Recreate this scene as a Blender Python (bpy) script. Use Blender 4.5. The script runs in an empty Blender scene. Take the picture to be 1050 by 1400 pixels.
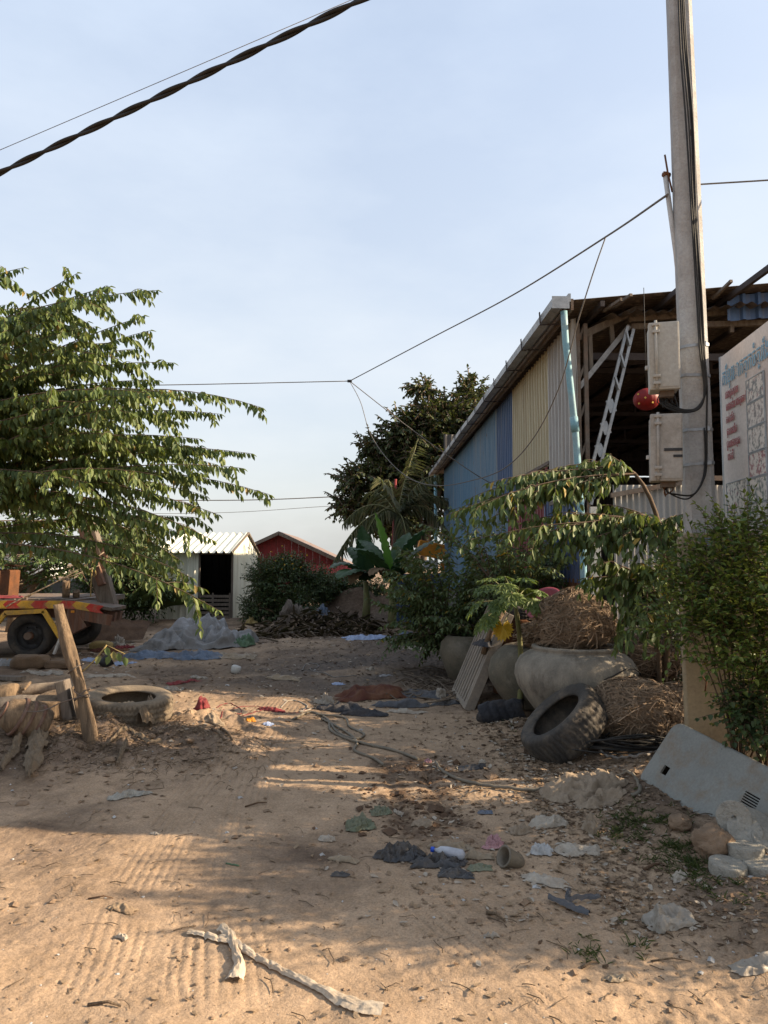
import bpy, bmesh, math, random
import numpy as np
from mathutils import Vector, Matrix, noise as mn
PI = math.pi
R = math.radians
rnd = random.Random(7)
rg = np.random.default_rng(11)
scn = bpy.context.scene
COL = scn.collection
# ------------------------------------------------------------------ camera geometry
EYE = 1.6
TH = R(4.0)
CT, ST = math.cos(TH), math.sin(TH)

def ray(px, py):
    u, v = (px - 525) / 1000, (700 - py) / 1000
    return u, CT - v * ST, v * CT + ST

def at(px, py, Y):
    x, y, z = ray(px, py)
    k = Y / y
    return Vector((x * k, Y, EYE + z * k))

# ------------------------------------------------------------------ numpy noise
def _hash(ix, iy, seed):
    h = (ix.astype(np.int64) * 374761393 + iy.astype(np.int64) * 668265263 + seed * 974711) & 0xffffffff
    h = ((h ^ (h >> 13)) * 1274126177) & 0xffffffff
    h = (h ^ (h >> 16)) & 0xffffffff
    return h / 4294967295.0

def vnoise(x, y, seed=0):
    ix, iy = np.floor(x), np.floor(y)
    fx, fy = x - ix, y - iy
    fx = fx * fx * fx * (fx * (fx * 6 - 15) + 10)
    fy = fy * fy * fy * (fy * (fy * 6 - 15) + 10)
    a, b = _hash(ix, iy, seed), _hash(ix + 1, iy, seed)
    c, d = _hash(ix, iy + 1, seed), _hash(ix + 1, iy + 1, seed)
    return (a + (b - a) * fx + (c - a) * fy + (a - b - c + d) * fx * fy) * 2 - 1

def fbm(x, y, seed=0, octs=4, gain=.5):
    s, a = 0, 1.0
    x, y = .819 * x + .574 * y, .819 * y - .574 * x
    for o in range(octs):
        s = s + a * vnoise(x + 17.3 * o, y - 9.1 * o, seed + o)
        x, y, a = x * 1.62 + 1.22 * y, y * 1.62 - 1.22 * x, a * gain
    return s

def sstep(a, b, x):
    t = np.clip((x - a) / (b - a), 0, 1)
    return t * t * (3 - 2 * t)

# ------------------------------------------------------------------ ground relief
def gp0(px, py, z=0.0):
    x, y, zz = ray(px, py)
    k = (z - EYE) / zz
    return Vector((x * k, y * k, z))

def poly_dist(x, y, pts):
    """distance to a polyline, signed across, and the position along it"""
    best = np.full(x.shape, 1e9)
    sd = np.zeros(x.shape)
    al = np.zeros(x.shape)
    acc = 0
    for (ax, ay), (bx, by) in zip(pts[:-1], pts[1:]):
        dx, dy = bx - ax, by - ay
        L = math.hypot(dx, dy)
        t = np.clip(((x - ax) * dx + (y - ay) * dy) / (L * L), 0, 1)
        qx, qy = x - (ax + t * dx), y - (ay + t * dy)
        d = np.hypot(qx, qy)
        m = d < best
        best = np.where(m, d, best)
        sd = np.where(m, (dx * qy - dy * qx) / L, sd)
        al = np.where(m, acc + t * L, al)
        acc += L
    return best, sd, al, acc

def G2(lst):
    return [tuple(gp0(*p)[:2]) for p in lst]

TRACKS = [  # pixel polyline, half width, groove pitch, depth
    (G2([(120, 1390), (180, 1225), (235, 1130), (290, 1060), (345, 985), (400, 930)]), .17, .046, .008),
    (G2([(330, 1395), (318, 1230), (330, 1140), (345, 1060), (385, 985), (430, 930)]), .18, .05, .007),
    (G2([(560, 1215), (620, 1270), (690, 1330), (790, 1420)]), .13, .045, .009),
    (G2([(440, 1290), (520, 1340), (620, 1410)]), .12, .045, .006),
    (G2([(0, 1275), (70, 1300), (160, 1345), (250, 1420)]), .14, .05, .006),
    (G2([(262, 1395), (250, 1330), (262, 1250)]), .10, .045, .008),
]
RUTS = [(G2([(528, 1035), (540, 1085), (562, 1140)]), .04, .016),
        (G2([(570, 1035), (592, 1075), (615, 1120)]), .035, .014)]
MOUND = gp0(95, 1035)

def _edge(x, y):
    """where the littered bank on the right begins"""
    return 1.25 - .02 * (y - 5) + .12 * vnoise(y * .8, y * 0 + 3, 5)

def H(x, y):
    x = np.asarray(x, float); y = np.asarray(y, float)
    near = 1 - sstep(14, 30, y)
    z = .05 * vnoise(x * .35, y * .35, 1) + .022 * fbm(x * 1.3, y * 1.3, 2, 3)
    trk = np.zeros(x.shape)
    for pts, hw, pitch, dep in TRACKS[:4]:
        trk = np.maximum(trk, 1 - sstep(hw * .8, hw * 1.25, poly_dist(x, y, pts)[0]))
    rough = (1 - .75 * trk) * (.32 + .65 * sstep(.3, 1.4, x) + .5 * (1 - sstep(-2.6, -1.2, x)) * sstep(4.6, 5.6, y) + .8 * sstep(8.5, 10, y))
    z = z + rough * (.010 * fbm(x * 7, y * 7, 4, 3) + .009 * np.maximum(0, fbm(x * 19, y * 19, 5, 2)))
    z = z + (1 - .6 * trk) * .0028 * fbm(x * 38, y * 38, 6, 2)
    # earth bank with the leaning post on the left
    mx, my = (x - MOUND.x) / 1.35, (y - MOUND.y - .35) / .85
    m = np.exp(-(mx * mx + my * my) * 1.4)
    z = z + m * (.17 + .055 * fbm(x * 4.5, y * 4.5, 8, 4) + .02 * np.abs(fbm(x * 14, y * 14, 9, 2)))
    t = np.exp(-(((x + 1.75) / .55) ** 2 + ((y - 7.35) / .35) ** 2))
    z = z + t * (.09 + .05 * fbm(x * 6, y * 6, 10, 3))
    # bank on the right
    b = sstep(0, .7, x - _edge(x, y)) * near
    z = z + b * (.09 + .035 * fbm(x * 3.3, y * 3.3, 12, 3) + .014 * np.abs(fbm(x * 12, y * 12, 13, 2)))
    p = gp0(690, 1000)
    z = z + .10 * np.exp(-(((x - p.x - .05) / .33) ** 2 + ((y - p.y) / .3) ** 2))
    # dug up earth heap at the far end
    z = z + np.exp(-(((x + .2) / 2.3) ** 2 + ((y - 20.3) / 1.1) ** 2)) * (.62 + .3 * fbm(x * 1.1, y * 1.1, 14, 3))
    z = z + np.exp(-(((x + 1.6) / 1.7) ** 2 + ((y - 17.6) / .8) ** 2)) * (.14 + .22 * np.abs(fbm(x * 2.2, y * 2.2, 15, 3)))
    # wheel tracks
    for pts, hw, pitch, dep in TRACKS:
        d, s, a, L = poly_dist(x, y, pts)
        w = (1 - sstep(hw * .8, hw * 1.1, d)) * sstep(-.75, .05, fbm(x * 2.3, y * 2.3, 27, 3)) * (.72 + .28 * vnoise(a * 1.3 + s, s * 2, 21)) * sstep(0, .3, a) * sstep(0, .3, L - a)
        g = 1 - 2 * np.exp(-((np.abs((s / pitch + .10 * vnoise(a * 2.2, s * 3, 28)) % 1 - .5)) / (.09 + .03 * vnoise(x * 5, y * 5, 29))) ** 2)
        z = z + w * (-.004 + dep * (.7 * g + .10 * np.sign(np.sin(a * 2 * PI / .09)) * (g > .2)))
    for pts, hw, dep in RUTS:
        d, s, a, L = poly_dist(x, y, pts)
        e = sstep(0, .25, a) * sstep(0, .25, L - a)
        z = z - e * dep * np.exp(-(d / hw) ** 2) * (1 + .4 * fbm(x * 9, y * 9, 23, 2)) + e * dep * .25 * np.exp(-((d - .11) / .05) ** 2) * (1 + fbm(x * 11, y * 11, 24, 2))
    return z

def gz(x, y):
    return float(H(np.array([x]), np.array([y]))[0])

def gp(px, py, dz=0.0):
    z = 0.0
    for _ in range(5):
        p = gp0(px, py, z)
        z = gz(p.x, p.y)
    return Vector((p.x, p.y, z + dz))

# ------------------------------------------------------------------ object bookkeeping
WM = {}
LABELS = {}

def tag(o, label, cat, group=None, kind=None):
    if label:
        o['label'] = label
        assert label not in LABELS or group, label
        LABELS[label] = 1
    if cat: o['category'] = cat
    if group: o['group'] = group
    if kind: o['kind'] = kind
    return o

def thing(name, label, cat, loc, group=None, rot=None):
    o = bpy.data.objects.new(name, None)
    o.empty_display_size = .1
    COL.objects.link(o)
    M = Matrix.Translation(Vector(loc))
    if rot is not None:
        M = M @ rot.to_4x4()
    o.matrix_world = M
    o.rotation_mode = 'XYZ'
    WM[o] = M
    return tag(o, label, cat, group)

def link_mesh(me, name, parent=None, origin=None, label=None, cat=None, group=None, kind=None):
    """mesh vertices are in world space; parts go into the space of their thing"""
    o = bpy.data.objects.new(name, me)
    COL.objects.link(o)
    if parent is not None:
        o.parent = parent
        WM[o] = WM[parent]
        me.transform(WM[parent].inverted())
        if label: o['label'] = label
        if kind: o['kind'] = kind
    else:
        if origin is None:
            n = len(me.vertices)
            co = np.empty(n * 3, np.float32)
            me.vertices.foreach_get('co', co)
            co = co.reshape(-1, 3)
            origin = Vector((float(co[:, 0].mean()), float(co[:, 1].mean()), float(co[:, 2].min())))
        M = Matrix.Translation(origin)
        me.transform(M.inverted())
        o.location = origin
        WM[o] = M
        tag(o, label, cat, group, kind)
    return o

def frame_of(z, x=None):
    z = Vector(z).normalized()
    x = Vector(x) if x is not None else (Vector((0, 0, 1)) if abs(z.z) < .9 else Vector((1, 0, 0)))
    y = z.cross(x).normalized()
    x = y.cross(z).normalized()
    return Matrix((x, y, z)).transposed()

class MB:
    def __init__(s):
        s.v, s.f, s.mi, s.sm, s.cur, s.smooth = [], [], [], [], 0, False
    def face(s, ids):
        s.f.append(tuple(ids)); s.mi.append(s.cur); s.sm.append(s.smooth)
    def add(s, vs, fs):
        o = len(s.v)
        s.v.extend(Vector(v) for v in vs)
        for f in fs: s.face([i + o for i in f])
        return o
    def box(s, c, size, rot=None, bev=0.0):
        hx, hy, hz = size[0] / 2, size[1] / 2, size[2] / 2
        c = Vector(c)
        if bev <= 0:
            vs = [Vector((x * hx, y * hy, z * hz)) for z in (-1, 1) for y in (-1, 1) for x in (-1, 1)]
            fs = [(0, 2, 3, 1), (4, 5, 7, 6), (0, 1, 5, 4), (2, 6, 7, 3), (0, 4, 6, 2), (1, 3, 7, 5)]
        else:
            bm = bmesh.new()
            bmesh.ops.create_cube(bm, size=1)
            for v in bm.verts: v.co = Vector((v.co.x * size[0], v.co.y * size[1], v.co.z * size[2]))
            bmesh.ops.bevel(bm, geom=bm.edges[:], offset=bev, segments=2, profile=.6, affect='EDGES')
            bm.verts.index_update()
            vs = [v.co.copy() for v in bm.verts]
            fs = [[v.index for v in f.verts] for f in bm.faces]
            bm.free()
        if rot is not None: vs = [rot @ v for v in vs]
        s.add([v + c for v in vs], fs)
    def bar(s, p, q, w, h, ref=(0, 0, 1), bev=0.0):
        p, q = Vector(p), Vector(q)
        d = q - p
        if abs(d.normalized().dot(Vector(ref))) > .95: ref = (0, 1, 0)
        m = frame_of(d, ref)
        s.box((p + q) / 2, (h, w, d.length), m, bev)
    def tube(s, pts, r, n=8, caps=True, twist=None):
        pts = [Vector(p) for p in pts]
        k = len(pts)
        rs = list(r) if hasattr(r, '__len__') else [r] * k
        o = len(s.v)
        t0 = (pts[1] - pts[0]).normalized()
        x = frame_of(t0).col[0].copy()
        for i, p in enumerate(pts):
            t = (pts[min(i + 1, k - 1)] - pts[max(i - 1, 0)])
            t = t.normalized() if t.length > 1e-9 else t0
            x = (x - t * x.dot(t))
            x = x.normalized() if x.length > 1e-6 else frame_of(t).col[0].copy()
            y = t.cross(x)
            for j in range(n):
                a = 2 * PI * j / n
                s.v.append(p + (x * math.cos(a) + y * math.sin(a)) * rs[i])
        sm, s.smooth = s.smooth, True
        for i in range(k - 1):
            for j in range(n):
                a, b = o + i * n + j, o + i * n + (j + 1) % n
                s.face((a, b, b + n, a + n))
        s.smooth = sm
        if caps:
            s.face([o + j for j in range(n)][::-1])
            s.face([o + (k - 1) * n + j for j in range(n)])
    def lathe(s, prof, n=48, M=None, wob=None, close=False):
        """profile of (radius, height) pairs about z"""
        o = len(s.v)
        M = M or Matrix.Identity(4)
        for i, (r, h) in enumerate(prof):
            for j in range(n):
                a = 2 * PI * j / n
                v = Vector((r * math.cos(a), r * math.sin(a), h))
                if wob: v = wob(v, a, i)
                s.v.append(M @ v)
        sm, s.smooth = s.smooth, True
        k = len(prof)
        for i in range(k if close else k - 1):
            for j in range(n):
                a, b = o + i * n + j, o + i * n + (j + 1) % n
                c, d = o + ((i + 1) % k) * n + (j + 1) % n, o + ((i + 1) % k) * n + j
                s.face((a, b, c, d))
        s.smooth = sm
        if not close:
            if prof[0][0] > 1e-6: s.face([o + j for j in range(n)][::-1])
            if prof[-1][0] > 1e-6: s.face([o + (k - 1) * n + j for j in range(n)])
    def grid(s, fn, nu, nv, smooth=True):
        o = len(s.v)
        for j in range(nv + 1):
            for i in range(nu + 1):
                s.v.append(Vector(fn(i / nu, j / nv)))
        sm, s.smooth = s.smooth, smooth
        for j in range(nv):
            for i in range(nu):
                a = o + j * (nu + 1) + i
                s.face((a, a + 1, a + nu + 2, a + nu + 1))
        s.smooth = sm
    def corr(s, org, u, v, width, height, pitch=.076, amp=.009, trap=False, nv=6, dent=.006, seed=0, sag=None):
        """corrugated sheet: waves run across u, ridges along v"""
        org, u, v = Vector(org), Vector(u).normalized(), Vector(v).normalized()
        n = u.cross(v).normalized()
        per = 8 if not trap else 6
        nu = max(4, int(width / pitch * per))
        def prof(x):
            if not trap: return amp * math.sin(2 * PI * x / pitch)
            t = (x / pitch) % 1
            return amp * (min(1, max(-1, 1 - abs(t - .25) * 14)) if t < .5 else -1.0)
        def fn(a, b):
            x, y = a * width, b * height
            w = prof(x) + dent * mn.noise(Vector((x * 1.7 + seed * 7.7, y * 1.1, seed))) + dent * .5 * mn.noise(Vector((x * 5 + seed, y * 3, 4)))
            q = org + u * x + v * y + n * w
            if sag: q = q + Vector(sag(x, y))
            return q
        if trap:
            us = []
            k = 0
            while k * pitch < width:
                us += [(k + f) * pitch for f in (0, .18, .27, .62, .90) if (k + f) * pitch < width]; k += 1
            us.append(width)
            lv = {0: 1, 1: 1, 2: -1, 3: -1.15, 4: -1}
            o = len(s.v)
            for j in range(nv + 1):
                y = height * j / nv
                for i, x in enumerate(us):
                    w = amp * lv[i % 5] + dent * mn.noise(Vector((x * 1.7 + seed * 7.7, y * 1.1, seed))) + dent * .5 * mn.noise(Vector((x * 5 + seed, y * 3, 4)))
                    s.v.append(org + u * x + v * y + n * w)
            m_ = len(us); sm, s.smooth = s.smooth, False
            for j in range(nv):
                for i in range(m_ - 1):
                    a = o + j * m_ + i; s.face((a, a + 1, a + m_ + 1, a + m_))
            s.smooth = sm
            return
        s.grid(fn, nu, nv, smooth=True)
    def build(s, name, mats, parent=None, **kw):
        me = bpy.data.meshes.new(name)
        me.from_pydata([tuple(v) for v in s.v], [], s.f)
        for m in (mats if isinstance(mats, (list, tuple)) else [mats]): me.materials.append(m)
        me.polygons.foreach_set('material_index', s.mi)
        me.polygons.foreach_set('use_smooth', s.sm)
        me.update()
        return link_mesh(me, name, parent, **kw)

def recalc(o):
    bm = bmesh.new(); bm.from_mesh(o.data)
    bmesh.ops.recalc_face_normals(bm, faces=bm.faces[:])
    bm.to_mesh(o.data); bm.free()
    return o

def copy_tree(o, M, label=None, group=None):
    """a copy of a thing and of each of its parts and sub-parts, placed by matrix"""
    c = o.copy(); COL.objects.link(c)
    c.matrix_world = M
    WM[c] = M
    if label: tag(c, label, None, group)
    def kids(src, dst):
        for ch in [k for k in src.children]:
            d = ch.copy(); COL.objects.link(d); d.parent = dst
            WM[d] = M
            kids(ch, d)
    kids(o, c)
    return c

# ------------------------------------------------------------------ materials
def nt_new(name):
    m = bpy.data.materials.new(name)
    m.use_nodes = True
    nt = m.node_tree
    nt.nodes.clear()
    out = nt.nodes.new('ShaderNodeOutputMaterial')
    b = nt.nodes.new('ShaderNodeBsdfPrincipled')
    nt.links.new(b.outputs[0], out.inputs[0])
    return m, nt, b, out

def nd(nt, t, **kw):
    n = nt.nodes.new(t)
    for k, v in kw.items():
        if k.startswith('i_'):
            n.inputs[k[2:].replace('_', ' ')].default_value = v
        else:
            setattr(n, k, v)
    return n

def mixc(nt, fac, a, b, mode='MIX'):
    n = nt.nodes.new('ShaderNodeMix'); n.data_type = 'RGBA'; n.blend_type = mode
    for i, x in ((0, fac), (6, a), (7, b)):
        if hasattr(x, 'links'): nt.links.new(x, n.inputs[i])
        elif i == 0: n.inputs[0].default_value = x
        else: n.inputs[i].default_value = (*x, 1) if len(x) == 3 else x
    return n.outputs[2]

def ramp(nt, src, a, b, ca=(0, 0, 0, 1), cb=(1, 1, 1, 1)):
    r = nt.nodes.new('ShaderNodeValToRGB')
    r.color_ramp.elements[0].position, r.color_ramp.elements[1].position = a, b
    r.color_ramp.elements[0].color, r.color_ramp.elements[1].color = ca, cb
    nt.links.new(src, r.inputs[0])
    return r.outputs[0]

def noise_tex(nt, scale, detail=5, rough=.6, stretch=None, coord='Object', off=0):
    tc = nt.nodes.new('ShaderNodeTexCoord')
    src = tc.outputs[coord]
    mp = nt.nodes.new('ShaderNodeMapping')
    nt.links.new(src, mp.inputs[0])
    mp.inputs['Location'].default_value = (off, off * .7, off * 1.3)
    if stretch: mp.inputs['Scale'].default_value = stretch
    n = nd(nt, 'ShaderNodeTexNoise')
    n.inputs['Scale'].default_value = scale
    n.inputs['Detail'].default_value = detail
    n.inputs['Roughness'].default_value = rough
    nt.links.new(mp.outputs[0], n.inputs['Vector'])
    return n.outputs[0]

def mat(name, c1, c2=None, scale=6, rough=.8, metal=0, bump=.15, bscale=40, dirt=None, dscale=2.5, damt=.5, stretch=None, spec=.3, trans=0, dlo=.45, crease=0):
    m, nt, b, out = nt_new(name)
    c2 = c2 or tuple(x * .7 for x in c1)
    col = mixc(nt, ramp(nt, noise_tex(nt, scale, stretch=stretch), .35, .68), c1, c2)
    if dirt:
        f = nt.nodes.new('ShaderNodeMath'); f.operation = 'MULTIPLY'; f.inputs[1].default_value = damt
        nt.links.new(ramp(nt, noise_tex(nt, dscale, 7, .68, off=3.7, stretch=stretch), dlo, dlo + .22), f.inputs[0])
        col = mixc(nt, f.outputs[0], col, dirt)
    fine = noise_tex(nt, bscale, 4, .65, off=1.9, stretch=stretch)
    col = mixc(nt, .35, col, ramp(nt, fine, .25, .75, (.45, .45, .45, 1), (1.35, 1.35, 1.35, 1)), 'MULTIPLY')
    nt.links.new(col, b.inputs['Base Color'])
    b.inputs['Roughness'].default_value = rough
    b.inputs['Metallic'].default_value = metal
    b.inputs['Specular IOR Level'].default_value = spec
    if bump:
        bp = nd(nt, 'ShaderNodeBump'); bp.inputs['Strength'].default_value = bump
        bp.inputs['Distance'].default_value = .02
        nt.links.new(fine, bp.inputs['Height']); nt.links.new(bp.outputs[0], b.inputs['Normal'])
        if crease:                                                     # sharp fold lines of crumpled sheet
            tc = nt.nodes.new('ShaderNodeTexCoord')
            wv = nd(nt, 'ShaderNodeTexNoise'); wv.inputs['Scale'].default_value = crease * .5
            nt.links.new(tc.outputs['Object'], wv.inputs['Vector'])
            vv = mixc(nt, .08, (0, 0, 0), wv.outputs['Color'])
            va = nt.nodes.new('ShaderNodeVectorMath'); va.operation = 'ADD'
            nt.links.new(tc.outputs['Object'], va.inputs[0]); nt.links.new(vv, va.inputs[1])
            vo = nd(nt, 'ShaderNodeTexVoronoi'); vo.inputs['Scale'].default_value = crease
            nt.links.new(va.outputs[0], vo.inputs['Vector'])
            b2 = nd(nt, 'ShaderNodeBump'); b2.inputs['Strength'].default_value = .5; b2.inputs['Distance'].default_value = .35 / crease
            nt.links.new(vo.outputs['Distance'], b2.inputs['Height']); nt.links.new(bp.outputs[0], b2.inputs['Normal'])
            nt.links.new(b2.outputs[0], b.inputs['Normal'])
    if trans:
        t = nt.nodes.new('ShaderNodeBsdfTranslucent'); nt.links.new(col, t.inputs[0])
        mx = nt.nodes.new('ShaderNodeMixShader'); mx.inputs[0].default_value = trans
        nt.links.new(b.outputs[0], mx.inputs[1]); nt.links.new(t.outputs[0], mx.inputs[2])
        nt.links.new(mx.outputs[0], out.inputs[0])
    return m

def leaf_mat(name, dark, mid, light, dry=(.30, .20, .04), rough=.55, trans=.3):
    """colour of each leaf from its own 'var' value: dark, mid, light, dry"""
    m, nt, b, out = nt_new(name)
    a = nt.nodes.new('ShaderNodeAttribute'); a.attribute_name = 'var'
    r = nt.nodes.new('ShaderNodeValToRGB')
    e = r.color_ramp.elements
    e[0].position, e[0].color = 0, (*dark, 1)
    e[1].position, e[1].color = 1, (*dry, 1)
    for p, c in ((.45, mid), (.82, light), (.94, light)):
        x = e.new(p); x.color = (*c, 1)
    nt.links.new(a.outputs['Fac'], r.inputs[0])
    nt.links.new(r.outputs[0], b.inputs['Base Color'])
    b.inputs['Roughness'].default_value = rough
    b.inputs['Specular IOR Level'].default_value = .35
    t = nt.nodes.new('ShaderNodeBsdfTranslucent')
    tc = mixc(nt, .5, r.outputs[0], (.16, .2, .02))
    nt.links.new(tc, t.inputs[0])
    mx = nt.nodes.new('ShaderNodeMixShader'); mx.inputs[0].default_value = trans
    nt.links.new(b.outputs[0], mx.inputs[1]); nt.links.new(t.outputs[0], mx.inputs[2])
    nt.links.new(mx.outputs[0], out.inputs[0])
    return m

def sheet_mat(name, c1, c2, rust=.25, rough=.5, rc=(.16, .075, .035), dust=(.30, .25, .19)):
    """painted corrugated iron: faded in vertical streaks, rust spots, dusty foot"""
    m, nt, b, out = nt_new(name)
    st = (5, 5, .5)
    col = mixc(nt, ramp(nt, noise_tex(nt, 2.2, 6, .65, st), .35, .66), c1, c2)
    col = mixc(nt, ramp(nt, noise_tex(nt, 1.1, 5, .6, (9, 9, .25), off=8), .52, .78), col, dust)
    f = nt.nodes.new('ShaderNodeMath'); f.operation = 'MULTIPLY'; f.inputs[1].default_value = min(1, rust * 2)
    nt.links.new(ramp(nt, noise_tex(nt, 3.1, 9, .75, (2.5, 2.5, .7), off=5), .60, .70), f.inputs[0])
    col = mixc(nt, f.outputs[0], col, rc)
    fine = noise_tex(nt, 60, 4, .6)
    col = mixc(nt, .25, col, ramp(nt, fine, .3, .7, (.6, .6, .6, 1), (1.25, 1.25, 1.25, 1)), 'MULTIPLY')
    nt.links.new(col, b.inputs['Base Color'])
    b.inputs['Roughness'].default_value = rough
    b.inputs['Specular IOR Level'].default_value = .4
    return m

M = {}
M['wood'] = mat('weathered wood', (0.276, 0.193, 0.120), (0.175, 0.120, 0.074), 5, .9, bump=1.0, bscale=22, stretch=(9, 9, .7), dirt=(.07, .05, .035), damt=.8)
M['wood_grey'] = mat('grey wood', (0.180, 0.150, 0.120), (0.105, 0.083, 0.068), 5, .9, bump=.5, bscale=30, stretch=(5, 5, .7))
M['wood_red'] = mat('reddish timber', (.16, .075, .045), (.10, .055, .04), 4, .85, bump=.4, bscale=25, stretch=(5, 5, .6), dirt=(.2, .16, .13), damt=.5)
M['bark'] = mat('bark', (.17, .13, .095), (.09, .07, .05), 9, .95, bump=.6, bscale=35)
M['twig'] = mat('twig bark', (.13, .09, .06), (.08, .055, .035), 9, .9, bump=.2)
M['green_stem'] = mat('green stem', (.16, .17, .06), (.13, .11, .06), 12, .7, bump=.2)
M['concrete'] = mat('pole concrete', (.41, .405, .395), (.33, .325, .315), 7, .9, bump=.35, bscale=55, dirt=(0.250, 0.216, 0.185), dscale=3, damt=.55)
M['concrete_disc'] = mat('cast concrete', (0.317, 0.295, 0.251), (0.238, 0.220, 0.185), 14, .92, bump=.8, bscale=60, dirt=(0.044, 0.040, 0.035), dscale=16, damt=.8, dlo=.57)
M['galv'] = mat('galvanised steel', (0.315, 0.330, 0.345), (0.225, 0.240, 0.255), 8, .45, .55, bump=.05, dirt=(0.112, 0.075, 0.053), damt=.35)
M['steel_grey'] = mat('grey painted steel', (0.280, 0.280, 0.280), (0.196, 0.193, 0.189), 8, .6, .2, bump=.05, dirt=(0.098, 0.063, 0.042), damt=.5)
M['old_steel'] = mat('dull brown steel', (.15, .125, .105), (.10, .08, .065), 6, .8, .1, bump=.1, dirt=(.20, .10, .05), damt=.5)
M['gutter'] = mat('gutter tin', (0.368, 0.376, 0.384), (0.288, 0.296, 0.304), 4, .5, .3, bump=.05, dirt=(0.080, 0.072, 0.068), dscale=5, damt=.55)
M['dark_strap'] = mat('dark strap', (.06, .05, .05), None, 6, .8)
M['pipe_blue'] = mat('blue plastic pipe', (.16, .33, .40), (.22, .38, .43), 6, .5, bump=.03, dirt=(.30, .29, .26), damt=.4)
M['pipe_white'] = mat('grey plastic pipe', (.50, .48, .45), (.42, .40, .37), 6, .5, bump=.03)
M['box_grey'] = mat('box plastic', (0.391, 0.370, 0.323), (0.357, 0.336, 0.293), 5, .5, bump=.03, dirt=(0.306, 0.255, 0.187), dscale=4, damt=.35)
M['box_old'] = mat('aged box plastic', (0.357, 0.327, 0.289), (0.293, 0.264, 0.225), 6, .6, bump=.06, dirt=(0.170, 0.140, 0.111), dscale=4.5, damt=.75)
M['black'] = mat('black plastic', (.018, .018, .02), (.03, .03, .03), 8, .55, bump=.05, dirt=(.09, .075, .06), damt=.35)
M['cable'] = mat('black cable', (.014, .013, .012), (.028, .025, .022), 12, .6, bump=.05)
M['cable_grey'] = mat('grey cable', (.17, .15, .13), (.11, .10, .09), 12, .7, bump=.05)
M['hose'] = mat('dusty hose', (0.163, 0.140, 0.107), (0.117, 0.104, 0.081), 14, .75, bump=.1, dirt=(0.215, 0.163, 0.111), damt=.6, dscale=8)
M['rubber'] = mat('old rubber', (.035, .033, .031), (.05, .046, .042), 10, .8, bump=.2, bscale=60, dirt=(.15, .12, .09), dscale=5, damt=.55)
M['rubber_worn'] = mat('worn dusty rubber', (.04, .037, .034), (.06, .053, .046), 6, .85, bump=.25, bscale=60, dirt=(.17, .135, .10), dscale=4, damt=.8, dlo=.47)
M['rubber_dusty'] = mat('dusty rubber', (0.190, 0.149, 0.104), (0.140, 0.111, 0.079), 7, .95, bump=.3, bscale=60, dirt=(0.076, 0.060, 0.045), dscale=5, damt=.6)
M['rubber_black'] = mat('trailer rubber', (.022, .021, .02), (.035, .032, .03), 10, .75, bump=.2, dirt=(.11, .085, .06), dscale=5, damt=.45)
M['jar'] = mat('jar clay', (.255, .225, .18), (.155, .138, .113), 4.5, .85, bump=.3, bscale=45, dirt=(.07, .058, .047), dscale=5, damt=.75, dlo=.50, stretch=(1.6, 1.6, .8))
M['jar_old'] = mat('mossy jar clay', (.15, .125, .09), (.085, .078, .058), 4, .85, bump=.3, bscale=45, dirt=(.21, .185, .15), dscale=3.2, damt=.8, dlo=.53)
M['straw'] = mat('coconut fibre', (.275, .20, .135), (.185, .13, .085), 8, .95, bump=0)
M['straw_dry'] = mat('dry straw', (0.210, 0.147, 0.098), (0.147, 0.101, 0.066), 8, .95, bump=0)
M['straw_core'] = mat('fibre core', (.085, .06, .042), (.05, .036, .026), 14, 1, bump=.8, bscale=50)
M['rust'] = mat('rusty iron', (0.154, 0.059, 0.021), (0.077, 0.035, 0.017), 5, .85, .1, bump=.3, bscale=35, dirt=(0.035, 0.025, 0.021), damt=.5)
M['cover'] = mat('grey cover paint', (0.218, 0.216, 0.192), (0.174, 0.174, 0.156), 3, .5, bump=.04, bscale=70, dirt=(0.180, 0.126, 0.078), dscale=5.5, damt=.85, dlo=.50)
M['beige'] = mat('beige panel', (0.302, 0.245, 0.158), (0.259, 0.205, 0.130), 3, .65, bump=.06, dirt=(0.158, 0.122, 0.079), dscale=3, damt=.6)
M['pallet_dark'] = mat('pallet ribs', (.085, .07, .055), (.06, .05, .04), 5, .8, bump=.1)
M['pallet'] = mat('pallet plastic', (0.252, 0.210, 0.168), (0.179, 0.153, 0.126), 5, .75, bump=.15, dirt=(0.315, 0.252, 0.183), dscale=6, damt=.5)
M['cream_shed'] = sheet_mat('cream iron', (.62, .60, .50), (.54, .53, .45), .12, dust=(.45, .41, .32))
M['dark'] = mat('near-black interior shade', (.02, .018, .016), None, 5, .95)  # colour stands in for shade inside the hut and behind the covers
M['paper_white'] = mat('dusty paper', (0.360, 0.316, 0.258), (0.278, 0.234, 0.185), 12, .9, bump=.2, dirt=(0.246, 0.180, 0.122), dscale=6, damt=.6, crease=34)
M['plastic_white'] = mat('dusty white plastic', (0.340, 0.306, 0.258), (0.272, 0.235, 0.190), 6, .45, bump=.12, bscale=25, dirt=(0.218, 0.163, 0.112), dscale=5, damt=.55, crease=28, trans=.15)
M['plastic_tan'] = mat('tan plastic sheet', (0.285, 0.221, 0.149), (0.214, 0.164, 0.110), 6, .6, bump=.2, bscale=25, dirt=(0.143, 0.107, 0.071), damt=.5, crease=24)
M['plastic_black'] = mat('black plastic sheet', (.022, .023, .027), (.04, .04, .043), 6, .45, bump=.15, bscale=25, dirt=(.16, .125, .09), damt=.4, dscale=5, crease=26)
M['plastic_green'] = mat('faded green plastic', (0.105, 0.130, 0.081), (0.154, 0.158, 0.105), 6, .6, bump=.15, dirt=(0.196, 0.154, 0.105), damt=.5, crease=28)
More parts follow.
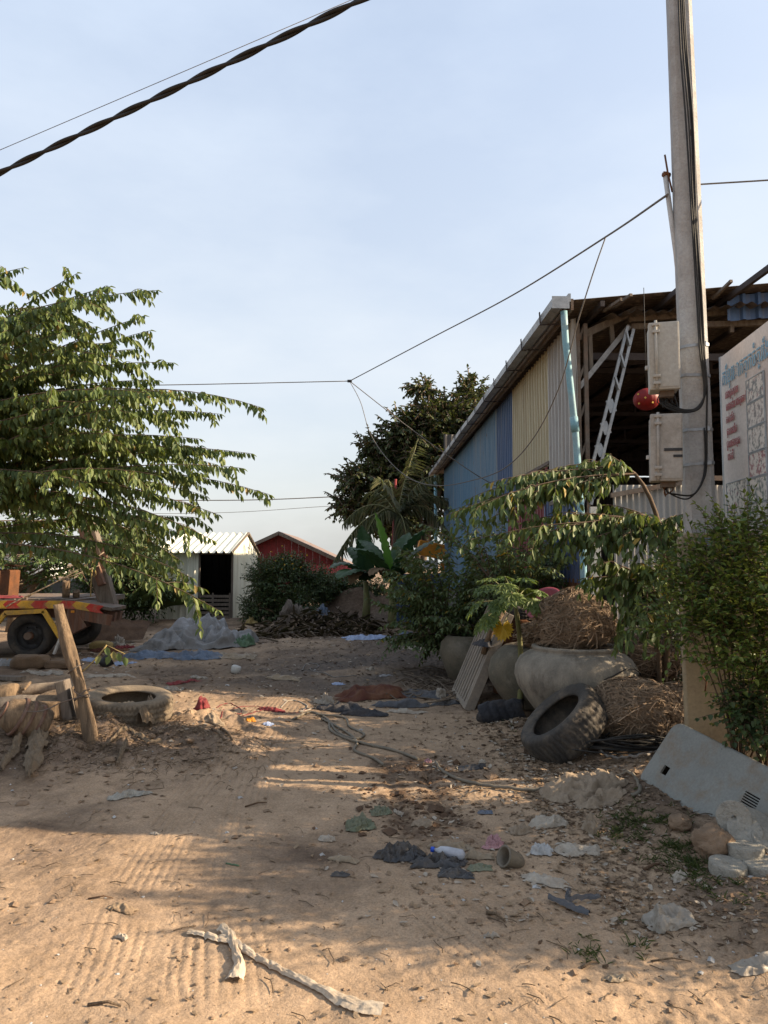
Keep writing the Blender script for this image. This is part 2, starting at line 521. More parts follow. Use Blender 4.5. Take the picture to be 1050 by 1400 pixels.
M['cloth_pink'] = mat('pink cloth', (0.364, 0.203, 0.203), (0.315, 0.168, 0.175), 9, .85, bump=.2, bscale=90, crease=40)
M['cloth_red'] = mat('red cloth', (.19, .022, .028), (.12, .018, .02), 7, .9, bump=.15, dirt=(.2, .13, .1), damt=.4)
M['cloth_maroon'] = mat('maroon cloth', (.075, .025, .018), (.13, .06, .03), 5, .9, bump=.2)
M['cloth_black'] = mat('black cloth', (.022, .023, .028), (.045, .045, .05), 6, .85, bump=.2, dirt=(.14, .11, .085), damt=.35, crease=24)
M['cloth_slate'] = mat('slate rag', (.055, .062, .075), (.09, .09, .095), 6, .85, bump=.2, dirt=(.19, .15, .115), damt=.4, crease=24)
M['tarp_grey'] = mat('grey tarpaulin', (0.194, 0.189, 0.184), (0.151, 0.146, 0.140), 3, .65, bump=.12, bscale=30, dirt=(0.119, 0.100, 0.078), dscale=2.4, damt=.6, crease=6)
M['tarp_pale'] = mat('pale tarpaulin', (0.260, 0.260, 0.266), (0.211, 0.211, 0.214), 3, .6, bump=.12, bscale=30, dirt=(0.144, 0.122, 0.100), dscale=2.4, damt=.5, crease=6)
M['tarp_blue'] = mat('blue tarpaulin', (.075, .11, .17), (.11, .14, .19), 4, .6, bump=.15, bscale=30, dirt=(.17, .14, .11), damt=.65, crease=8)
M['blue_pale'] = mat('pale blue sheet', (0.285, 0.338, 0.465), (0.225, 0.277, 0.413), 5, .6, bump=.12, crease=14)
M['tarp_green'] = mat('green sack', (.055, .115, .06), (.08, .13, .07), 5, .7, bump=.15, dirt=(.17, .14, .1), damt=.4)
M['sack'] = mat('brown sack', (0.143, 0.091, 0.055), (0.104, 0.068, 0.042), 8, .9, bump=.3, bscale=70, dirt=(0.182, 0.137, 0.091), damt=.5)
M['sack_pale'] = mat('pale buried sack', (0.279, 0.217, 0.155), (0.217, 0.166, 0.116), 7, .85, bump=.25, bscale=60, dirt=(0.186, 0.135, 0.089), damt=.6, crease=16)
M['sack_yellow'] = mat('yellow sack', (0.304, 0.224, 0.088), (0.240, 0.176, 0.072), 7, .85, bump=.2)
M['drydark'] = mat('dark husk', (0.105, 0.061, 0.035), (0.061, 0.036, 0.021), 9, .95, bump=.4, bscale=40)
M['dryleaf'] = mat('dry leaf', (0.270, 0.196, 0.125), (0.190, 0.130, 0.081), 10, .9, bump=.3, bscale=40, trans=.12)
M['deadleaf'] = mat('dead banana leaf', (.20, .15, .10), (.13, .095, .062), 12, .95, bump=.5, bscale=60, stretch=(6, 6, 1))
M['strip'] = mat('dirty white cloth', (.52, .44, .34), (.42, .345, .26), 9, .85, bump=.25, bscale=50, dirt=(.30, .22, .15), dscale=8, damt=.6, trans=.15)
M['sign_line'] = mat('faded print edge', (.36, .40, .43), None, 9, .5, bump=0)
M['clod'] = mat('dry clay', (0.216, 0.148, 0.097), (0.166, 0.112, 0.072), 9, .97, bump=.7, bscale=30)
M['red_boards'] = mat('red boards', (0.208, 0.029, 0.029), (0.135, 0.023, 0.023), 3, .8, bump=.1, stretch=(3, 3, .5), dirt=(.08, .04, .035), damt=.5)
M['red_roof'] = mat('red roof sheet', (.33, .055, .045), (.25, .04, .035), 3, .75, bump=.1)
M['roof_trim'] = mat('roof edge', (.22, .17, .15), (.13, .09, .08), 4, .85)
M['orange'] = mat('orange paint', (.62, .25, .025), (.52, .2, .02), 4, .6, bump=.05)
M['yellow'] = mat('yellow paint', (0.650, 0.377, 0.046), (0.520, 0.299, 0.039), 6, .6, bump=.06, dirt=(0.221, 0.156, 0.091), damt=.75, dscale=7)
M['red_paint'] = mat('red reflective', (0.504, 0.042, 0.030), (0.396, 0.036, 0.030), 8, .55, bump=.04, dirt=(0.264, 0.168, 0.108), damt=.75, dscale=7)
M['white_paint'] = mat('white paint', (0.465, 0.450, 0.420), (0.390, 0.375, 0.345), 6, .6, bump=.04)
M['frond_net'] = mat('brown net', (0.098, 0.059, 0.035), (0.063, 0.038, 0.025), 12, .95, bump=.4)
M['wall_grey'] = mat('grey block wall', (0.168, 0.161, 0.147), (0.133, 0.126, 0.115), 3, .9, bump=.2)
M['far_pale'] = mat('far painted wall', (.55, .56, .57), (.48, .49, .5), 1, .8, bump=0)
M['glass_dark'] = mat('dark window', (.05, .06, .07), None, 3, .2, bump=0)
M['board'] = mat('sign vinyl', (0.580, 0.530, 0.500), (0.540, 0.490, 0.460), 2, .45, bump=.03, dirt=(0.420, 0.330, 0.290), dscale=1.6, damt=.45)
M['ink_blue'] = mat('blue lettering', (.16, .33, .47), (.2, .36, .48), 9, .5, bump=0)
M['ink_red'] = mat('dull red lettering', (.34, .10, .11), (.38, .14, .14), 9, .5, bump=0)
M['lantern'] = mat('red paper', (0.171, 0.005, 0.005), (0.126, 0.005, 0.005), 10, .55, bump=.05)
M['gold'] = mat('gold paint', (.50, .32, .06), (.4, .25, .05), 10, .4, .4, bump=.03)
M['flower'] = mat('orange flowers', (.65, .30, .02), (.6, .22, .02), 10, .7, bump=0)
M['blue_cap'] = mat('blue cap', (.02, .08, .5), None, 10, .4, bump=0)
M['clear_plastic'] = mat('clear bottle plastic', (0.350, 0.364, 0.392), (0.294, 0.301, 0.336), 8, .25, bump=.03)
M['pink_tub'] = mat('faded red plastic', (0.252, 0.049, 0.070), (0.210, 0.042, 0.059), 5, .5, bump=.05, dirt=(0.175, 0.105, 0.084), damt=.4)
M['ceramic'] = mat('glazed rim', (0.154, 0.130, 0.098), (0.105, 0.091, 0.070), 8, .5, bump=.05, dirt=(0.210, 0.161, 0.112), damt=.6)
# ------------------------------------------------------------------ foliage
def nrm(a):
    return a / np.maximum(np.linalg.norm(a, axis=-1, keepdims=True), 1e-9)

UP = np.array([0, 0, 1.0])

class Fol:
    """many separate leaves, six vertices each, folded along the midrib"""
    def __init__(s, seed=1):
        s.P, s.D, s.S, s.L, s.W, s.V, s.B = [], [], [], [], [], [], []
        s.g = np.random.default_rng(seed)
    def add(s, P, D, S, L, W, V, bend=.12):
        n = len(P)
        s.P.append(P); s.D.append(nrm(D))
        S = S - s.D[-1] * np.sum(S * s.D[-1], axis=1, keepdims=True)
        s.S.append(nrm(S))
        s.L.append(np.broadcast_to(L, n)); s.W.append(np.broadcast_to(W, n)); s.V.append(np.broadcast_to(V, n))
        s.B.append(np.broadcast_to(bend, n))
    def build(s, name, m, parent=None, **kw):
        P, D, S = (np.concatenate(x) for x in (s.P, s.D, s.S))
        L, W, V, B = (np.concatenate(x) for x in (s.L, s.W, s.V, s.B))
        L, W, B = L[:, None], W[:, None], B[:, None]
        N = np.cross(S, D)
        N = np.where(N[:, 2:3] < 0, -N, N)
        fold, dr = N * W * .22, N * L * B
        n = len(P)
        v = np.empty((n, 6, 3), np.float32)
        v[:, 0] = P
        v[:, 1] = P + D * L * .32 + S * W * .5 + fold
        v[:, 2] = P + D * L * .68 + S * W * .38 + fold * .7 - dr * .4
        v[:, 3] = P + D * L - dr
        v[:, 4] = P + D * L * .68 - S * W * .38 + fold * .7 - dr * .4
        v[:, 5] = P + D * L * .32 - S * W * .5 + fold
        i = np.arange(n)[:, None] * 6
        f = np.concatenate([i + np.array([[0, 1, 2, 3]]), i + np.array([[0, 3, 4, 5]])], axis=1).reshape(-1)
        me = bpy.data.meshes.new(name)
        me.vertices.add(n * 6); me.vertices.foreach_set('co', v.reshape(-1))
        me.loops.add(n * 8); me.loops.foreach_set('vertex_index', f.astype(np.int32))
        me.polygons.add(n * 2)
        me.polygons.foreach_set('loop_start', np.arange(n * 2, dtype=np.int32) * 4)
        me.update(calc_edges=True)
        at_ = me.attributes.new('var', 'FLOAT', 'FACE')
        at_.data.foreach_set('value', np.repeat(np.clip(V, 0, 1), 2).astype(np.float32))
        me.materials.append(m)
        me.validate()
        return link_mesh(me, name, parent, **kw)

def bez(p0, p1, p2, n=14):
    t = np.linspace(0, 1, n)[:, None]
    p0, p1, p2 = (np.asarray(p, float) for p in (p0, p1, p2))
    return p0 * (1 - t) ** 2 + p1 * 2 * t * (1 - t) + p2 * t * t

def resample(pts, gap):
    pts = np.asarray(pts, float)
    sg = np.linalg.norm(np.diff(pts, axis=0), axis=1)
    c = np.concatenate([[0], np.cumsum(sg)])
    n = max(2, int(c[-1] / gap))
    q = np.linspace(0, c[-1], n)
    p = np.stack([np.interp(q, c, pts[:, k]) for k in range(3)], axis=1)
    t = nrm(np.gradient(p, axis=0))
    return p, t

def spray(F, pts, L, W, gap, droop=.8, fwd=.35, side=.55, jit=.25, var=(.0, .8), start=0.0, dry=.0, flat=False):
    g = F.g
    p, t = resample(pts, gap)
    k = int(len(p) * start)
    p, t = p[k:], t[k:]
    n = len(p)
    if n < 2: return
    s = nrm(np.cross(t, UP) + 1e-6)
    sg = np.where(np.arange(n) % 2 == 0, 1.0, -1.0)[:, None]
    d = t * fwd + s * sg * side - UP * droop + g.normal(0, jit, (n, 3))
    S = (t if not flat else np.cross(nrm(d), UP)) + g.normal(0, .25, (n, 3))
    f = np.linspace(1, .6, n)
    V = g.uniform(var[0], var[1], n)
    V = np.where(g.random(n) < dry, 1.0, V)
    F.add(p, d, S, L * f * g.uniform(.75, 1.15, n), W * f * g.uniform(.8, 1.15, n), V, g.uniform(.05, .25, n))
    # a leaf at the very tip
    F.add(p[-1:], t[-1:] - UP * droop * .3, s[-1:], L * .6, W * .6, .6)

def limb(F, Wd, start, tip, arch=.25, r=.02, ntw=9, twl=.6, L=.1, W=.036, gap=.034, droop=.8, tdroop=.35, var=(0, .8), dry=.02, fan=(30, 65), t0=.25, leaf0=.3, flat=False, side=.55):
    g = F.g
    start, tip = np.asarray(start, float), np.asarray(tip, float)
    ln = np.linalg.norm(tip - start)
    mid = start * .45 + tip * .55 + UP * arch * ln + g.normal(0, .03, 3) * ln
    path = bez(start, mid, tip, 16)
    if Wd is not None: Wd.tube(path, np.linspace(r, r * .2, 16), 5, caps=False)
    spray(F, path, L, W, gap, droop, var=var, start=leaf0, dry=dry, flat=flat, side=side)
    for k in range(ntw):
        t = t0 + (.97 - t0) * (k + g.random()) / ntw
        i = min(14, int(t * 15))
        p = path[i] + (path[i + 1] - path[i]) * (t * 15 - i if i < 14 else .5)
        tg = nrm((path[i + 1] - path[i])[None])[0]
        a = R(g.uniform(*fan)) * (1 if k % 2 else -1)
        h = np.array([tg[0] * math.cos(a) - tg[1] * math.sin(a), tg[0] * math.sin(a) + tg[1] * math.cos(a), tg[2] * .6 + g.normal(0, .12)])
        l = twl * (1.1 - .6 * t) * g.uniform(.6, 1.2)
        e = p + h * l - UP * tdroop * l * g.uniform(.3, 1.2)
        pp = bez(p, p + h * l * .5 + UP * .06 * l, e, 7)
        if Wd is not None: Wd.tube(pp, np.linspace(r * .3, r * .1, 7), 3, caps=False)
        spray(F, pp, L, W, gap, droop, var=var, start=.08, dry=dry, flat=flat, side=side)

def blobs_bush(F, blobs, n, sl=.2, L=.05, W=.026, gap=.02, droop=.2, up=.5, var=(0, .85), dry=.01, shell=.55, Wd=None, r=.003, jit=.35):
    """leafy sprigs spread through the volume of a few overlapping blobs: (centre, (rx, ry, rz))"""
    g = F.g
    vol = np.array([b[1][0] * b[1][1] * b[1][2] for b in blobs]) ** .67
    pick = g.choice(len(blobs), n, p=vol / vol.sum())
    for k in pick:
        c, rr = np.array(blobs[k][0], float), np.array(blobs[k][1], float)
        d = nrm(g.normal(0, 1, 3)[None])[0]
        rad = (shell + (1 - shell) * g.random()) * (1 + .22 * mn.noise(Vector(c + d * 2.3) * 1.7))
        p = c + d * rr * rad
        o = nrm((d + UP * up + g.normal(0, .35, 3))[None])[0]
        l = sl * g.uniform(.5, 1.3)
        e = p + o * l
        pts = bez(p - o * l * .4, p + o * l * .2 + UP * .05 * l, e - UP * droop * l * .4, 5)
        if Wd is not None: Wd.tube(pts, r, 3, caps=False)
        spray(F, pts, L, W, gap, droop, fwd=.55, side=.7, jit=jit, var=var, dry=dry, start=.2, flat=True)

# ------------------------------------------------------------------ crumpled sheets, tyres, fibre balls
def crumple(name, m, c, sx, sy, h, rot=0, seed=0, n=34, fold=3.0, ragged=.3, flat=.35, drop=.004, label=None, cat=None, group=None, parent=None, amp=1.0, hang=None):
    """a dropped sheet: a dome broken by sharp creases, ragged outline, lying on the ground"""
    c = Vector(c)
    mb = MB()
    cr, sr = math.cos(rot), math.sin(rot)
    hs = []
    for j in range(n + 1):
        for i in range(n + 1):
            a, b = i / n * 2 - 1, j / n * 2 - 1
            # square to disc with a ragged rim
            rr = max(abs(a), abs(b))
            l = math.hypot(a, b)
            u, v = (a * rr / l, b * rr / l) if l > 1e-6 else (0, 0)
            u, v = u * .55 + a * .45, v * .55 + b * .45
            ang = math.atan2(b, a)
            k = 1 + ragged * (mn.noise(Vector((math.cos(ang) * 1.6 + seed * 3.1, math.sin(ang) * 1.6, seed))) + .4 * mn.noise(Vector((math.cos(ang) * 4, math.sin(ang) * 5 + seed, 7))))
            u, v = u * k, v * k
            w = Vector((u * fold + seed * 5.3, v * fold - seed * 2.1, seed * 1.7))
            rid = 1 - abs(mn.noise(w) * 2.1)
            rid2 = 1 - abs(mn.noise(w * 2.3 + Vector((4, 9, 2))) * 2)
            rid3 = 1 - abs(mn.noise(w * 5.1) * 2)
            dome = max(0, 1 - rr ** 2.2)
            # point on a low dome, pushed along its normal by sharp creases in three dimensions
            zd = h * .72 * dome ** .75 * (.75 + .4 * mn.noise(w * .6))
            q = Vector((u * sx, v * sy, zd)); sc = fold / max(sx, sy, h) * .8
            nn = Vector((u / sx * (1 - dome) * h * .9, v / sy * (1 - dome) * h * .9, .35 + dome)).normalized()
            wq = q * sc + Vector((seed * 5.3, -seed * 2.1, seed * 1.7))
            c1 = 1 - abs(mn.noise(wq) * 2.4); c2 = 1 - abs(mn.noise(wq * 2.1 + Vector((4, 9, 2))) * 2.2); c3 = 1 - abs(mn.noise(wq * 4.3) * 2)
            q += nn * (h * (.34 * (c1 - .55) + .16 * (c2 - .5) + .06 * (c3 - .5)) * amp * (.08 + 1.1 * dome ** .7))
            q.z = max(q.z, 0) + h * .05 * max(0, c2) * (1 - dome)
            x, y, z = q
            X, Y = c.x + x * cr - y * sr, c.y + x * sr + y * cr
            hs.append((X, Y, z))
    A = np.array(hs)
    g = H(A[:, 0], A[:, 1]) if hang is None else np.full(len(A), c.z)
    mb.v = [Vector((x, y, z + gg + drop)) for (x, y, z), gg in zip(hs, g)]
    mb.smooth = True
    for j in range(n):
        for i in range(n):
            a = j * (n + 1) + i
            mb.face((a, a + 1, a + n + 2, a + n + 1))
    return mb.build(name, m, parent, label=label, cat=cat, group=group)

def strip(name, m, pix, w, label=None, cat=None, seed=0, h=.03, group=None, parent=None, n=90, sub=9, tw=1.2):
    """a long twisted strip of sheet lying on the ground along a pixel path: (px, py, relative width)"""
    P = [gp(p[0], p[1]) for p in pix]
    ws = [p[2] if len(p) > 2 else 1 for p in pix]
    pts = np.array([tuple(p) for p in P])
    sg = np.linalg.norm(np.diff(pts, axis=0), axis=1); cc = np.concatenate([[0], np.cumsum(sg)])
    q = np.linspace(0, cc[-1], n)
    X, Y = np.interp(q, cc, pts[:, 0]), np.interp(q, cc, pts[:, 1])
    for _ in range(3):
        X[1:-1] = (X[:-2] + 2 * X[1:-1] + X[2:]) / 4; Y[1:-1] = (Y[:-2] + 2 * Y[1:-1] + Y[2:]) / 4
    wv = np.interp(q, cc, ws) * w
    tx, ty = np.gradient(X), np.gradient(Y)
    l = np.hypot(tx, ty); tx, ty = tx / l, ty / l
    mb = MB()
    for i in range(n):
        wi = wv[i] * (1 + .35 * mn.noise(Vector((q[i] * 9, seed, 0))))
        for j in range(sub + 1):
            b = j / sub * 2 - 1
            fold = mn.noise(Vector((b * 2.2 + seed, q[i] * 6 * tw, seed * 3)))
            off = b * wi * (.75 + .35 * fold) + .25 * wi * mn.noise(Vector((q[i] * 5, seed * 2, 1)))
            x, y = X[i] - ty[i] * off, Y[i] + tx[i] * off
            z = h * (.25 + .75 * (1 - b * b) * (.6 + .5 * mn.noise(Vector((q[i] * 7, 3, seed))))) + h * .55 * abs(mn.noise(Vector((b * 3.1, q[i] * 14, seed + 5))))
            mb.v.append(Vector((x, y, z)))
    A = np.array([tuple(v) for v in mb.v]); g = H(A[:, 0], A[:, 1])
    for v, gg in zip(mb.v, g): v.z += gg + .003
    mb.smooth = True
    for i in range(n - 1):
        for j in range(sub):
            a = i * (sub + 1) + j
            mb.face((a, a + 1, a + sub + 2, a + sub + 1))
    return mb.build(name, m, parent, label=label, cat=cat, group=group)

def tyre_mb(mb, M4, R0, W, rin, pitch=72, tread='block', depth=.012, n=288):
    """open tyre about local z: tread, shoulders, side walls, bead and hollow inside"""
    hw = W / 2
    pr = []
    rows = 13
    for k in range(rows):
        t = k / (rows - 1) * 2 - 1
        pr.append((R0 - .018 * t ** 4, t * hw * .92, 1))
    sw = [(R0 - .035, hw * 1.0, 0), (R0 - (R0 - rin) * .45, hw * 1.08, 0), (rin + .035, hw * .98, 0), (rin + .012, hw * .86, 0), (rin, hw * .80, 0), (rin + .004, hw * .66, 0),
          (rin + .03, hw * .72, 0), (R0 - .07, hw * .86, 0), (R0 - .035, hw * .55, 0), (R0 - .03, 0, 0)]
    prof = pr + sw + [(r, -h, 0) for r, h, _ in sw[:-1][::-1]]
    def wob(v, a, i):
        r, h, tr = prof[i]
        k = 0.0
        if tr:
            t = h / hw
            u = a * pitch / (2 * PI)
            if tread == 'block':
                row = (i // 2) % 2
                gx = ((u + .5 * row + .12 * math.sin(t * 9)) % 1) < .2
                gr = i in (3, 6, 9)
                k = depth if (gx or gr) else 0
            else:
                ph = (u + .55 * abs(t) ** .8 * 2 + (.5 if t > 0 else 0)) % 1
                zig = abs((t * 6.5 + .7 * (((u * 2) % 2) > 1)) % 2 - 1) < .16
                k = depth if (ph < .24 and abs(t) > .25) or zig else 0
        d = r - k
        return Vector((d * math.cos(a), d * math.sin(a), v.z))
    mb.lathe([(r, h) for r, h, _ in prof], n, M4, wob, close=True)

def fibre_ball(name, label, cat, c, rr, seed, parent=None, n=2600, m='straw', group=None, core='straw_core', ln=.22, squash=.0):
    """a ball of loose fibres: bumpy core, thousands of thin curled strands round it"""
    root = thing(name, label, cat, Vector(c) - Vector((0, 0, rr[2])), group)
    g = np.random.default_rng(seed)
    mb = MB()
    c = Vector(c)
    def shape(d):
        k = 1 + .13 * mn.noise(d * 1.5 + Vector((seed, 0, 0))) + .05 * mn.noise(d * 4)
        return Vector((d.x * rr[0], d.y * rr[1], d.z * rr[2])) * k
    def fn(a, b):
        th, ph = a * 2 * PI, b * PI
        d = Vector((math.cos(th) * math.sin(ph), math.sin(th) * math.sin(ph), -math.cos(ph)))
        return c + shape(d) * (.95 + .04 * mn.noise(d * 9))
    mb.grid(fn, 48, 26)
    mb.build('core', M[core], root)
    sb = MB()
    for _ in range(n):
        d = Vector(nrm(g.normal(0, 1, 3)[None])[0])
        t = Vector(g.normal(0, 1, 3)); t = (t - d * t.dot(d)); t.z *= .6; t.normalize()
        l = ln * g.uniform(.5, 1.4); w = g.uniform(.0016, .0048)
        o = len(sb.v); K = 6
        lift = g.uniform(.97, 1.05); cu = g.normal(0, 1.2)
        wild = g.random() < .12
        for i in range(K):
            s = i / (K - 1) - .5
            tt = t * math.cos(cu * s) + d.cross(t) * math.sin(cu * s)
            dd = (d + tt * (s * l / max(rr))).normalized()
            p = c + shape(dd) * (lift + (.22 * (s + .5) ** 2 if wild else .03 * math.sin(s * 6 + cu))) - Vector((0, 0, .06 * (s + .5) ** 2 if wild else 0))
            q = d.cross(t).normalized() * w + d * w * .6
            sb.v.append(p - q); sb.v.append(p + q)
        for i in range(K - 1):
            a = o + i * 2
            sb.face((a, a + 1, a + 3, a + 2))
    sb.build('loose_fibres', M[m], root)
    return root

def cable(name, m, pts, r, label=None, cat='cable', group=None, parent=None, n=6, sub=12, mb=None):
    """smooth curve through points"""
    pts = [Vector(p) for p in pts]
    out = []
    ext = [pts[0] * 2 - pts[1]] + pts + [pts[-1] * 2 - pts[-2]]
    for i in range(1, len(ext) - 2):
        for k in range(sub):
            t = k / sub
            a, b, c, d = ext[i - 1:i + 3]
            out.append(.5 * ((2 * b) + (c - a) * t + (2 * a - 5 * b + 4 * c - d) * t * t + (3 * b - a - 3 * c + d) * t ** 3))
    out.append(pts[-1])
    own = mb is None
    mb = mb or MB()
    mb.tube(out, r, n)
    return mb.build(name, m, parent, label=label, cat=cat, group=group) if own else out

def ground_cable(name, m, pix, r, label, cat='cable', group=None, lift=0.0, **kw):
    P = [gp(*p) for p in pix]
    pts = []
    ext = [P[0] * 2 - P[1]] + P + [P[-1] * 2 - P[-2]]
    for i in range(1, len(ext) - 2):
        for k in range(14):
            t = k / 14
            a, b, c, d = ext[i - 1:i + 3]
            q = .5 * ((2 * b) + (c - a) * t + (2 * a - 5 * b + 4 * c - d) * t * t + (3 * b - a - 3 * c + d) * t ** 3)
            q.z = gz(q.x, q.y) + r * .7 + lift
            pts.append(q)
    mb = MB(); mb.tube(pts, r, 7)
    return mb.build(name, m, None, label=label, cat=cat, group=group)
# ------------------------------------------------------------------ world, sun, camera
SUN_EL, SUN_AZ = R(26.3), R(2.5)     # sun from the right, a touch behind the camera
sd = Vector((math.cos(SUN_EL) * math.cos(SUN_AZ), -math.cos(SUN_EL) * math.sin(SUN_AZ), math.sin(SUN_EL)))
w = bpy.data.worlds.new("World"); scn.world = w; w.use_nodes = True
nt = w.node_tree
bg = nt.nodes['Background']
sky = nt.nodes.new('ShaderNodeTexSky'); sky.sky_type = 'NISHITA'; sky.sun_disc = False
sky.sun_elevation = SUN_EL
sky.sun_rotation = math.atan2(sd.x, sd.y)
sky.air_density, sky.dust_density, sky.ozone_density = 1.0, 5.0, 1.5
# thin high haze whitens the blue, in faint broad patches
hz = noise_tex(nt, 1.7, 6, .58, (1, 1, 2.6), 'Generated', 2)
hf = nt.nodes.new('ShaderNodeMapRange'); hf.inputs['From Min'].default_value = .35; hf.inputs['From Max'].default_value = .68; hf.inputs['To Min'].default_value = .58; hf.inputs['To Max'].default_value = .88
nt.links.new(hz, hf.inputs[0])
tcz = nt.nodes.new('ShaderNodeTexCoord'); sx_ = nt.nodes.new('ShaderNodeSeparateXYZ'); nt.links.new(tcz.outputs['Generated'], sx_.inputs[0])
hzc = ramp(nt, sx_.outputs[2], .0, .6, (3.55, 3.6, 3.5, 1), (2.75, 3.15, 3.75, 1))
nt.links.new(mixc(nt, hf.outputs[0], sky.outputs[0], hzc), bg.inputs[0])
bg.inputs[1].default_value = .097
sl = bpy.data.lights.new('sun', 'SUN'); sl.energy = 4.3; sl.angle = R(.55); sl.color = (1, .80, .56)
so = bpy.data.objects.new('sun', sl); COL.objects.link(so)
so.rotation_euler = sd.to_track_quat('Z', 'Y').to_euler(); so.location = (20, 0, 15)
cam = bpy.data.cameras.new('camera'); co_ = bpy.data.objects.new('camera', cam); COL.objects.link(co_)
co_.location = (0, 0, EYE); co_.rotation_euler = (R(90) + TH, 0, 0)
cam.sensor_fit = 'VERTICAL'; cam.sensor_height = 24; cam.sensor_width = 18; cam.lens = 24 * 1000 / 1400
cam.clip_start = .05; cam.clip_end = 3000
scn.camera = co_
scn.view_settings.view_transform = 'Standard'; scn.view_settings.look = 'None'
scn.view_settings.exposure = 1.54; scn.view_settings.gamma = 1
scn.cycles.max_bounces = 6; scn.cycles.transparent_max_bounces = 6
try: scn.cycles.use_denoising = True
except Exception: pass

# ------------------------------------------------------------------ ground
def axis(segs):
    out = [segs[0][0]]
    for a, b, st in segs:
        n = max(1, int(round((b - a) / st)))
        out += list(np.linspace(a, b, n + 1)[1:])
    return np.array(out)
xs = axis([(-700, -60, 80), (-60, -14, 2), (-14, -6, .2), (-6, -2.3, .04), (-2.3, 1.3, .0095), (1.3, 2.7, .0125), (2.7, 6, .05), (6, 14, .3), (14, 60, 3), (60, 700, 80)])
ys = axis([(-60, -4, 4), (-4, 2.2, .3), (2.2, 5.2, .0125), (5.2, 8.2, .02), (8.2, 13, .035), (13, 24, .08), (24, 40, .5), (40, 120, 6), (120, 1500, 90)])
GX, GY = np.meshgrid(xs, ys)
GZ = H(GX, GY)
nx, ny = len(xs), len(ys)
me = bpy.data.meshes.new('ground')
co = np.stack([GX, GY, GZ], -1).reshape(-1, 3).astype(np.float32)
me.vertices.add(len(co)); me.vertices.foreach_set('co', co.reshape(-1))
ii = (np.arange(ny - 1)[:, None] * nx + np.arange(nx - 1)[None]).reshape(-1)
q = np.stack([ii, ii + 1, ii + nx + 1, ii + nx], -1).reshape(-1).astype(np.int32)
me.loops.add(len(q)); me.loops.foreach_set('vertex_index', q)
me.polygons.add(len(ii)); me.polygons.foreach_set('loop_start', np.arange(len(ii), dtype=np.int32) * 4)
me.polygons.foreach_set('use_smooth', np.ones(len(ii), bool))
me.update(calc_edges=True)
X, Y = GX.reshape(-1), GY.reshape(-1)
# soil: 0 pale sand, 1 darker earth with bits in it; soot: burnt and black dirt; damp: freshly turned soil
soil = np.clip(.25 + .45 * fbm(X * 1.1, Y * 1.1, 31, 4) + .75 * sstep(-.25, .6, X - _edge(X, Y)) + .45 * sstep(9.0, 10.5, Y) + .5 * np.exp(-(((X - MOUND.x) / 1.5) ** 2 + ((Y - MOUND.y) / 1.0) ** 2)) - .5 * (1 - sstep(3.0, 4.6, Y + .8 * np.abs(X) * (X < 0))), 0, 1)
soil = np.where((np.abs(X) > 12) | (Y > 26), .6, soil)
soot = np.clip(np.exp(-(((X + .6) / 2.6) ** 2 + ((Y - 11.0) / 1.5) ** 2)) * (.75 + .8 * fbm(X * 1.2, Y * 1.2, 33, 4)) + np.exp(-(((X - 1.0) / 1.8) ** 2 + ((Y - 13.6) / 2.6) ** 2)) * .9 + np.exp(-(((X + .2) / 2.4) ** 2 + ((Y - 20.0) / 1.6) ** 2)) * .8, 0, 1)
d1 = poly_dist(X, Y, RUTS[0][0])[0]; d2 = poly_dist(X, Y, RUTS[1][0])[0]
damp = np.clip((1 - sstep(.03, .15, np.minimum(d1, d2) + .075 * fbm(X * 7, Y * 7, 35, 4))) * np.clip(.75 + .5 * fbm(X * 15, Y * 15, 36, 3), 0, 1), 0, 1)
damp = np.maximum(damp, .9 * np.exp(-(((X + .2) / 2.0) ** 2 + ((Y - 20.2) / 1.0) ** 2)))
for nm, val in (('soil', soil), ('soot', soot), ('damp', damp)):
    a = me.attributes.new(nm, 'FLOAT', 'POINT'); a.data.foreach_set('value', val.astype(np.float32))
gm, gn, gb, gout = nt_new('earth')
def attr(n):
    a = gn.nodes.new('ShaderNodeAttribute'); a.attribute_name = n; return a.outputs['Fac']
n1 = noise_tex(gn, 1.6, 8, .62); n2 = noise_tex(gn, 17, 8, .68, off=3); n3 = noise_tex(gn, 85, 6, .7, off=9)
sand = mixc(gn, ramp(gn, n1, .35, .68), (.372, .266, .177), (.292, .208, .139))
earth = mixc(gn, ramp(gn, n2, .36, .66), (.165, .119, .086), (.245, .178, .127))
dirt = mixc(gn, ramp(gn, n1, .40, .62), earth, (.13, .092, .066))
m1 = gn.nodes.new('ShaderNodeMath'); m1.operation = 'ADD'
m2 = gn.nodes.new('ShaderNodeMath'); m2.operation = 'MULTIPLY_ADD'; m2.inputs[1].default_value = .9; m2.inputs[2].default_value = -.45
gn.links.new(n2, m2.inputs[0]); gn.links.new(attr('soil'), m1.inputs[0]); gn.links.new(m2.outputs[0], m1.inputs[1])
col = mixc(gn, ramp(gn, m1.outputs[0], .2, .75), sand, dirt)
col = mixc(gn, attr('soot'), col, mixc(gn, ramp(gn, n2, .4, .65), (.085, .07, .06), (.16, .125, .10)))
col = mixc(gn, attr('damp'), col, mixc(gn, ramp(gn, n2, .4, .65), (.085, .056, .037), (.14, .095, .065)))
col = mixc(gn, .65, col, ramp(gn, n3, .3, .7, (.5, .5, .5, 1), (1.35, 1.35, 1.35, 1)), 'MULTIPLY')
n4 = noise_tex(gn, 6.5, 7, .7, off=14)
col = mixc(gn, .6, col, ramp(gn, n4, .35, .65, (.72, .70, .67, 1), (1.16, 1.16, 1.16, 1)), 'MULTIPLY')
gn.links.new(col, gb.inputs['Base Color']); gb.inputs['Roughness'].default_value = .97; gb.inputs['Specular IOR Level'].default_value = .1
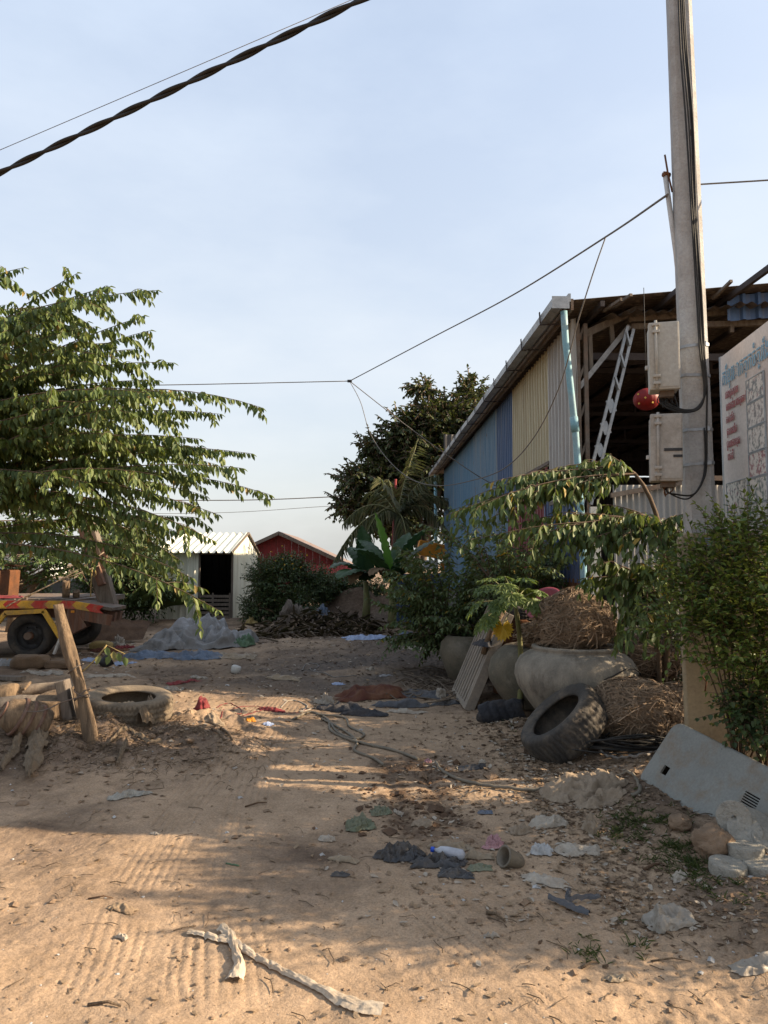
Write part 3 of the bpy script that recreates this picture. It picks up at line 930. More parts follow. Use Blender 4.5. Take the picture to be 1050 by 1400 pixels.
bp = nd(gn, 'ShaderNodeBump'); bp.inputs['Strength'].default_value = .7; bp.inputs['Distance'].default_value = .014
ad = gn.nodes.new('ShaderNodeMath'); ad.operation = 'MULTIPLY_ADD'; ad.inputs[1].default_value = .45
gn.links.new(n3, ad.inputs[0]); gn.links.new(n2, ad.inputs[2]); gn.links.new(ad.outputs[0], bp.inputs['Height'])
gn.links.new(bp.outputs[0], gb.inputs['Normal'])
me.materials.append(gm)
link_mesh(me, 'ground', None, origin=Vector((0, 0, 0)), kind='structure')

# ------------------------------------------------------------------ loose bits on the ground that nobody could count
def scatter(name, n, zone, maker, m, seed):
    g = np.random.default_rng(seed)
    mb = MB()
    P = []
    while len(P) < n:
        x, y = zone(g)
        if abs(x) / max(y, .1) < .62: P.append((x, y))
    A = np.array(P)
    Z = H(A[:, 0], A[:, 1])
    for (x, y), z in zip(P, Z): maker(mb, g, Vector((x, y, z)))
    mb.build(name, m, None, kind='stuff', origin=Vector((0, 4, 0)))

def z_any(g):
    y = 2.3 + 8 * g.random() ** 1.6
    return g.uniform(-.6, .6) * y, y
def z_bank(g):
    if g.random() < .55:
        y = g.uniform(3.0, 7.5); return _edge_s(y) + g.normal(.35, .5), y
    if g.random() < .5:
        return MOUND.x + g.normal(0, .8), MOUND.y + .2 + g.normal(0, .5)
    y = g.uniform(8.6, 18); return g.uniform(-.45, .28) * y, y
def _edge_s(y): return 1.25 - .02 * (y - 5)
def z_mix(g): return z_any(g) if g.random() < .45 else z_bank(g)

def z_right(g):
    y = g.uniform(3.3, 7.2); return _edge_s(y) + abs(g.normal(0, .6)) - .25, y
def pebble(mb, g, p):
    r = .002 + .010 * g.random() ** 4 + (.016 if g.random() < .02 else 0)
    r *= .8 + .08 * p.y
    s = Vector(g.uniform(.6, 1.3, 3)); a = g.uniform(0, 6.28)
    vs = [Vector((1, 0, 0)), Vector((-.5, .87, -.1)), Vector((-.5, -.87, .1)), Vector((.1, .1, .85)), Vector((.4, .75, .4)), Vector((.35, -.7, .45)), Vector((-.75, .1, .4))]
    rot = Matrix.Rotation(a, 3, 'Z')
    vs = [p + rot @ Vector((v.x * s.x, v.y * s.y, v.z * s.z * .8)) * r for v in vs]
    mb.smooth = False
    mb.add(vs, [(0, 4, 3), (4, 6, 3), (1, 6, 4), (6, 2, 5), (6, 5, 3), (5, 0, 3), (0, 1, 4), (1, 2, 6), (2, 0, 5)])
def clump(mb, g, p):
    k = len(mb.v); pebble(mb, g, p)
    f = g.uniform(1.1, 2.6)
    for i in range(k, len(mb.v)): mb.v[i] = p + (mb.v[i] - p) * f
def flake(mb, g, p):
    l = g.uniform(.006, .02) * (.55 + .16 * p.y); wd = l * g.uniform(.25, .7); a = g.uniform(0, 6.28)
    u = Vector((math.cos(a), math.sin(a), g.uniform(-.2, .3))); v = Vector((-math.sin(a), math.cos(a), g.uniform(-.3, .3)))
    c = p + Vector((0, 0, .004 + .25 * l * abs(u.z)))
    k = Vector((0, 0, l * g.uniform(.02, .3)))
    mb.add([c - u * l, c - u * l * .3 + v * wd + k, c + u * l * .5 + v * wd * .8, c + u * l + k, c + u * l * .4 - v * wd + k, c - u * l * .4 - v * wd * .8],
           [(0, 1, 2, 3), (0, 3, 4, 5)])
def twig(mb, g, p):
    l = g.uniform(.02, .11) * (.6 + .14 * p.y); a = g.uniform(0, 6.28); r = g.uniform(.001, .0028)
    u = Vector((math.cos(a), math.sin(a), 0)); v = Vector((-u.y, u.x, 0))
    pts = [p + u * (t - .5) * l + v * l * .12 * math.sin(t * 4 + a) for t in (0, .33, .66, 1)]
    for q_ in pts: q_.z = p.z + r + .004 + abs(g.normal(0, .004))
    mb.tube(pts, r, 4)
scatter('pebbles', 8000, z_mix, pebble, M['clod'], 41)
scatter('small_stones', 700, z_right, lambda mb, g, p: clump(mb, g, p), M['clod'], 53)
scatter('grey_pebbles', 1300, z_mix, pebble, M['concrete'], 42)
scatter('dry_leaf_bits', 2600, z_mix, flake, M['dryleaf'], 43)
scatter('dark_leaf_bits', 750, z_bank, flake, M['drydark'], 44)
scatter('pale_scraps', 420, z_bank, flake, M['paper_white'], 45)
def litter(mb, g, p):
    l = g.uniform(.007, .028) * (.6 + .1 * p.y); wd = l * g.uniform(.25, .6); a = g.uniform(0, 6.28)
    u = Vector((math.cos(a), math.sin(a), g.uniform(-.1, .25))); v = Vector((-math.sin(a), math.cos(a), g.uniform(-.3, .3)))
    c = p + Vector((0, 0, .004 + .2 * l * abs(u.z))); k = Vector((0, 0, l * g.uniform(.05, .35)))
    mb.add([c - u * l, c - u * l * .3 + v * wd + k, c + u * l * .5 + v * wd * .8 + k * .4, c + u * l + k, c + u * l * .4 - v * wd + k, c - u * l * .4 - v * wd * .8, c + u * .1 * l],
           [(0, 1, 6), (1, 2, 6), (2, 3, 6), (3, 4, 6), (4, 5, 6), (5, 0, 6)])
scatter('leaf_litter', 1250, z_right, litter, M['dryleaf'], 48)
scatter('brown_litter', 900, z_right, litter, M['sack'], 49)
def z_left(g): return MOUND.x + g.normal(0, .75), MOUND.y + .15 + g.normal(0, .4)
scatter('pale_litter', 620, z_right, litter, M['paper_white'], 52)
scatter('bank_litter', 900, z_left, litter, M['dryleaf'], 50)
def straw_bit(mb, g, p):
    l = g.uniform(.04, .14); a = g.uniform(0, 6.28); r = g.uniform(.0012, .003)
    u = Vector((math.cos(a), math.sin(a), g.uniform(-.1, .35)))
    pts = [p + u * (t - .5) * l + Vector((0, 0, .012 + .02 * math.sin(t * 3.1))) for t in (0, .5, 1)]
    mb.tube(pts, r, 3)
scatter('dry_straw', 1500, z_left, straw_bit, M['wood'], 51)
def z_mid(g):
    y = g.uniform(6.5, 17); return g.uniform(-.42, .2) * y, y
scatter('yard_scraps', 650, z_mid, litter, M['paper_white'], 54)
scatter('yard_litter', 650, z_mid, litter, M['drydark'], 55)
scatter('yard_leaves', 500, z_mid, litter, M['dryleaf'], 56)
def z_ctr(g):
    return g.normal(.75, .5), g.uniform(3.4, 6.3)
scatter('centre_litter', 520, z_ctr, litter, M['dryleaf'], 57)
scatter('centre_scraps', 260, z_ctr, litter, M['paper_white'], 58)
scatter('centre_stones', 380, z_ctr, clump, M['clod'], 59)
scatter('dark_crumbs', 650, lambda g: (g.normal(.25, .28), g.uniform(4.5, 6.0)), clump, M['drydark'], 60)
scatter('twigs', 700, z_mix, twig, M['wood'], 46)
scatter('dark_twigs', 450, z_mix, twig, M['twig'], 47)
# ------------------------------------------------------------------ big iron shed on the right
BO = Vector((2.42, 9.1, 0)); BR = Matrix.Rotation(R(1.45), 3, 'Z')
def L(x, y, z): return BO + BR @ Vector((x, y, z))
bx, by, bz = BR @ Vector((1, 0, 0)), BR @ Vector((0, 1, 0)), Vector((0, 0, 1))
shed = thing('iron_shed', 'large open-fronted shed clad in blue, cream and white corrugated sheets beside the yard', 'shed', BO, rot=BR)
def panel(name, mt, y0, y1, z0, z1, x=0.0, seed=0, pitch=.17, amp=.022, label=None, trap=True):
    mb = MB(); mb.corr(L(x, y1, z0), -by, bz, y1 - y0, z1 - z0, pitch, amp, trap, 10, .012, seed)
    return mb.build(name, mt, shed, label=label)
S_white = sheet_mat('white iron', (.40, .39, .375), (.31, .30, .29), .3, dust=(.33, .28, .22))
S_cream = sheet_mat('cream wall iron', (.46, .41, .28), (.37, .325, .215), .3, dust=(.36, .30, .19))
S_navy = sheet_mat('dark blue iron', (.045, .085, .185), (.06, .115, .22), .16, dust=(.17, .17, .19))
S_blue = sheet_mat('light blue iron', (.085, .175, .27), (.15, .235, .31), .55, dust=(.27, .27, .26))
S_blue2 = sheet_mat('bright blue iron', (.07, .17, .275), (.12, .22, .31), .5, dust=(.25, .27, .28))
S_red = sheet_mat('maroon iron', (.20, .03, .04), (.16, .028, .035), .15, dust=(.22, .13, .11))
S_grey = sheet_mat('old grey iron', (.27, .265, .255), (.20, .195, .185), .35, dust=(.22, .185, .15))
S_rust = sheet_mat('rusty iron sheet', (.20, .09, .045), (.14, .065, .035), .5, dust=(.22, .14, .09))
S_roof = sheet_mat('brown roof iron', (.10, .08, .065), (.065, .05, .04), .35, dust=(.25, .2, .15))
panel('wall_sheet', S_white, .02, 1.30, 2.42, 4.72, 0, 1, label='white corrugated wall sheet with scuffs nearest the corner')
panel('wall_sheet', S_cream, 1.28, 3.92, 3.02, 4.72, .01, 2, label='cream corrugated wall sheets')
panel('wall_sheet', S_navy, 3.88, 5.5, 2.6, 4.72, .02, 3, label='dark blue corrugated wall sheet')
panel('wall_sheet', S_blue, 5.46, 8.45, 1.0, 4.72, .0, 4, label='faded light blue corrugated wall sheets')
panel('wall_sheet', S_blue2, 8.4, 15.5, .8, 4.72, .02, 5, label='bright blue corrugated wall sheets at the far end')
panel('wall_sheet', S_navy, .0, 1.85, 1.35, 2.62, .05, 6, label='dark blue corrugated sheet of the lower row')
panel('wall_sheet', S_red, 1.8, 4.7, 1.25, 3.2, .06, 7, label='maroon corrugated sheet of the lower row')
panel('wall_sheet', S_blue, 4.6, 5.6, 1.1, 2.7, .05, 8)
mb = MB(); mb.corr(L(.05, 1.0, .2), -by, bz, .95, 1.2, .09, .012, False, 8, .02, 9); mb.build('wall_sheet', S_rust, shed, label='rusty brown sheet near the front corner')
mb = MB(); mb.box(L(.16, 8.3, .45), (.12, 14.4, .9), BR); mb.build('plinth', M['wall_grey'], shed)
# sheets are fixed with thin battens along their lower edges
mb = MB()
for y0, y1, z in ((.0, 1.3, 2.44), (1.3, 3.9, 3.04)): mb.box(L(-.022, (y0 + y1) / 2, z), (.02, y1 - y0, .05), BR)
mb.build('batten', M['old_steel'], shed)
# other walls
S_dim = sheet_mat('iron darkened as shade', (.05, .045, .04), (.035, .03, .028), .3, dust=(.07, .06, .05))  # near-black colour puts the shed's interior shade into its far walls
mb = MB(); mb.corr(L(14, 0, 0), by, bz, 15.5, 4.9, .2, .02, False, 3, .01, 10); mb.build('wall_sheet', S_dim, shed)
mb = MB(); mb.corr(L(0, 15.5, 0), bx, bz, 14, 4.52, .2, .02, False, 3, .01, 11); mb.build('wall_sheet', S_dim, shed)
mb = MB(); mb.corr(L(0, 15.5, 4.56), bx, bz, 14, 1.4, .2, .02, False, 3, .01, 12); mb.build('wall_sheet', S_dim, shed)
# roof: two slopes
SL = .095
def zr(x): return 4.80 + SL * (min(x, 14 - x) + .25)
mb = MB()
for (x0, x1) in ((-.26, 7.0), (14.26, 7.0)):
    a, b = L(x0, -.35, zr(x0)), L(x1, -.35, zr(x1))
    mb.corr(b, (a - b) if False else by, (a - b), 17.5, (a - b).length, .10, .012, False, 6, .006, 12)
mb.build('roof', S_roof, shed)
mb = MB()
for k in range(9):                                                   # purlins along the shed, their ends poke out in front
    x = .25 + k * .83
    mb.box(L(x, 8.3 - .25 * (k % 3), zr(x) - .075), (.05, 17.3 + .3 * (k % 3), .07), BR)
    if k and k < 8: mb.box(L(14 - x, 8.2, zr(x) - .075), (.05, 17.2, .07), BR)
mb.build('purlins', M['dark_strap'], shed)
# a lower loose sheet with a wavy front edge under the gable end
mb = MB(); a, b = L(.35, -.28, 4.66), L(6.6, -.30, 5.22)
mb.corr(a + Vector((0, .0, 0)), (b - a), by + Vector((0, 0, .12)), (b - a).length, 1.25, .16, .022, False, 4, .05, 13)
mb.build('gable_sheet', S_roof, shed, label='loose rusty sheet with a wavy edge under the gable')
# blue gable infill further right
mb = MB(); mb.corr(L(1.9, -.12, zr(1.9) - .36), bx + Vector((0, 0, SL)), bz, 5.1, .33, .2, .02, True, 3, .004, 14); mb.build('gable_sheet', S_navy, shed, label='blue ribbed sheet filling the gable under the roof')
# rods and timber ends that stick out over the gable
mb = MB()
for px, py, qx, qy in ((838, 421, 863, 403), (826, 425, 850, 409), (912, 410, 930, 396), (975, 408, 1000, 384)):
    mb = MB(); mb.bar(at(px, py, 8.95), at(qx, qy, 8.55), .035, .035); mb.build('timber_end', M['wood_grey'], shed)
# steelwork of the open front
def member(mb, p, q, w=.05, h=.05, Y=9.22): mb.bar(at(*p, Y), at(*q, Y), w, h)
mb = MB()
member(mb, (788, 463), (878, 420), .07, .09)
member(mb, (859, 436), (1100, 418), .06, .09); member(mb, (862, 447), (1100, 440), .06, .07)
member(mb, (806, 452), (808, 506)); member(mb, (835, 440), (838, 472)); member(mb, (962, 432), (962, 462)); member(mb, (1000, 430), (1000, 455))
mb.build('truss', M['wood_grey'], shed)
mb = MB(); member(mb, (790, 532), (860, 446), .05, .06, 9.17); mb.build('brace', M['steel_grey'], shed)
mb = MB()                                                            # lattice brace: two rails with flat rungs
p0, p1, q0, q1 = (858, 446), (866, 450), (796, 690), (808, 690)
member(mb, p0, q0, .035, .035, 9.05); member(mb, p1, q1, .035, .035, 9.05)
for k in range(8):
    t = (k + .3) / 8; t2 = t + .06
    f = lambda a, b, t: (a[0] + (b[0] - a[0]) * t, a[1] + (b[1] - a[1]) * t)
    mb.bar(at(*f(p0, q0, t), 9.05), at(*f(p1, q1, t2), 9.05), .02, .09)
mb.build('lattice_brace', M['galv'], shed)
mb = MB()
for xa in (.05, .15): mb.box(L(xa, .06, 2.35), (.05, .05, 4.6), BR)
for k in range(9): mb.bar(L(.05, .06, .4 + k * .5), L(.15, .06, .65 + k * .5), .02, .03)
mb.build('corner_column', M['old_steel'], shed)
mb = MB(); mb.box(L(.2, -.03, 1.15), (.12, .05, 2.3), BR); mb.build('corner_board', M['white_paint'], shed, label='whitewashed board at the front corner')
mb = MB()
for k in range(4):
    y = 2.6 + k * 3.4
    mb.box(L(.09, y, 2.4), (.08, .08, 4.7), BR)
    mb.box(L(4.7, y, 4.72), (9.4, .06, .08), BR); mb.bar(L(0.1, y, 4.72), L(7, y, 5.34), .06, .08)
    for j in range(1, 7): mb.bar(L(j, y, 4.72), L(j, y, zr(j) - .12), .04, .04)
mb.box(L(4.5, .25, 4.28), (8.6, .06, .09), BR); mb.build('inner_frames', M['dark_strap'], shed)
# low front wall of grey iron with a sagging dark rail on top
mb = MB(); mb.corr(L(.45, .02, 0), bx, bz, 8, 2.58, .076, .009, False, 8, .012, 15); mb.build('front_sheet', S_grey, shed, label='grey corrugated sheets closing the lower front')
mb = MB(); mb.bar(L(.4, -.04, 2.44), L(1.6, -.04, 2.66), .05, .06); mb.bar(L(1.6, -.04, 2.66), L(8, -.04, 2.66), .05, .06); mb.build('rail', M['old_steel'], shed)
# gutter, straps and downpipes
mb = MB()
prof = [(-.39, 4.805), (-.385, 4.71), (-.28, 4.69), (-.2, 4.76)]
def gut(a, b):
    k = min(2, int(a * 3)); t = a * 3 - k
    x = prof[k][0] + (prof[k + 1][0] - prof[k][0]) * t; z = prof[k][1] + (prof[k + 1][1] - prof[k][1]) * t
    return L(x, -.45 + b * 17.4, z + .012 * mn.noise(Vector((b * 9, 1, 2))))
mb.grid(gut, 12, 60, False)
g_ = mb.build('gutter', M['gutter'], shed)
mb = MB(); mb.box(L(-.30, -.465, 4.74), (.21, .012, .15), BR); mb.box(L(-.19, -.42, 4.80), (.03, .09, .10), BR); mb.build('end_cap', M['galv'], g_)
mb = MB()
for k in range(15):
    y = .15 + k * 1.13
    mb = MB(); mb.bar(L(-.41, y, 4.83), L(-.40, y, 4.665), .012, .035, (0, 1, 0)); mb.bar(L(-.40, y, 4.668), L(-.05, y, 4.68), .012, .035, (0, 1, 0)); mb.build('strap', M['dark_strap'], g_)
mb = MB(); mb.box(L(-.14, 8.2, 4.74), (.03, 17.2, .14), BR); mb.build('fascia', M['old_steel'], g_)
mb = MB(); cable_pts = [L(-.24, -.38, 4.66), L(-.22, -.36, 4.3), L(-.09, -.26, 3.2), L(-.01, -.2, 2.0), L(.0, -.2, .6)]
out = []
for a, b in zip(cable_pts[:-1], cable_pts[1:]): out += [a + (b - a) * t for t in (0, .5)]
mb.tube(out + [cable_pts[-1]], .041, 14)
mb.tube([L(-.113, -.276, 3.38), L(-.09, -.26, 3.2)], .050, 14)
mb.build('downpipe', M['pipe_blue'], shed, label='pale blue downpipe at the front corner')
mb = MB(); mb.tube([L(-.24, 16.0, 4.64), L(-.24, 16.0, 0)], .055, 10); mb.build('downpipe', M['pipe_blue'], shed, label='blue downpipe at the far end of the gutter')

# red paper lantern hanging in the opening
c = at(884, 546, 8.2)
ln = thing('paper_lantern', 'round red paper lantern with gold marks hanging behind the meter boxes', 'lantern', c)
mb = MB(); prof = []
for i in range(19):
    a = -PI / 2 + PI * i / 18
    prof.append((max(.02, .145 * math.cos(a)), .125 * math.sin(a)))
mb.lathe(prof, 48, Matrix.Translation(c), lambda v, a, i: Vector((v.x * (1 + .02 * math.cos(a * 16)), v.y * (1 + .02 * math.cos(a * 16)), v.z)))
mb.build('shade', M['lantern'], ln)
mb = MB()
for k in range(5):
    a = -2.6 + k * .3; r_ = .147
    for s_ in range(3):
        if (k * 3 + s_ * 2) % 4: continue
        e = -.5 + .42 * s_ + .1 * (k % 2)
        p = c + Vector((r_ * math.cos(a) * math.cos(e), r_ * math.sin(a) * math.cos(e), .13 * math.sin(e)))
        mb.box(p, (.02, .006, .018 + .014 * (k % 2)), Matrix.Rotation(a + PI / 2, 3, 'Z') @ Matrix.Rotation(.5 * k, 3, 'Y'))
mb.build('gold_marks', M['gold'], ln)
mb = MB(); mb.tube([c + Vector((0, 0, .12)), c + Vector((0, 0, 1.3))], .004, 5); mb.build('string', M['cable'], ln)

# ------------------------------------------------------------------ concrete utility pole
PY = 5.62
pb = at(956, 700, PY); px0 = pb.x
pole = thing('utility_pole', 'square concrete utility pole carrying two meter boxes in front of the shed', 'pole', (px0, PY, 0))
PLEAN = -.010
def pc(z): return Vector((px0 + PLEAN * (z - 2), PY, z))
PRZ = Matrix.Rotation(R(-13), 3, 'Z')
mb = MB()
rings = []
for z in [i * .35 for i in range(0, 30)]:
    w_ = .228 - .0085 * z; ch = .032
    h_ = w_ / 2
    pr = [(-h_ + ch, -h_), (h_ - ch, -h_), (h_, -h_ + ch), (h_, h_ - ch), (h_ - ch, h_), (-h_ + ch, h_), (-h_, h_ - ch), (-h_, -h_ + ch)]
    rings.append([pc(z) + PRZ @ Vector((x + .003 * mn.noise(Vector((x * 20, z * 3, i_))), y, 0)) for i_, (x, y) in enumerate(pr)])
o = len(mb.v)
for r_ in rings: mb.v += r_
for i in range(len(rings) - 1):
    for j in range(8):
        mb.face((o + i * 8 + j, o + i * 8 + (j + 1) % 8, o + (i + 1) * 8 + (j + 1) % 8, o + (i + 1) * 8 + j))
mb.face([o + (len(rings) - 1) * 8 + j for j in range(8)])
mb.build('shaft', M['concrete'], pole)
def zpole(py): return at(950, py, PY - .13).z
for py, tw in ((470, 1), (511, -1), (586, 0), (633, 1)):
    z = zpole(py); mb = MB(); w_ = .228 - .0085 * z + .012
    h_ = w_ / 2; ch = .034
    pr = [(-h_ + ch, -h_), (h_ - ch, -h_), (h_, -h_ + ch), (h_, h_ - ch), (h_ - ch, h_), (-h_ + ch, h_), (-h_, h_ - ch), (-h_, -h_ + ch)]
    for dz in (-.011, .011):
        mb.v += [pc(z + dz + .06 * x * tw) + PRZ @ Vector((x, y, 0)) for x, y in pr]
    for j in range(8): mb.face((j, (j + 1) % 8, 8 + (j + 1) % 8, 8 + j))
    mb.box(pc(z) + PRZ @ Vector((h_ - .05, -h_ - .012, .03 * tw * h_)), (.035, .02, .032), PRZ)
    mb.build('strap', M['galv'], pole)
mb = MB(); mb.tube([at(909, 236, PY + .05), at(924, 345, PY + .06), at(934, 440, PY + .06)], .020, 10)
cd = mb.build('conduit', M['pipe_white'], pole)
mb = MB(); mb.tube([at(909, 212, PY + .05), at(913, 236, PY + .03), at(919, 262, PY - .02)], .008, 6); mb.tube([at(907, 238, PY + .04), at(915, 240, PY + .06)], .022, 8); mb.build('hook', M['rust'], cd)
mb = MB()
p = pc(zpole(180)) ; mb.box(p + PRZ @ Vector((.03, -.115, 0)), (.02, .01, .05), PRZ, .002)
mb.build('rust_stain_bracket', M['rust'], pole)

def meter_box(name, label, x0, y0, x1, y1, Y, mt, tape=False, tilt=0):
    a, b = at(x0, y0, Y), at(x1, y1, Y)
    w_, h_ = b.x - a.x, a.z - b.z
    c = (a + b) / 2
    r_ = Matrix.Rotation(R(-15), 3, 'Z') @ Matrix.Rotation(R(tilt), 3, 'Y')
    t = thing(name, label, 'meter box', Vector((c.x, Y, b.z)), 'meter boxes on the pole')
    mb = MB(); mb.box(c + r_ @ Vector((0, .105, 0)), (w_ * .94, .17, h_ * .97), r_, .012); body = mb.build('body', mt, t)
    mb = MB(); mb.box(c + r_ @ Vector((0, 0, 0)), (w_, .05, h_), r_, .010); mb.box(c + r_ @ Vector((0, -.027, 0)), (w_ * .9, .006, h_ * .93), r_, .002); door = mb.build('door', mt, t)
    mb = MB(); xr = -w_ * .27
    mb.tube([c + r_ @ Vector((xr, -.045, -h_ * .5)), c + r_ @ Vector((xr, -.045, h_ * .51))], .011, 8)
    mb.build('lock_rod', mt, door)
    for s_ in (-.36, .40):
        mb = MB()
        for dz in (-.026, .026): mb.box(c + r_ @ Vector((xr, -.045, h_ * s_ + dz)), (.05, .03, .022), r_, .005)
        mb.box(c + r_ @ Vector((xr, -.034, h_ * s_)), (.036, .014, .075), r_, .004)
        mb.build('clasp', mt, door)
    mb = MB(); mb.box(c + r_ @ Vector((.02, .10, -h_ * .5 - .012)), (.1, .09, .05), r_, .006); mb.build('cable_gland', M['old_steel'], body)
    mb = MB(); mb.box(c + r_ @ Vector((-w_ * .5 - .01, .08, -h_ * .12)), (.022, .03, .03), r_, .004); mb.build('lug', M['white_paint'], body)
    if tape:
        mb = MB(); mb.box(c + r_ @ Vector((w_ * .20, -.033, -h_ * .04)), (w_ * .56, .006, .021), r_); mb.box(c + r_ @ Vector((w_ * .34, -.033, -h_ * .135)), (w_ * .28, .006, .018), r_)
        mb.build('black_tape', M['black'], door)
    return t, c, r_
mb1, c1, r1 = meter_box('meter_box', 'upper clean grey meter box strapped to the concrete pole', 887, 441, 929, 533, 5.30, M['box_grey'])
mb2, c2, r2 = meter_box('meter_box', 'lower stained meter box with black tape strips on the concrete pole', 889, 566, 933, 658, 5.30, M['box_old'], True, 1)
# cables down the pole, looping back up into the boxes
mb = MB()
FY = PY - .14
for k, (ox, oy) in enumerate(((0, 0), (5, .008), (9, .0), (12, .01))):
    P = [at(926 + ox * .5, -60, FY + .03), at(930 + ox * .7, 60, FY), at(938 + ox * .8, 170, FY - oy), at(946 + ox * .5, 300, FY), at(952 + ox * .6, 400, FY - oy), at(957 + ox * .5, 480, FY), at(963 + ox * .3, 530, FY - oy)]
    if k < 3: P += [at(958 - ox * .4, 556, FY - .03), at(938 - ox * .2, 564 - ox * .4, FY - .07), at(915, 559 - ox * .6, FY - .10), at(902 + ox, 548, FY - .07), at(906 + ox, 538, FY - .06)]
    else: P += [at(966, 580, FY), at(966, 630, FY), at(962, 655, FY - .02), at(948, 676, FY - .05), at(925, 676, FY - .08), at(912, 672, FY - .08), at(913, 660, FY - .06)]
    cable(None, None, P, .0075, mb=mb)
P = [at(963, 585, FY + .01), at(964, 632, FY), at(958, 662, FY - .02), at(940, 682, FY - .05), at(915, 674, FY - .06), at(907, 662, FY - .06)]
cable(None, None, P, .006, mb=mb)
for k in range(9):
    cable(None, None, [at(902 + k * 2.5, 538, FY - .06), at(899 + k * 3.4 + 4 * (k % 2), 550 + 3 * (k % 3), FY - .09), at(912 + k * 2, 556 - (k % 4), FY - .08)], .004, mb=mb)
mb.build('service_cable', M['cable'], None, label='bundle of black service cables running down the concrete pole into the boxes', cat='cable')
mb = MB()
for k, (x, y) in enumerate(((905, 662), (911, 664), (917, 661))):
    cable(None, None, [at(x, y - 4, FY - .07), at(x + 3 * (-1) ** k, y + 8, FY - .08), at(910, y + 14 + k, FY - .08)], .0045, mb=mb)
mb.build('wire_ends', M['rust'], None, label='short rusty wire ends hanging under the lower meter box', cat='wires')

# ------------------------------------------------------------------ sign board with lettering
A0 = at(984, 489, 5.92); u_ = Vector((-.096, -1, 0)).normalized(); u_ = Vector((u_.x, u_.y, 0))
BW, BT, BB = 1.62, A0.z, 1.80
sign = thing('sign_board', 'large white sign board with blue and red lettering beside the pole', 'sign', (A0.x, A0.y, 0))
nrmS = Vector((-1, .096, 0)).normalized()          # towards the yard
def SB(s, z, o=0.0): return Vector((A0.x, A0.y, 0)) + u_ * s + Vector((0, 0, z)) + nrmS * o
SR = Matrix((u_, nrmS, Vector((0, 0, 1)))).transposed()
mb = MB(); mb.box(SB(BW / 2, (BT + BB) / 2, -.02), (BW, .03, BT - BB), SR); mb.build('panel', M['board'], sign)
mb = MB()
for s in (-.02, BW + .02): mb.box(SB(s, (BT) / 2, -.03), (.035, .05, BT + .02), SR)
for s in (.5, 1.1): mb.box(SB(s, BB / 2, -.055), (.04, .04, BB), SR)
mb.build('frame', M['galv'], sign)
fnt = bpy.data.curves.new
def text(s, x, z, size, m, label, squash=1.0, rot=0.0):
    cu = bpy.data.curves.new('txt', 'FONT'); cu.body = s; cu.size = size; cu.extrude = .0015
    ob = bpy.data.objects.new('txt', cu); COL.objects.link(ob)
    bpy.context.view_layer.update()
    dg = bpy.context.evaluated_depsgraph_get()
    me = bpy.data.meshes.new_from_object(ob.evaluated_get(dg))
    bpy.data.objects.remove(ob); bpy.data.curves.remove(cu)
    if not len(me.vertices): return None
    me.materials.clear(); me.materials.append(m)
    cr, sr = math.cos(rot), math.sin(rot)
    for v in me.vertices:
        a, b = v.co.x * squash, v.co.y
        v.co = SB(x + a * cr - b * sr, z + a * sr + b * cr, .004 + v.co.z)
    return link_mesh(me, 'lettering', sign, label=label)
text('តែខុរោកតុកចំត្រែង', .04, BT - .255, .19, M['ink_blue'], 'blue heading', .66)
for k, (s, n_) in enumerate((('ជាងជួសជុល', 1), ('សាងសង់រោងចក្រកៅស៊ូ', 1), ('កាត់ដែក', 1), ('ផ្សារដែក', 1), ('ជួលរថយន្ត', 1), ('លក់ដី', 1))):
    text(s, .10 + .01 * (k % 2), BT - .37 - k * .10, .088, M['ink_red'], None, .54 if k == 1 else .66)
text('ទូរស័ព្ទ', .1, BB + .06, .075, M['ink_red'], None, .7)
def picture(name, x, z, w_, h_, cols, seed, label=None):
    m, nt, b, o_ = nt_new('printed picture %d' % seed)
    f = noise_tex(nt, 26, 3, .55, off=seed * 3.1); f2 = noise_tex(nt, 34, 3, .6, off=seed * 5.7 + 2)
    c_ = mixc(nt, ramp(nt, f, .47, .60), (.58, .55, .51), tuple(.6 * x + .09 for x in cols[0]))
    c_ = mixc(nt, ramp(nt, f2, .58, .66), c_, tuple(.7 * x + .08 for x in cols[1]))
    nt.links.new(c_, b.inputs['Base Color']); b.inputs['Roughness'].default_value = .45
    mb = MB(); mb.box(SB(x + w_ / 2, z + h_ / 2, .002), (w_, .008, h_), SR)
    pic = mb.build(name, m, sign, label=label)
    mb = MB()
    for a, b_, c_, d_ in ((x - .012, z - .008, w_ + .024, .007), (x - .012, z + h_ + .001, w_ + .024, .007)): mb.box(SB(a + c_ / 2, b_ + d_ / 2, .004), (c_, .010, d_), SR)
    for a in (x - .012, x + w_ + .004): mb.box(SB(a + .004, z + h_ / 2, .004), (.008, .010, h_), SR)
    mb.build('border', M['sign_line'], pic)
pc_ = [((.10, .12, .13), (.30, .12, .12)), ((.16, .14, .14), (.35, .22, .2)), ((.12, .14, .13), (.25, .16, .12)), ((.30, .05, .07), (.05, .06, .05)), ((.08, .15, .11), (.14, .14, .16)), ((.14, .12, .12), (.10, .2, .15))]
for k in range(6): picture('picture', .54, BT - .50 - k * .185, .29, .165, pc_[k], k + 1)
for k in range(6): picture('picture', 1.0, BT - .50 - k * .185, .29, .165, pc_[5 - k], k + 11)
picture('picture', .08, BB + .17, .40, .26, ((.05, .07, .07), (.35, .06, .08)), 8, 'wide picture of dark figures under the lettering')

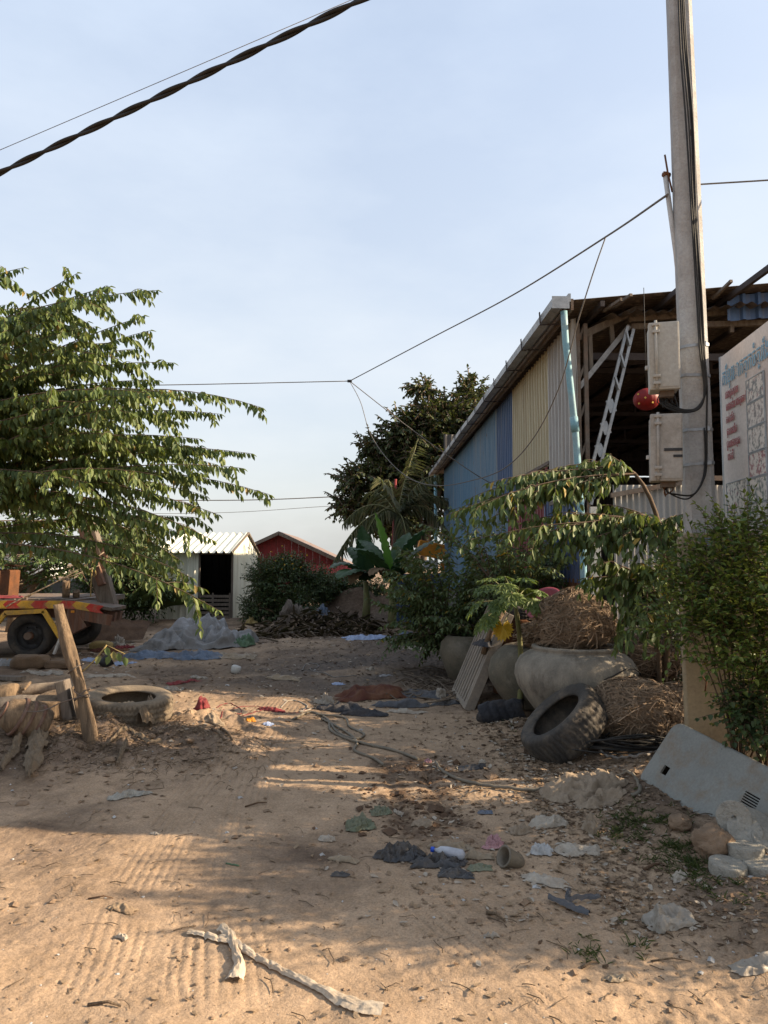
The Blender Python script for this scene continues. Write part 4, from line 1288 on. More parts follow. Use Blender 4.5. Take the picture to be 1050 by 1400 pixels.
# ------------------------------------------------------------------ overhead wires
def twisted(name, m, A, B, r, period, label, sag=0.0):
    A, B = Vector(A), Vector(B); d = B - A; n = int(d.length / period * 14)
    f = frame_of(d); mb = MB()
    for s in (0, 1):
        pts = []
        for i in range(n + 1):
            t = i / n; a = t * d.length / period * PI + s * PI
            pts.append(A + d * t + Vector((0, 0, -sag * 4 * t * (1 - t))) + (f.col[0] * math.cos(a) + f.col[1] * math.sin(a)) * r * .85)
        mb.tube(pts, r, 8)
    return mb.build(name, m, None, label=label, cat='cable')
a, b = at(0, 236, 6.2), at(497, -2, 5.2); d = b - a
twisted('overhead_cable', M['cable'], a - d * 1.6, b + d * 1.2, .0155, .36, 'thick twisted black cable crossing the sky at top left')
a, b = at(0, 205, 6.6), at(480, 0, 6.2); d = b - a
mb = MB(); mb.tube([a - d * 1.5, b + d], .0032, 5); mb.build('overhead_cable', M['cable_grey'], None, label='hair-thin wire crossing the sky above the thick twisted cable', cat='cable')
JY = 14.0
J = at(478, 521, JY)
cable('overhead_cable', M['cable_grey'], [at(-260, 530, JY), at(120, 527, JY), at(245, 526, JY), J], .009, label='level wire running left from the cable knot above the yard')
pk = at(913, 266, PY)
cable('overhead_cable', M['cable_grey'], [J, at(590, 462, 11.5), at(700, 404, 9.2), at(828, 324, 7.1), pk], .010, label='grey wire rising from the cable knot to the pipe on the pole')
mb = MB(); mb.box(J, (.09, .05, .05), None, .012); mb.build('cable_knot', M['cable'], None, label='small dark joint where three wires meet above the yard', cat='cable joint')
cable('drop_wire', M['cable_grey'], [J, at(560, 585, 13.8), at(640, 642, 13.6), at(684, 668, 14.1)], .008, label='straight wire dropping from the cable knot to the blue wall')
cable('drop_wire', M['cable_grey'], [J, at(493, 550, 13.8), at(506, 592, 13.4), at(530, 628, 12.8), at(562, 655, 12.0), at(600, 664, 11.2), at(645, 657, 10.4), at(690, 640, 9.6), at(730, 598, 8.7), at(765, 528, 7.9), at(790, 440, 7.4), at(812, 370, 7.15), at(828, 324, 7.1)], .007, label='slack looping wire hanging in front of the blue and cream wall')
cable('overhead_cable', M['cable_grey'], [at(958, 252, PY), at(1100, 243, 5.4), at(1500, 215, 5.0)], .007, label='short wire running right from the top of the pole')
cable('far_wire', M['cable_grey'], [at(-150, 676, 34), at(260, 684, 34), at(460, 679, 34), at(640, 668, 34)], .022, label='upper of two faint distant wires over the roofs')
cable('far_wire', M['cable_grey'], [at(-150, 698, 38), at(250, 702, 38), at(450, 692, 38), at(640, 680, 38)], .012, label='lower of two faint distant wires over the roofs')
# ------------------------------------------------------------------ trees and plants
LM_near = leaf_mat('drooping leaves', (.044, .076, .021), (.08, .115, .029), (.145, .175, .045), (.22, .15, .04), trans=.28)
LM_right = leaf_mat('olive leaves', (.04, .07, .02), (.068, .108, .03), (.125, .16, .045), (.32, .22, .04), trans=.25)
LM_dark = leaf_mat('dark glossy leaves', (.027, .042, .019), (.047, .064, .027), (.09, .095, .038), (.16, .10, .04), .5, .15)
LM_feather = leaf_mat('feathery leaves', (.046, .076, .03), (.07, .105, .038), (.11, .14, .05), (.3, .2, .03), trans=.2)
LM_bush = leaf_mat('bush leaves', (.048, .085, .022), (.095, .15, .036), (.2, .24, .05), (.3, .25, .04), .45, .3)
LM_back = leaf_mat('tiered leaves', (.045, .085, .03), (.07, .115, .04), (.11, .15, .05), (.2, .16, .05), trans=.25)
LM_shrub = leaf_mat('dark shrub leaves', (.027, .05, .019), (.044, .074, .027), (.075, .105, .034), (.2, .16, .04), trans=.15)
LM_papaya = leaf_mat('papaya leaves', (.05, .085, .018), (.075, .12, .026), (.12, .16, .04), (.50, .32, .02), .5, .25)
LM_palm = leaf_mat('palm leaves', (.055, .065, .03), (.085, .092, .042), (.16, .15, .075), (.4, .36, .19), .5, .2)
LM_ban = mat('banana leaf', (.024, .055, .018), (.036, .075, .022), 3, .45, bump=.1, trans=.25)
LM_ban_new = mat('young banana leaf', (.11, .24, .03), (.09, .20, .03), 3, .45, bump=.05, trans=.35)
LM_ban_old = mat('dry banana leaf', (.20, .14, .08), (.14, .09, .05), 3, .8, bump=.2, trans=.15)

# the large tree at the left, its limbs reach in from beyond the frame
T0 = Vector((-6.9, 9.3, 0)); T0.z = gz(-6.9, 9.3)
tree = thing('spreading_tree', 'large spreading tree with long drooping leaves at the left of the yard', 'tree', T0)
F = Fol(3); W = MB()
W.tube([T0 + Vector((0, 0, -.1)), T0 + Vector((.1, 0, .8)), T0 + Vector((.25, .05, 1.8)), T0 + Vector((.3, 0, 3.0)), T0 + Vector((.2, .1, 4.4))], [.2, .16, .13, .09, .04], 10)
g0_ = np.random.default_rng(77)
tips = [(32, 366, 8.6), (105, 374, 8.3), (150, 392, 8.8), (214, 397, 8.4), (196, 432, 8.1), (205, 452, 8.9), (120, 440, 8.6), (236, 496, 8.5), (215, 520, 9.0), (262, 545, 8.2),
        (357, 557, 8.8), (300, 566, 9.2), (343, 620, 8.7), (330, 640, 8.2), (368, 676, 8.5), (290, 620, 9.0), (255, 657, 9.1), (297, 703, 8.4), (240, 690, 8.9), (290, 738, 8.1),
        (298, 834, 7.9), (262, 790, 8.2), (245, 765, 8.5), (272, 600, 8.6), (150, 560, 7.8), (180, 600, 7.9), (215, 650, 8.0), (120, 660, 8.0)]
for (px, py, Y) in tips:
    tip = at(px, py, Y)
    sz = max(1.3, min(4.2, .42 * tip.z + 1.15 + F.g.normal(0, .35)))
    st = T0 + Vector((.25, 0, sz))
    limb(F, W, st, tip, (.13 if py < 720 else .17) + g0_.uniform(-.03, .07), .015, 9, .68, .155, .066, .031, 1.0, .5, (0, .8), .02, t0=.38, leaf0=.42)
g = F.g
for k in range(54):
    py = g.uniform(400, 735)
    edge = np.interp(py, [365, 400, 450, 500, 560, 620, 680, 740], [60, 175, 180, 215, 285, 300, 310, 240])
    px = edge - abs(g.normal(0, 110)) - 8
    if px < -160: px = g.uniform(-100, edge - 20)
    if 60 < px < 190 and py > 655: py = g.uniform(480, 650)
    Y = g.uniform(7.6, 11.2)
    tip = at(px, py, Y)
    sz = max(1.4, min(4.3, .45 * tip.z + 1.2 + g.normal(0, .45)))
    limb(F, W, T0 + Vector((.25, 0, sz)), tip, g0_.uniform(.05, .2), .014, 8, .72, .155, .066, .033, 1.0, .5, (0, .75), .015, t0=.22, leaf0=.25)
for k in range(22):
    z_ = g.uniform(1.8, 4.6)
    limb(F, W, T0 + Vector((.22, 0, z_ * .8)), T0 + Vector((g.uniform(-3.2, .8), g.uniform(-1.6, 2.2), z_ + g.uniform(-.3, .8))), .12, .016, 8, .75, .14, .062, .03, 1.1, .35, (0, .75), .015, t0=.15, leaf0=.2)
F.build('crown', LM_near, tree); W.build('trunk', M['twig'], tree)

# paler tiered tree behind the trailer
F = Fol(5); W = MB(); b0 = Vector((-8.6, 17.0, 0))
t2 = thing('tiered_tree', 'pale green tree with flat tiers of leaves behind the flatbed trailer', 'tree', b0)
W.tube([b0, b0 + Vector((.15, 0, 1.2)), b0 + Vector((.1, 0, 2.4)), b0 + Vector((0, 0, 4.2))], [.13, .11, .08, .03], 8)
W.tube([b0 + Vector((.1, 0, .5)), b0 + Vector((.9, .1, 1.7)), b0 + Vector((1.3, 0, 2.6))], [.08, .06, .03], 6)
for (px, py) in [(60, 700), (110, 705), (20, 720), (95, 728), (135, 735), (60, 742), (5, 745), (120, 757), (85, 765), (40, 758), (150, 748), (-40, 735), (-60, 700), (165, 765), (130, 775), (30, 690), (70, 690), (115, 690), (150, 695), (10, 730), (45, 765), (75, 780), (110, 785), (20, 780), (-10, 755), (55, 715), (140, 770), (90, 745), (20, 700), (100, 690), (70, 722), (10, 768), (150, 720), (175, 740)]:
    tip = at(px, py, 16.2 + g.uniform(-1, 1.5))
    limb(F, W, b0 + Vector((.1, 0, max(.9, tip.z - .5))), tip, .15, .025, 12, .7, .17, .085, .085, .3, .2, (0, .9), .0, t0=.3, leaf0=.35, flat=True)
F.build('crown', LM_back, t2); W.build('trunk', M['bark'], t2)

def bush(name, label, cat, base, blobs, n, lm, seed, stems=6, sl=.22, lf=.06, wd=.03, gap=.03, up=.5, droop=.25, var=(0, .85), dry=.01, shell=.5, mat_stem='twig', group=None, r=.012):
    base = Vector(base); base.z = gz(base.x, base.y)
    t = thing(name, label, cat, base, group)
    F = Fol(seed); W = MB()
    bl = [(np.array(c), np.array(rr)) for c, rr in blobs]
    for k in range(stems):
        c, rr = bl[k % len(bl)]
        e = c + F.g.normal(0, .35, 3) * rr
        W.tube(bez(base, np.array(base) * .4 + e * .6 + np.array([0, 0, .1]) - (e - np.array(base)) * np.array([.3, .3, 0]), e, 9), np.linspace(r, r * .3, 9), 5, caps=False)
    blobs_bush(F, bl, n, sl, lf, wd, gap, droop, up, var, dry, shell, W, max(.0018, r * .2))
    F.build('foliage', lm, t); W.build('stems', M[mat_stem], t)
    return t
def PB(px, py, Y, rp, ry=None, dy=None):
    c = at(px, py, Y); s = Y / 1000
    return (tuple(c), (rp * s, (dy or rp) * s, (ry or rp) * s))

# far dark tree behind the shed
bl = [PB(605, 575, 31, 52, 34), PB(560, 588, 30.5, 40, 26), PB(520, 612, 31, 34, 18), PB(500, 655, 30.5, 42, 22), PB(545, 655, 31, 45, 34), PB(590, 635, 31, 55, 45), PB(645, 545, 31.5, 26, 30), PB(625, 600, 31, 45, 48),
      PB(580, 532, 31, 20, 9), PB(480, 690, 30.5, 26, 15), PB(515, 700, 31, 35, 24), PB(560, 700, 31.5, 50, 40), PB(640, 660, 31.5, 45, 60), PB(535, 625, 31.5, 30, 14)]
bush('broadleaf_tree', 'tall dark broad-leaved tree rising behind the far end of the blue wall', 'tree', (1.4, 31, 0), bl, 3600, LM_dark, 21, 9, .42, .30, .19, .07, .25, .35, (0, .9), .03, .35, 'bark', r=.16)
# shrubs behind the trailer
bush('dark_shrub', 'dark shrub thicket between the trailer and the white hut', 'shrub', (-6.6, 19.5, 0), [PB(185, 790, 19, 42, 50), PB(150, 795, 19.5, 38, 42), PB(196, 772, 21.8, 20, 30), PB(165, 745, 20, 40, 25)], 1500, LM_shrub, 23, 6, .5, .17, .07, .07, .5, .4, (0, .7), .01, .5)
bush('green_bush', 'low bright bush by the grey wall behind the trailer bed', 'bush', (-9.6, 20.0, 0), [PB(35, 800, 20, 24, 16)], 260, LM_back, 24, 4, .3, .12, .06, .06)
CREEPER = bush('vine_bush', 'dense dark creeper bush beside the white hut', 'bush', (-2.6, 20.3, 0), [PB(385, 800, 19.7, 36, 33), PB(360, 830, 19.4, 28, 22), PB(405, 830, 19.2, 26, 22), PB(398, 775, 20, 20, 13), PB(360, 790, 20, 16, 25), PB(430, 800, 20, 25, 18)], 2500, LM_shrub, 25, 7, .28, .10, .06, .045, .4, .3, (0, .85), .004, .5)
bush('hedge', 'dark hedge with a few red leaves in front of the red house', 'hedge', (-1.0, 21.3, 0), [PB(470, 810, 21, 36, 18), PB(505, 812, 21, 26, 16), PB(445, 805, 21.5, 26, 20)], 1300, LM_shrub, 26, 6, .28, .12, .06, .055, .4, .3, (0, .8), .02, .5)
F = Fol(27)
for k in range(110):
    p = at(g.uniform(440, 520), 828 + g.normal(0, 4), 20.5)
    F.add(np.array([p]), g.normal(0, 1, (1, 3)), g.normal(0, 1, (1, 3)), .10, .06, g.uniform(0, 1, 1))
F.build('red_leaf_plant', leaf_mat('red leaves', (.22, .05, .04), (.32, .09, .07), (.4, .14, .1), (.4, .2, .1)), None, label='low row of reddish leaves at the foot of the hedge', cat='plant')
F = Fol(28)
for k in range(14):
    p = at(g.normal(390, 16), g.normal(770, 7), 19.3)
    F.add(np.repeat(np.array([p]), 4, 0), g.normal(0, 1, (4, 3)), g.normal(0, 1, (4, 3)), .035, .03, g.uniform(0, 1, 4))
F.build('flowers', leaf_mat('yellow petals', (.5, .3, .02), (.6, .35, .02), (.6, .3, .02), (.5, .2, .02)), CREEPER)

# sword-leaved plant left of the hut
def blade_plant(name, label, base, n, ln_, wd, lm, seed, spread=.9, cat='plant', group=None):
    base = Vector(base); t = Fol(seed); gg = t.g
    for k in range(n):
        a = gg.uniform(0, 6.28); e = gg.uniform(.25, 1.2)
        d = np.array([math.cos(a) * spread * math.cos(e), math.sin(a) * spread * math.cos(e), math.sin(e)])
        q_ = np.array(base) + np.array([gg.normal(0, .06), gg.normal(0, .06), gg.uniform(0, .15)])
        S = np.cross(d, UP)
        t.add(q_[None], d[None], S[None], ln_ * gg.uniform(.6, 1.15), wd, gg.uniform(0, .9), gg.uniform(.15, .5))
    return t.build(name, lm, None, label=label, cat=cat, group=group)
blade_plant('sword_plant', 'sword-leaved plant against the left wall of the white hut', at(222, 835, 19.8), 34, 1.1, .09, LM_back, 30)
blade_plant('sword_plant', 'darker sword-leaved clump between the dark thicket and the brown net fence', at(180, 838, 18.6), 40, 1.0, .08, LM_shrub, 31)

# banana clump and coconut palm
def banana_leaf(mb, b, tip, width, arch, seed, tear=.0, fold=.35):
    b, tip = np.array(b, float), np.array(tip, float)
    path = bez(b, (b + tip) / 2 + UP * arch, tip, 26); t = nrm(np.gradient(path, axis=0))
    s = nrm(np.cross(t, UP) + np.array([1e-4, 0, 0])); nn = np.cross(s, t)
    o = len(mb.v); K = 8
    for i in range(26):
        u = i / 25; w = width * min(1, (u / .14) ** .6 if u > 0 else 0) * (1 - max(0, (u - .6) / .4) ** 2.2) if u > .0 else 0
        if u < .12: w *= .15 + .85 * (u / .12)
        for j in range(K + 1):
            v = j / K * 2 - 1
            tr = tear * max(0, mn.noise(Vector((u * 22, seed, 3 if v > 0 else 8)))) * abs(v)
            p = path[i] + s[i] * v * w * .5 * (1 - tr) + nn[i] * (abs(v) * w * fold * (.5 if fold > 0 else 1)) - UP * (v * v * w * .22) + nn[i] * .02 * math.sin(u * 60) * abs(v)
            mb.v.append(Vector(p))
    mb.smooth = True
    for i in range(25):
        for j in range(K):
            a = o + i * (K + 1) + j
            mb.face((a, a + 1, a + K + 2, a + K + 1))
def banana(base, label, leaves, seed, group):
    base = Vector(base); t = thing('banana_plant', label, 'banana plant', base, group)
    hub = base + Vector((0, 0, 1.0))
    mb = MB(); mb.tube([base, base + Vector((.03, 0, .5)), hub], [.11, .09, .06], 10); mb.build('stalk', M['green_stem'], t)
    for k, (px, py, Y, wd, arch, kind) in enumerate(leaves):
        mb = MB(); banana_leaf(mb, hub, at(px, py, Y), wd, arch, seed + k, .5 if kind != 1 else 0)
        mb.build('leaf', (LM_ban, LM_ban_new, LM_ban_old)[kind], t)
b1 = at(535, 850, 17.2); b1.z = gz(b1.x, b1.y)
banana(b1, 'tall banana plant with one upright pale new leaf behind the earth heap', [(512, 700, 17.0, .42, .2, 1), (588, 722, 16.8, .62, .5, 0), (600, 738, 17.5, .6, .45, 0), (480, 752, 16.6, .6, .55, 0), (576, 772, 16.4, .5, .5, 0), (490, 738, 18.0, .5, .5, 0), (560, 728, 18.0, .5, .4, 0), (598, 776, 17.0, .45, .6, 0), (505, 788, 16.6, .4, .55, 2)], 1, 'banana plants')
b2 = at(500, 850, 18.0); b2.z = gz(b2.x, b2.y)
banana(b2, 'shorter banana plant with wide drooping leaves nearest the red house', [(450, 778, 17.6, .62, .55, 0), (462, 792, 17.0, .6, .5, 0), (494, 718, 18.2, .5, .2, 0), (528, 788, 17.5, .5, .5, 0), (480, 800, 17.4, .4, .6, 2), (478, 748, 18.6, .5, .4, 0)], 20, 'banana plants')
def palm(base, top, label, tips, seed, lf=.62):
    base, top = Vector(base), Vector(top)
    t = thing('coconut_palm', label, 'palm tree', base)
    mb = MB(); mb.tube([base.lerp(top, k / 8) for k in range(9)], [.13 - .005 * k for k in range(9)], 10); mb.build('trunk', M['bark'], t)
    F = Fol(seed); W = MB()
    for (px, py, Y, arch) in tips:
        tip = np.array(at(px, py, Y)); h = np.array(top)
        path = bez(h, (h + tip) / 2 + UP * arch, tip, 22)
        W.tube(path, np.linspace(.03, .008, 22), 4, caps=False)
        p, tt = resample(path, .045); n = len(p); s = nrm(np.cross(tt, UP)); sg = np.where(np.arange(n) % 2, 1., -1.)[:, None]
        d = tt * .5 + s * sg * .75 - UP * .65 + F.g.normal(0, .12, (n, 3))
        env = np.sin(np.linspace(.25, 2.9, n)) ** .6
        F.add(p, d, tt + 0 * d, lf * env, .04, F.g.uniform(0, .85, n), .35)
    F.build('fronds', LM_palm, t); W.build('frond_ribs', M['green_stem'], t)
palm((.25, 23, 0), at(543, 705, 23), 'coconut palm with long fronds in front of the dark tree', [(516, 652, 22, .5), (455, 770, 22, 1.2), (470, 715, 23, .9), (500, 675, 24, .6), (580, 660, 24, .8), (610, 690, 23, 1), (620, 740, 22.5, 1.3), (495, 745, 21.5, 1.1), (560, 760, 21.5, .9), (600, 650, 22, .7), (530, 655, 24.5, .4), (640, 700, 23.5, 1.1), (565, 620, 23, .3), (572, 600, 24, .2)], 33)

# feathery saplings in front of the blue wall
def sapling(base, label, tips, seed, lm, L_, W_, gap, stems, droop=.5, group=None, ntw=10, twl=.4, cat='tree', name='feathery_tree', r=.02, side=.8, arch=.12, dry=.02, stem_mat='twig'):
    base = Vector(base); base.z = gz(base.x, base.y)
    t = thing(name, label, cat, base, group); F = Fol(seed); W = MB()
    for (px, py, Y) in stems:
        e = at(px, py, Y); W.tube(bez(base, np.array(base) * .5 + np.array(e) * .5 + F.g.normal(0, .08, 3), e, 10), np.linspace(r * 1.3, r * .4, 10), 6, caps=False)
    hubs = [np.array(at(*s)) for s in stems]
    for (px, py, Y) in tips:
        tip = np.array(at(px, py, Y)); h = hubs[int(np.argmin([np.linalg.norm(tip - x) for x in hubs]))]
        s0 = np.array(base) * .35 + h * .65 if np.linalg.norm(tip - h) > .4 else np.array(base) * .5 + h * .5
        limb(F, W, s0, tip, arch, r * .5, ntw, twl, L_, W_, gap, droop, .35, (0, .85), dry, t0=.2, leaf0=.3, side=side)
    F.build('crown', lm, t); W.build('trunk', M[stem_mat], t)
    return t
def fan(n, x0, x1, y0, y1, Y0, Y1, seed):
    q_ = np.random.default_rng(seed)
    return [(q_.uniform(x0, x1), q_.uniform(y0, y1), q_.uniform(Y0, Y1)) for _ in range(n)]
sapling((1.20, 11.2, 0), 'feathery dark green sapling with many stems in front of the blue wall', fan(78, 525, 700, 745, 885, 9.8, 12.0, 2) + [(520, 800, 11), (512, 822, 10.8), (530, 780, 11.2), (540, 850, 10.4), (600, 745, 11.6), (640, 742, 11.4), (560, 880, 10.4), (680, 770, 11), (548, 768, 11.5)], 41, LM_feather, .125, .052, .042, [(600, 800, 11.2), (640, 790, 11.3), (615, 830, 11.0), (655, 830, 11.4), (580, 840, 10.8)], .55, None, 10, .42)
sapling((1.9, 9.6, 0), 'feathery sapling with level fronds before the maroon sheet', fan(40, 630, 775, 735, 835, 8.9, 10.2, 3) + fan(14, 560, 780, 690, 750, 8.8, 10.5, 13), 42, LM_feather, .105, .040, .034, [(700, 760, 9.6), (735, 745, 9.6), (680, 770, 9.5), (650, 730, 9.7)], .45, None, 10, .4)
# small tree whose long sprays cross in front of the shed corner
q6 = Vector((2.55, 6.9, gz(2.55, 6.9)))
lt = thing('leaning_tree', 'leaning young tree with long olive sprays crossing the shed corner', 'tree', q6)
F = Fol(43); W = MB(); gg = F.g
HA, HB, HC = (np.array(at(*q_)) for q_ in ((868, 648, 6.6), (905, 716, 6.35), (885, 790, 6.4)))
W.tube(bez(q6, at(935, 720, 6.5), HA, 12), np.linspace(.035, .016, 12), 6); W.tube(bez(q6, at(930, 800, 6.5), HB, 10), np.linspace(.03, .016, 10), 6)
W.tube(bez(q6, at(905, 850, 6.5), HC, 10), np.linspace(.025, .012, 10), 6); W.tube(bez(HA, at(850, 632, 6.6), at(815, 640, 6.6), 8), np.linspace(.016, .008, 8), 6)
up_ = [(606, 706, 6.5), (622, 696, 6.8), (640, 682, 6.7), (668, 660, 6.7), (700, 655, 6.9), (730, 650, 6.6), (762, 640, 6.8), (800, 632, 6.7), (834, 622, 6.5), (690, 690, 6.3), (735, 682, 6.5), (788, 662, 6.4), (665, 712, 6.5), (650, 695, 6.2)]
md = [(645, 738, 6.4), (690, 728, 6.3), (728, 738, 6.2), (768, 742, 6.3), (790, 716, 6.4), (833, 706, 6.2), (868, 702, 6.1), (898, 738, 6.0), (930, 704, 5.95), (720, 712, 6.6), (760, 700, 6.5), (810, 735, 6.1), (850, 735, 6.0), (830, 690, 6.7), (940, 735, 5.9)]
lw = [(820, 765, 6.4), (840, 800, 6.3), (875, 770, 6.1), (915, 765, 6.0), (905, 830, 6.1), (850, 850, 6.4), (895, 870, 6.2), (930, 800, 5.95), (865, 820, 6.2), (800, 790, 6.6), (885, 845, 6.0)]
for hub_, lst, ar in ((HA, up_, .10), (HB, md, .08), (HC, lw, .10)):
    for q_ in lst:
        limb(F, W, hub_, at(*q_), ar + gg.uniform(-.03, .04), .010, 8, .34, .14, .056, .048, .95, .75, (0, .85), .035, t0=.25, leaf0=.25, side=.6)
F.build('crown', LM_right, lt); W.build('trunk', M['twig'], lt)
# dark shrub added for shade between pole and shed, and the bush by the sign
bush('dark_shrub', 'dark shrub added for shade in the gap between the pole and the grey iron front', 'shrub', (3.2, 7.7, 0), [((3.1, 7.6, .9), (.55, .9, .85)), ((3.9, 7.3, 1.2), (.7, 1.2, 1.1)), ((4.4, 6.4, 1.3), (.6, 1.0, 1.1))], 1700, LM_shrub, 44, 8, .28, .10, .045, .045, .5, .4)
bush('leafy_bush', 'bright green small-leaved bush below the sign board', 'bush', (2.35, 4.95, 0),
     [PB(985, 815, 4.95, 62, 75), PB(1010, 750, 5.0, 45, 45), PB(938, 858, 4.9, 38, 40), PB(1035, 880, 4.8, 60, 85), PB(1070, 800, 4.7, 80, 110), PB(960, 800, 5.0, 35, 35), PB(1030, 945, 4.85, 30, 45), ((2.75, 4.1, 1.15), (.35, .5, .65)), ((2.75, 3.55, 1.15), (.35, .45, .7)), ((2.9, 4.5, 1.3), (.35, .4, .6))],
     1750, LM_bush, 45, 16, .22, .066, .034, .026, .75, .15, (0, .95), .012, .45, r=.008)
bush('trailing_plant', 'small dark climbing plant at the foot of the bush beside the grey cover', 'plant', (2.42, 4.75, 0), [PB(1020, 975, 4.75, 26, 30), PB(1045, 1000, 4.6, 20, 25)], 130, LM_shrub, 46, 4, .14, .06, .05, .035, .3, .4)
# the road-side trees beyond the right edge throw the shade across the foreground
bush('roadside_bush', 'bushy roadside growth to the right of the concrete discs', 'bush', (3.4, 3.5, 0), [((3.3, 3.55, 1.45), (.5, .28, .42)), ((3.7, 3.15, 1.35), (.6, .16, .42)), ((3.5, 4.0, 1.5), (.5, .3, .6))], 900, LM_bush, 47, 8, .25, .07, .04, .035, .4, .3, shell=.3)

# papaya
pbz = gp(712, 925); 
pap = thing('papaya_plant', 'young papaya plant with lobed leaves and a yellow dying leaf behind the clay jar', 'papaya plant', (1.40, 7.75, gz(1.40, 7.75)))
hub = at(704, 825, 7.6)
mb = MB(); mb.tube(bez((1.40, 7.75, gz(1.40, 7.75)), (1.47, 7.7, .6), hub, 10), np.linspace(.034, .022, 10), 8); mb.build('stem', M['green_stem'], pap)
def papaya_leaf(F, c, d, up_, size, var):
    d = Vector(d).normalized(); up_ = Vector(up_); s = d.cross(up_).normalized(); n = s.cross(d).normalized()
    for k in range(9):
        a = R(-130 + 260 * k / 8)
        dd = d * math.cos(a) + s * math.sin(a) - n * .28
        l = size * (1.0 - .42 * abs(k - 4) / 4)
        ss = -d * math.sin(a) + s * math.cos(a)
        F.add(np.array([c]), np.array([dd]), np.array([ss]), l, l * .30, var, .18)
        for e in (-1, 1):
            for q_ in (.35, .58):
                b = np.array(c) + np.array(dd.normalized()) * l * q_
                F.add(b[None], np.array([dd + ss * e * .75]), np.array([ss - dd * e * .5]), l * (.48 - .2 * (q_ - .35)), l * .16, var, .15)
F = Fol(51); W = MB()
for k, (px, py, Y, sz) in enumerate([(665, 800, 7.4, .20), (650, 825, 7.6, .20), (690, 798, 7.2, .21), (715, 790, 7.4, .20), (740, 808, 7.5, .20), (752, 826, 7.4, .19), (668, 842, 7.3, .19), (728, 820, 7.1, .20), (700, 812, 7.0, .2), (735, 838, 7.6, .17), (655, 850, 7.5, .17), (682, 822, 7.1, .18), (720, 805, 7.9, .2), (690, 788, 7.8, .2), (670, 790, 7.6, .18)]):
    c = at(px, py, Y); d = (c - hub); d.z -= .14
    W.tube(bez(hub, (np.array(hub) + np.array(c)) / 2 + UP * .05, c, 7), .006, 5, caps=False)
    papaya_leaf(F, c, d.normalized() - Vector((0, 0, .45)), (0, 0, 1), sz, g.uniform(.2, .85))
for (px, py, Y) in ((687, 856, 7.3), (758, 852, 7.2)):
    c = at(px, py, Y); W.tube(bez(hub, (np.array(hub) + np.array(c)) / 2 + UP * .02, c, 7), .006, 5, caps=False)
    papaya_leaf(F, c, (-.15, -.2, -1), (-.3, -1, .2), .16, 1.0)
F.build('leaves', LM_papaya, pap); W.build('leaf_stalks', M['green_stem'], pap)

# grass tufts on the right bank
F = Fol(61)
for (px, py, sx, n_) in ((880, 1125, 45, 500), (925, 1165, 28, 420), (950, 1185, 22, 260), (860, 1140, 25, 160), (700, 985, 14, 80), (1010, 1220, 60, 140), (850, 1290, 40, 50), (795, 1310, 30, 60)):
    for _ in range(n_ // 6):
        p = gp(g.normal(px, sx * .6), g.normal(py, 11))
        n6 = 6
        P = np.array(p)[None] + g.normal(0, .012, (n6, 3)) * np.array([1, 1, 0])
        d = g.normal(0, .6, (n6, 3)); d[:, 2] = g.uniform(.4, 1.0, n6)
        F.add(P, d, np.cross(d, UP), g.uniform(.02, .055, n6), .0035, g.uniform(0, 1, n6) ** 1.5 * .9, .3)
F.build('grass', leaf_mat('grass blades', (.05, .08, .025), (.075, .105, .035), (.13, .13, .06), (.28, .21, .1)), None, kind='stuff', origin=Vector((1.7, 4.3, 0)))
# ------------------------------------------------------------------ white hut
HY = 20.6
hx0, hx1 = at(218, 800, HY).x, at(318, 800, HY).x
hut = thing('iron_hut', 'small white corrugated hut with an open dark doorway at the far left', 'hut', (hx0, HY, 0))
HD = 4.0; he, hr = 1.92, 2.50
S_hut = sheet_mat('white hut iron', (.72, .71, .60), (.62, .62, .52), .1, dust=(.5, .47, .35))
dx0, dx1 = at(271, 800, HY).x, at(317, 800, HY).x
mb = MB(); mb.corr((hx0, HY, -.02), (1, 0, 0), (0, 0, 1), dx0 - hx0, he + .05, .19, .016, True, 6, .01, 2); mb.build('wall', S_hut, hut)
mb = MB(); mb.corr((hx1, HY, -.02), (0, 1, 0), (0, 0, 1), HD, 1.94, .22, .016, True, 6, .012, 3); mb.build('wall', S_hut, hut)
mb = MB(); mb.add([(hx1 + .003, HY, 1.9), (hx1 + .003, HY + HD, 1.9), (hx1 + .003, HY + HD * .5, hr), (hx1 - .02, HY, 1.9), (hx1 - .02, HY + HD, 1.9), (hx1 - .02, HY + HD * .5, hr)], [(0, 1, 2), (3, 5, 4), (0, 2, 5, 3), (1, 4, 5, 2)]); mb.build('gable', S_hut, hut)
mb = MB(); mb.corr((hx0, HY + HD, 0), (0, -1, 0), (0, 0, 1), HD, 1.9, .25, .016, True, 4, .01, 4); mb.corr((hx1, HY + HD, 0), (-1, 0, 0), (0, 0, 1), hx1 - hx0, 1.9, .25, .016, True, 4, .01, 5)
mb.box(((hx0 + hx1) / 2, HY + 2.2, .012), (hx1 - hx0 - .1, 3.4, .02)); mb.build('wall', M['dark'], hut)  # unseen hut walls and floor coloured near-black in place of interior shade
mb = MB()
for s_ in (0, 1):
    ya, za = (HY - .30, he - .01) if not s_ else (HY + HD + .2, he - .06)
    a = Vector((hx0 - .05, ya, za)); b = Vector((hx0 - .05, HY + HD * .5, hr + .03)); v = b - a
    mb.corr(a if not s_ else Vector((hx1 + .05, ya, za)), (1, 0, 0) if not s_ else (-1, 0, 0), v, hx1 - hx0 + .1, v.length, .21, .026, True, 4, .012, 6 + s_)
mb.build('roof', S_hut, hut)
mb = MB()
for x in (dx0 + .02, dx1 - .0): mb.box((x, HY + .03, .95), (.05, .05, 1.9))
mb.box(((dx0 + dx1) / 2, HY + .04, 1.87), (dx1 - dx0, .05, .06)); mb.build('door_frame', M['wood_grey'], hut)
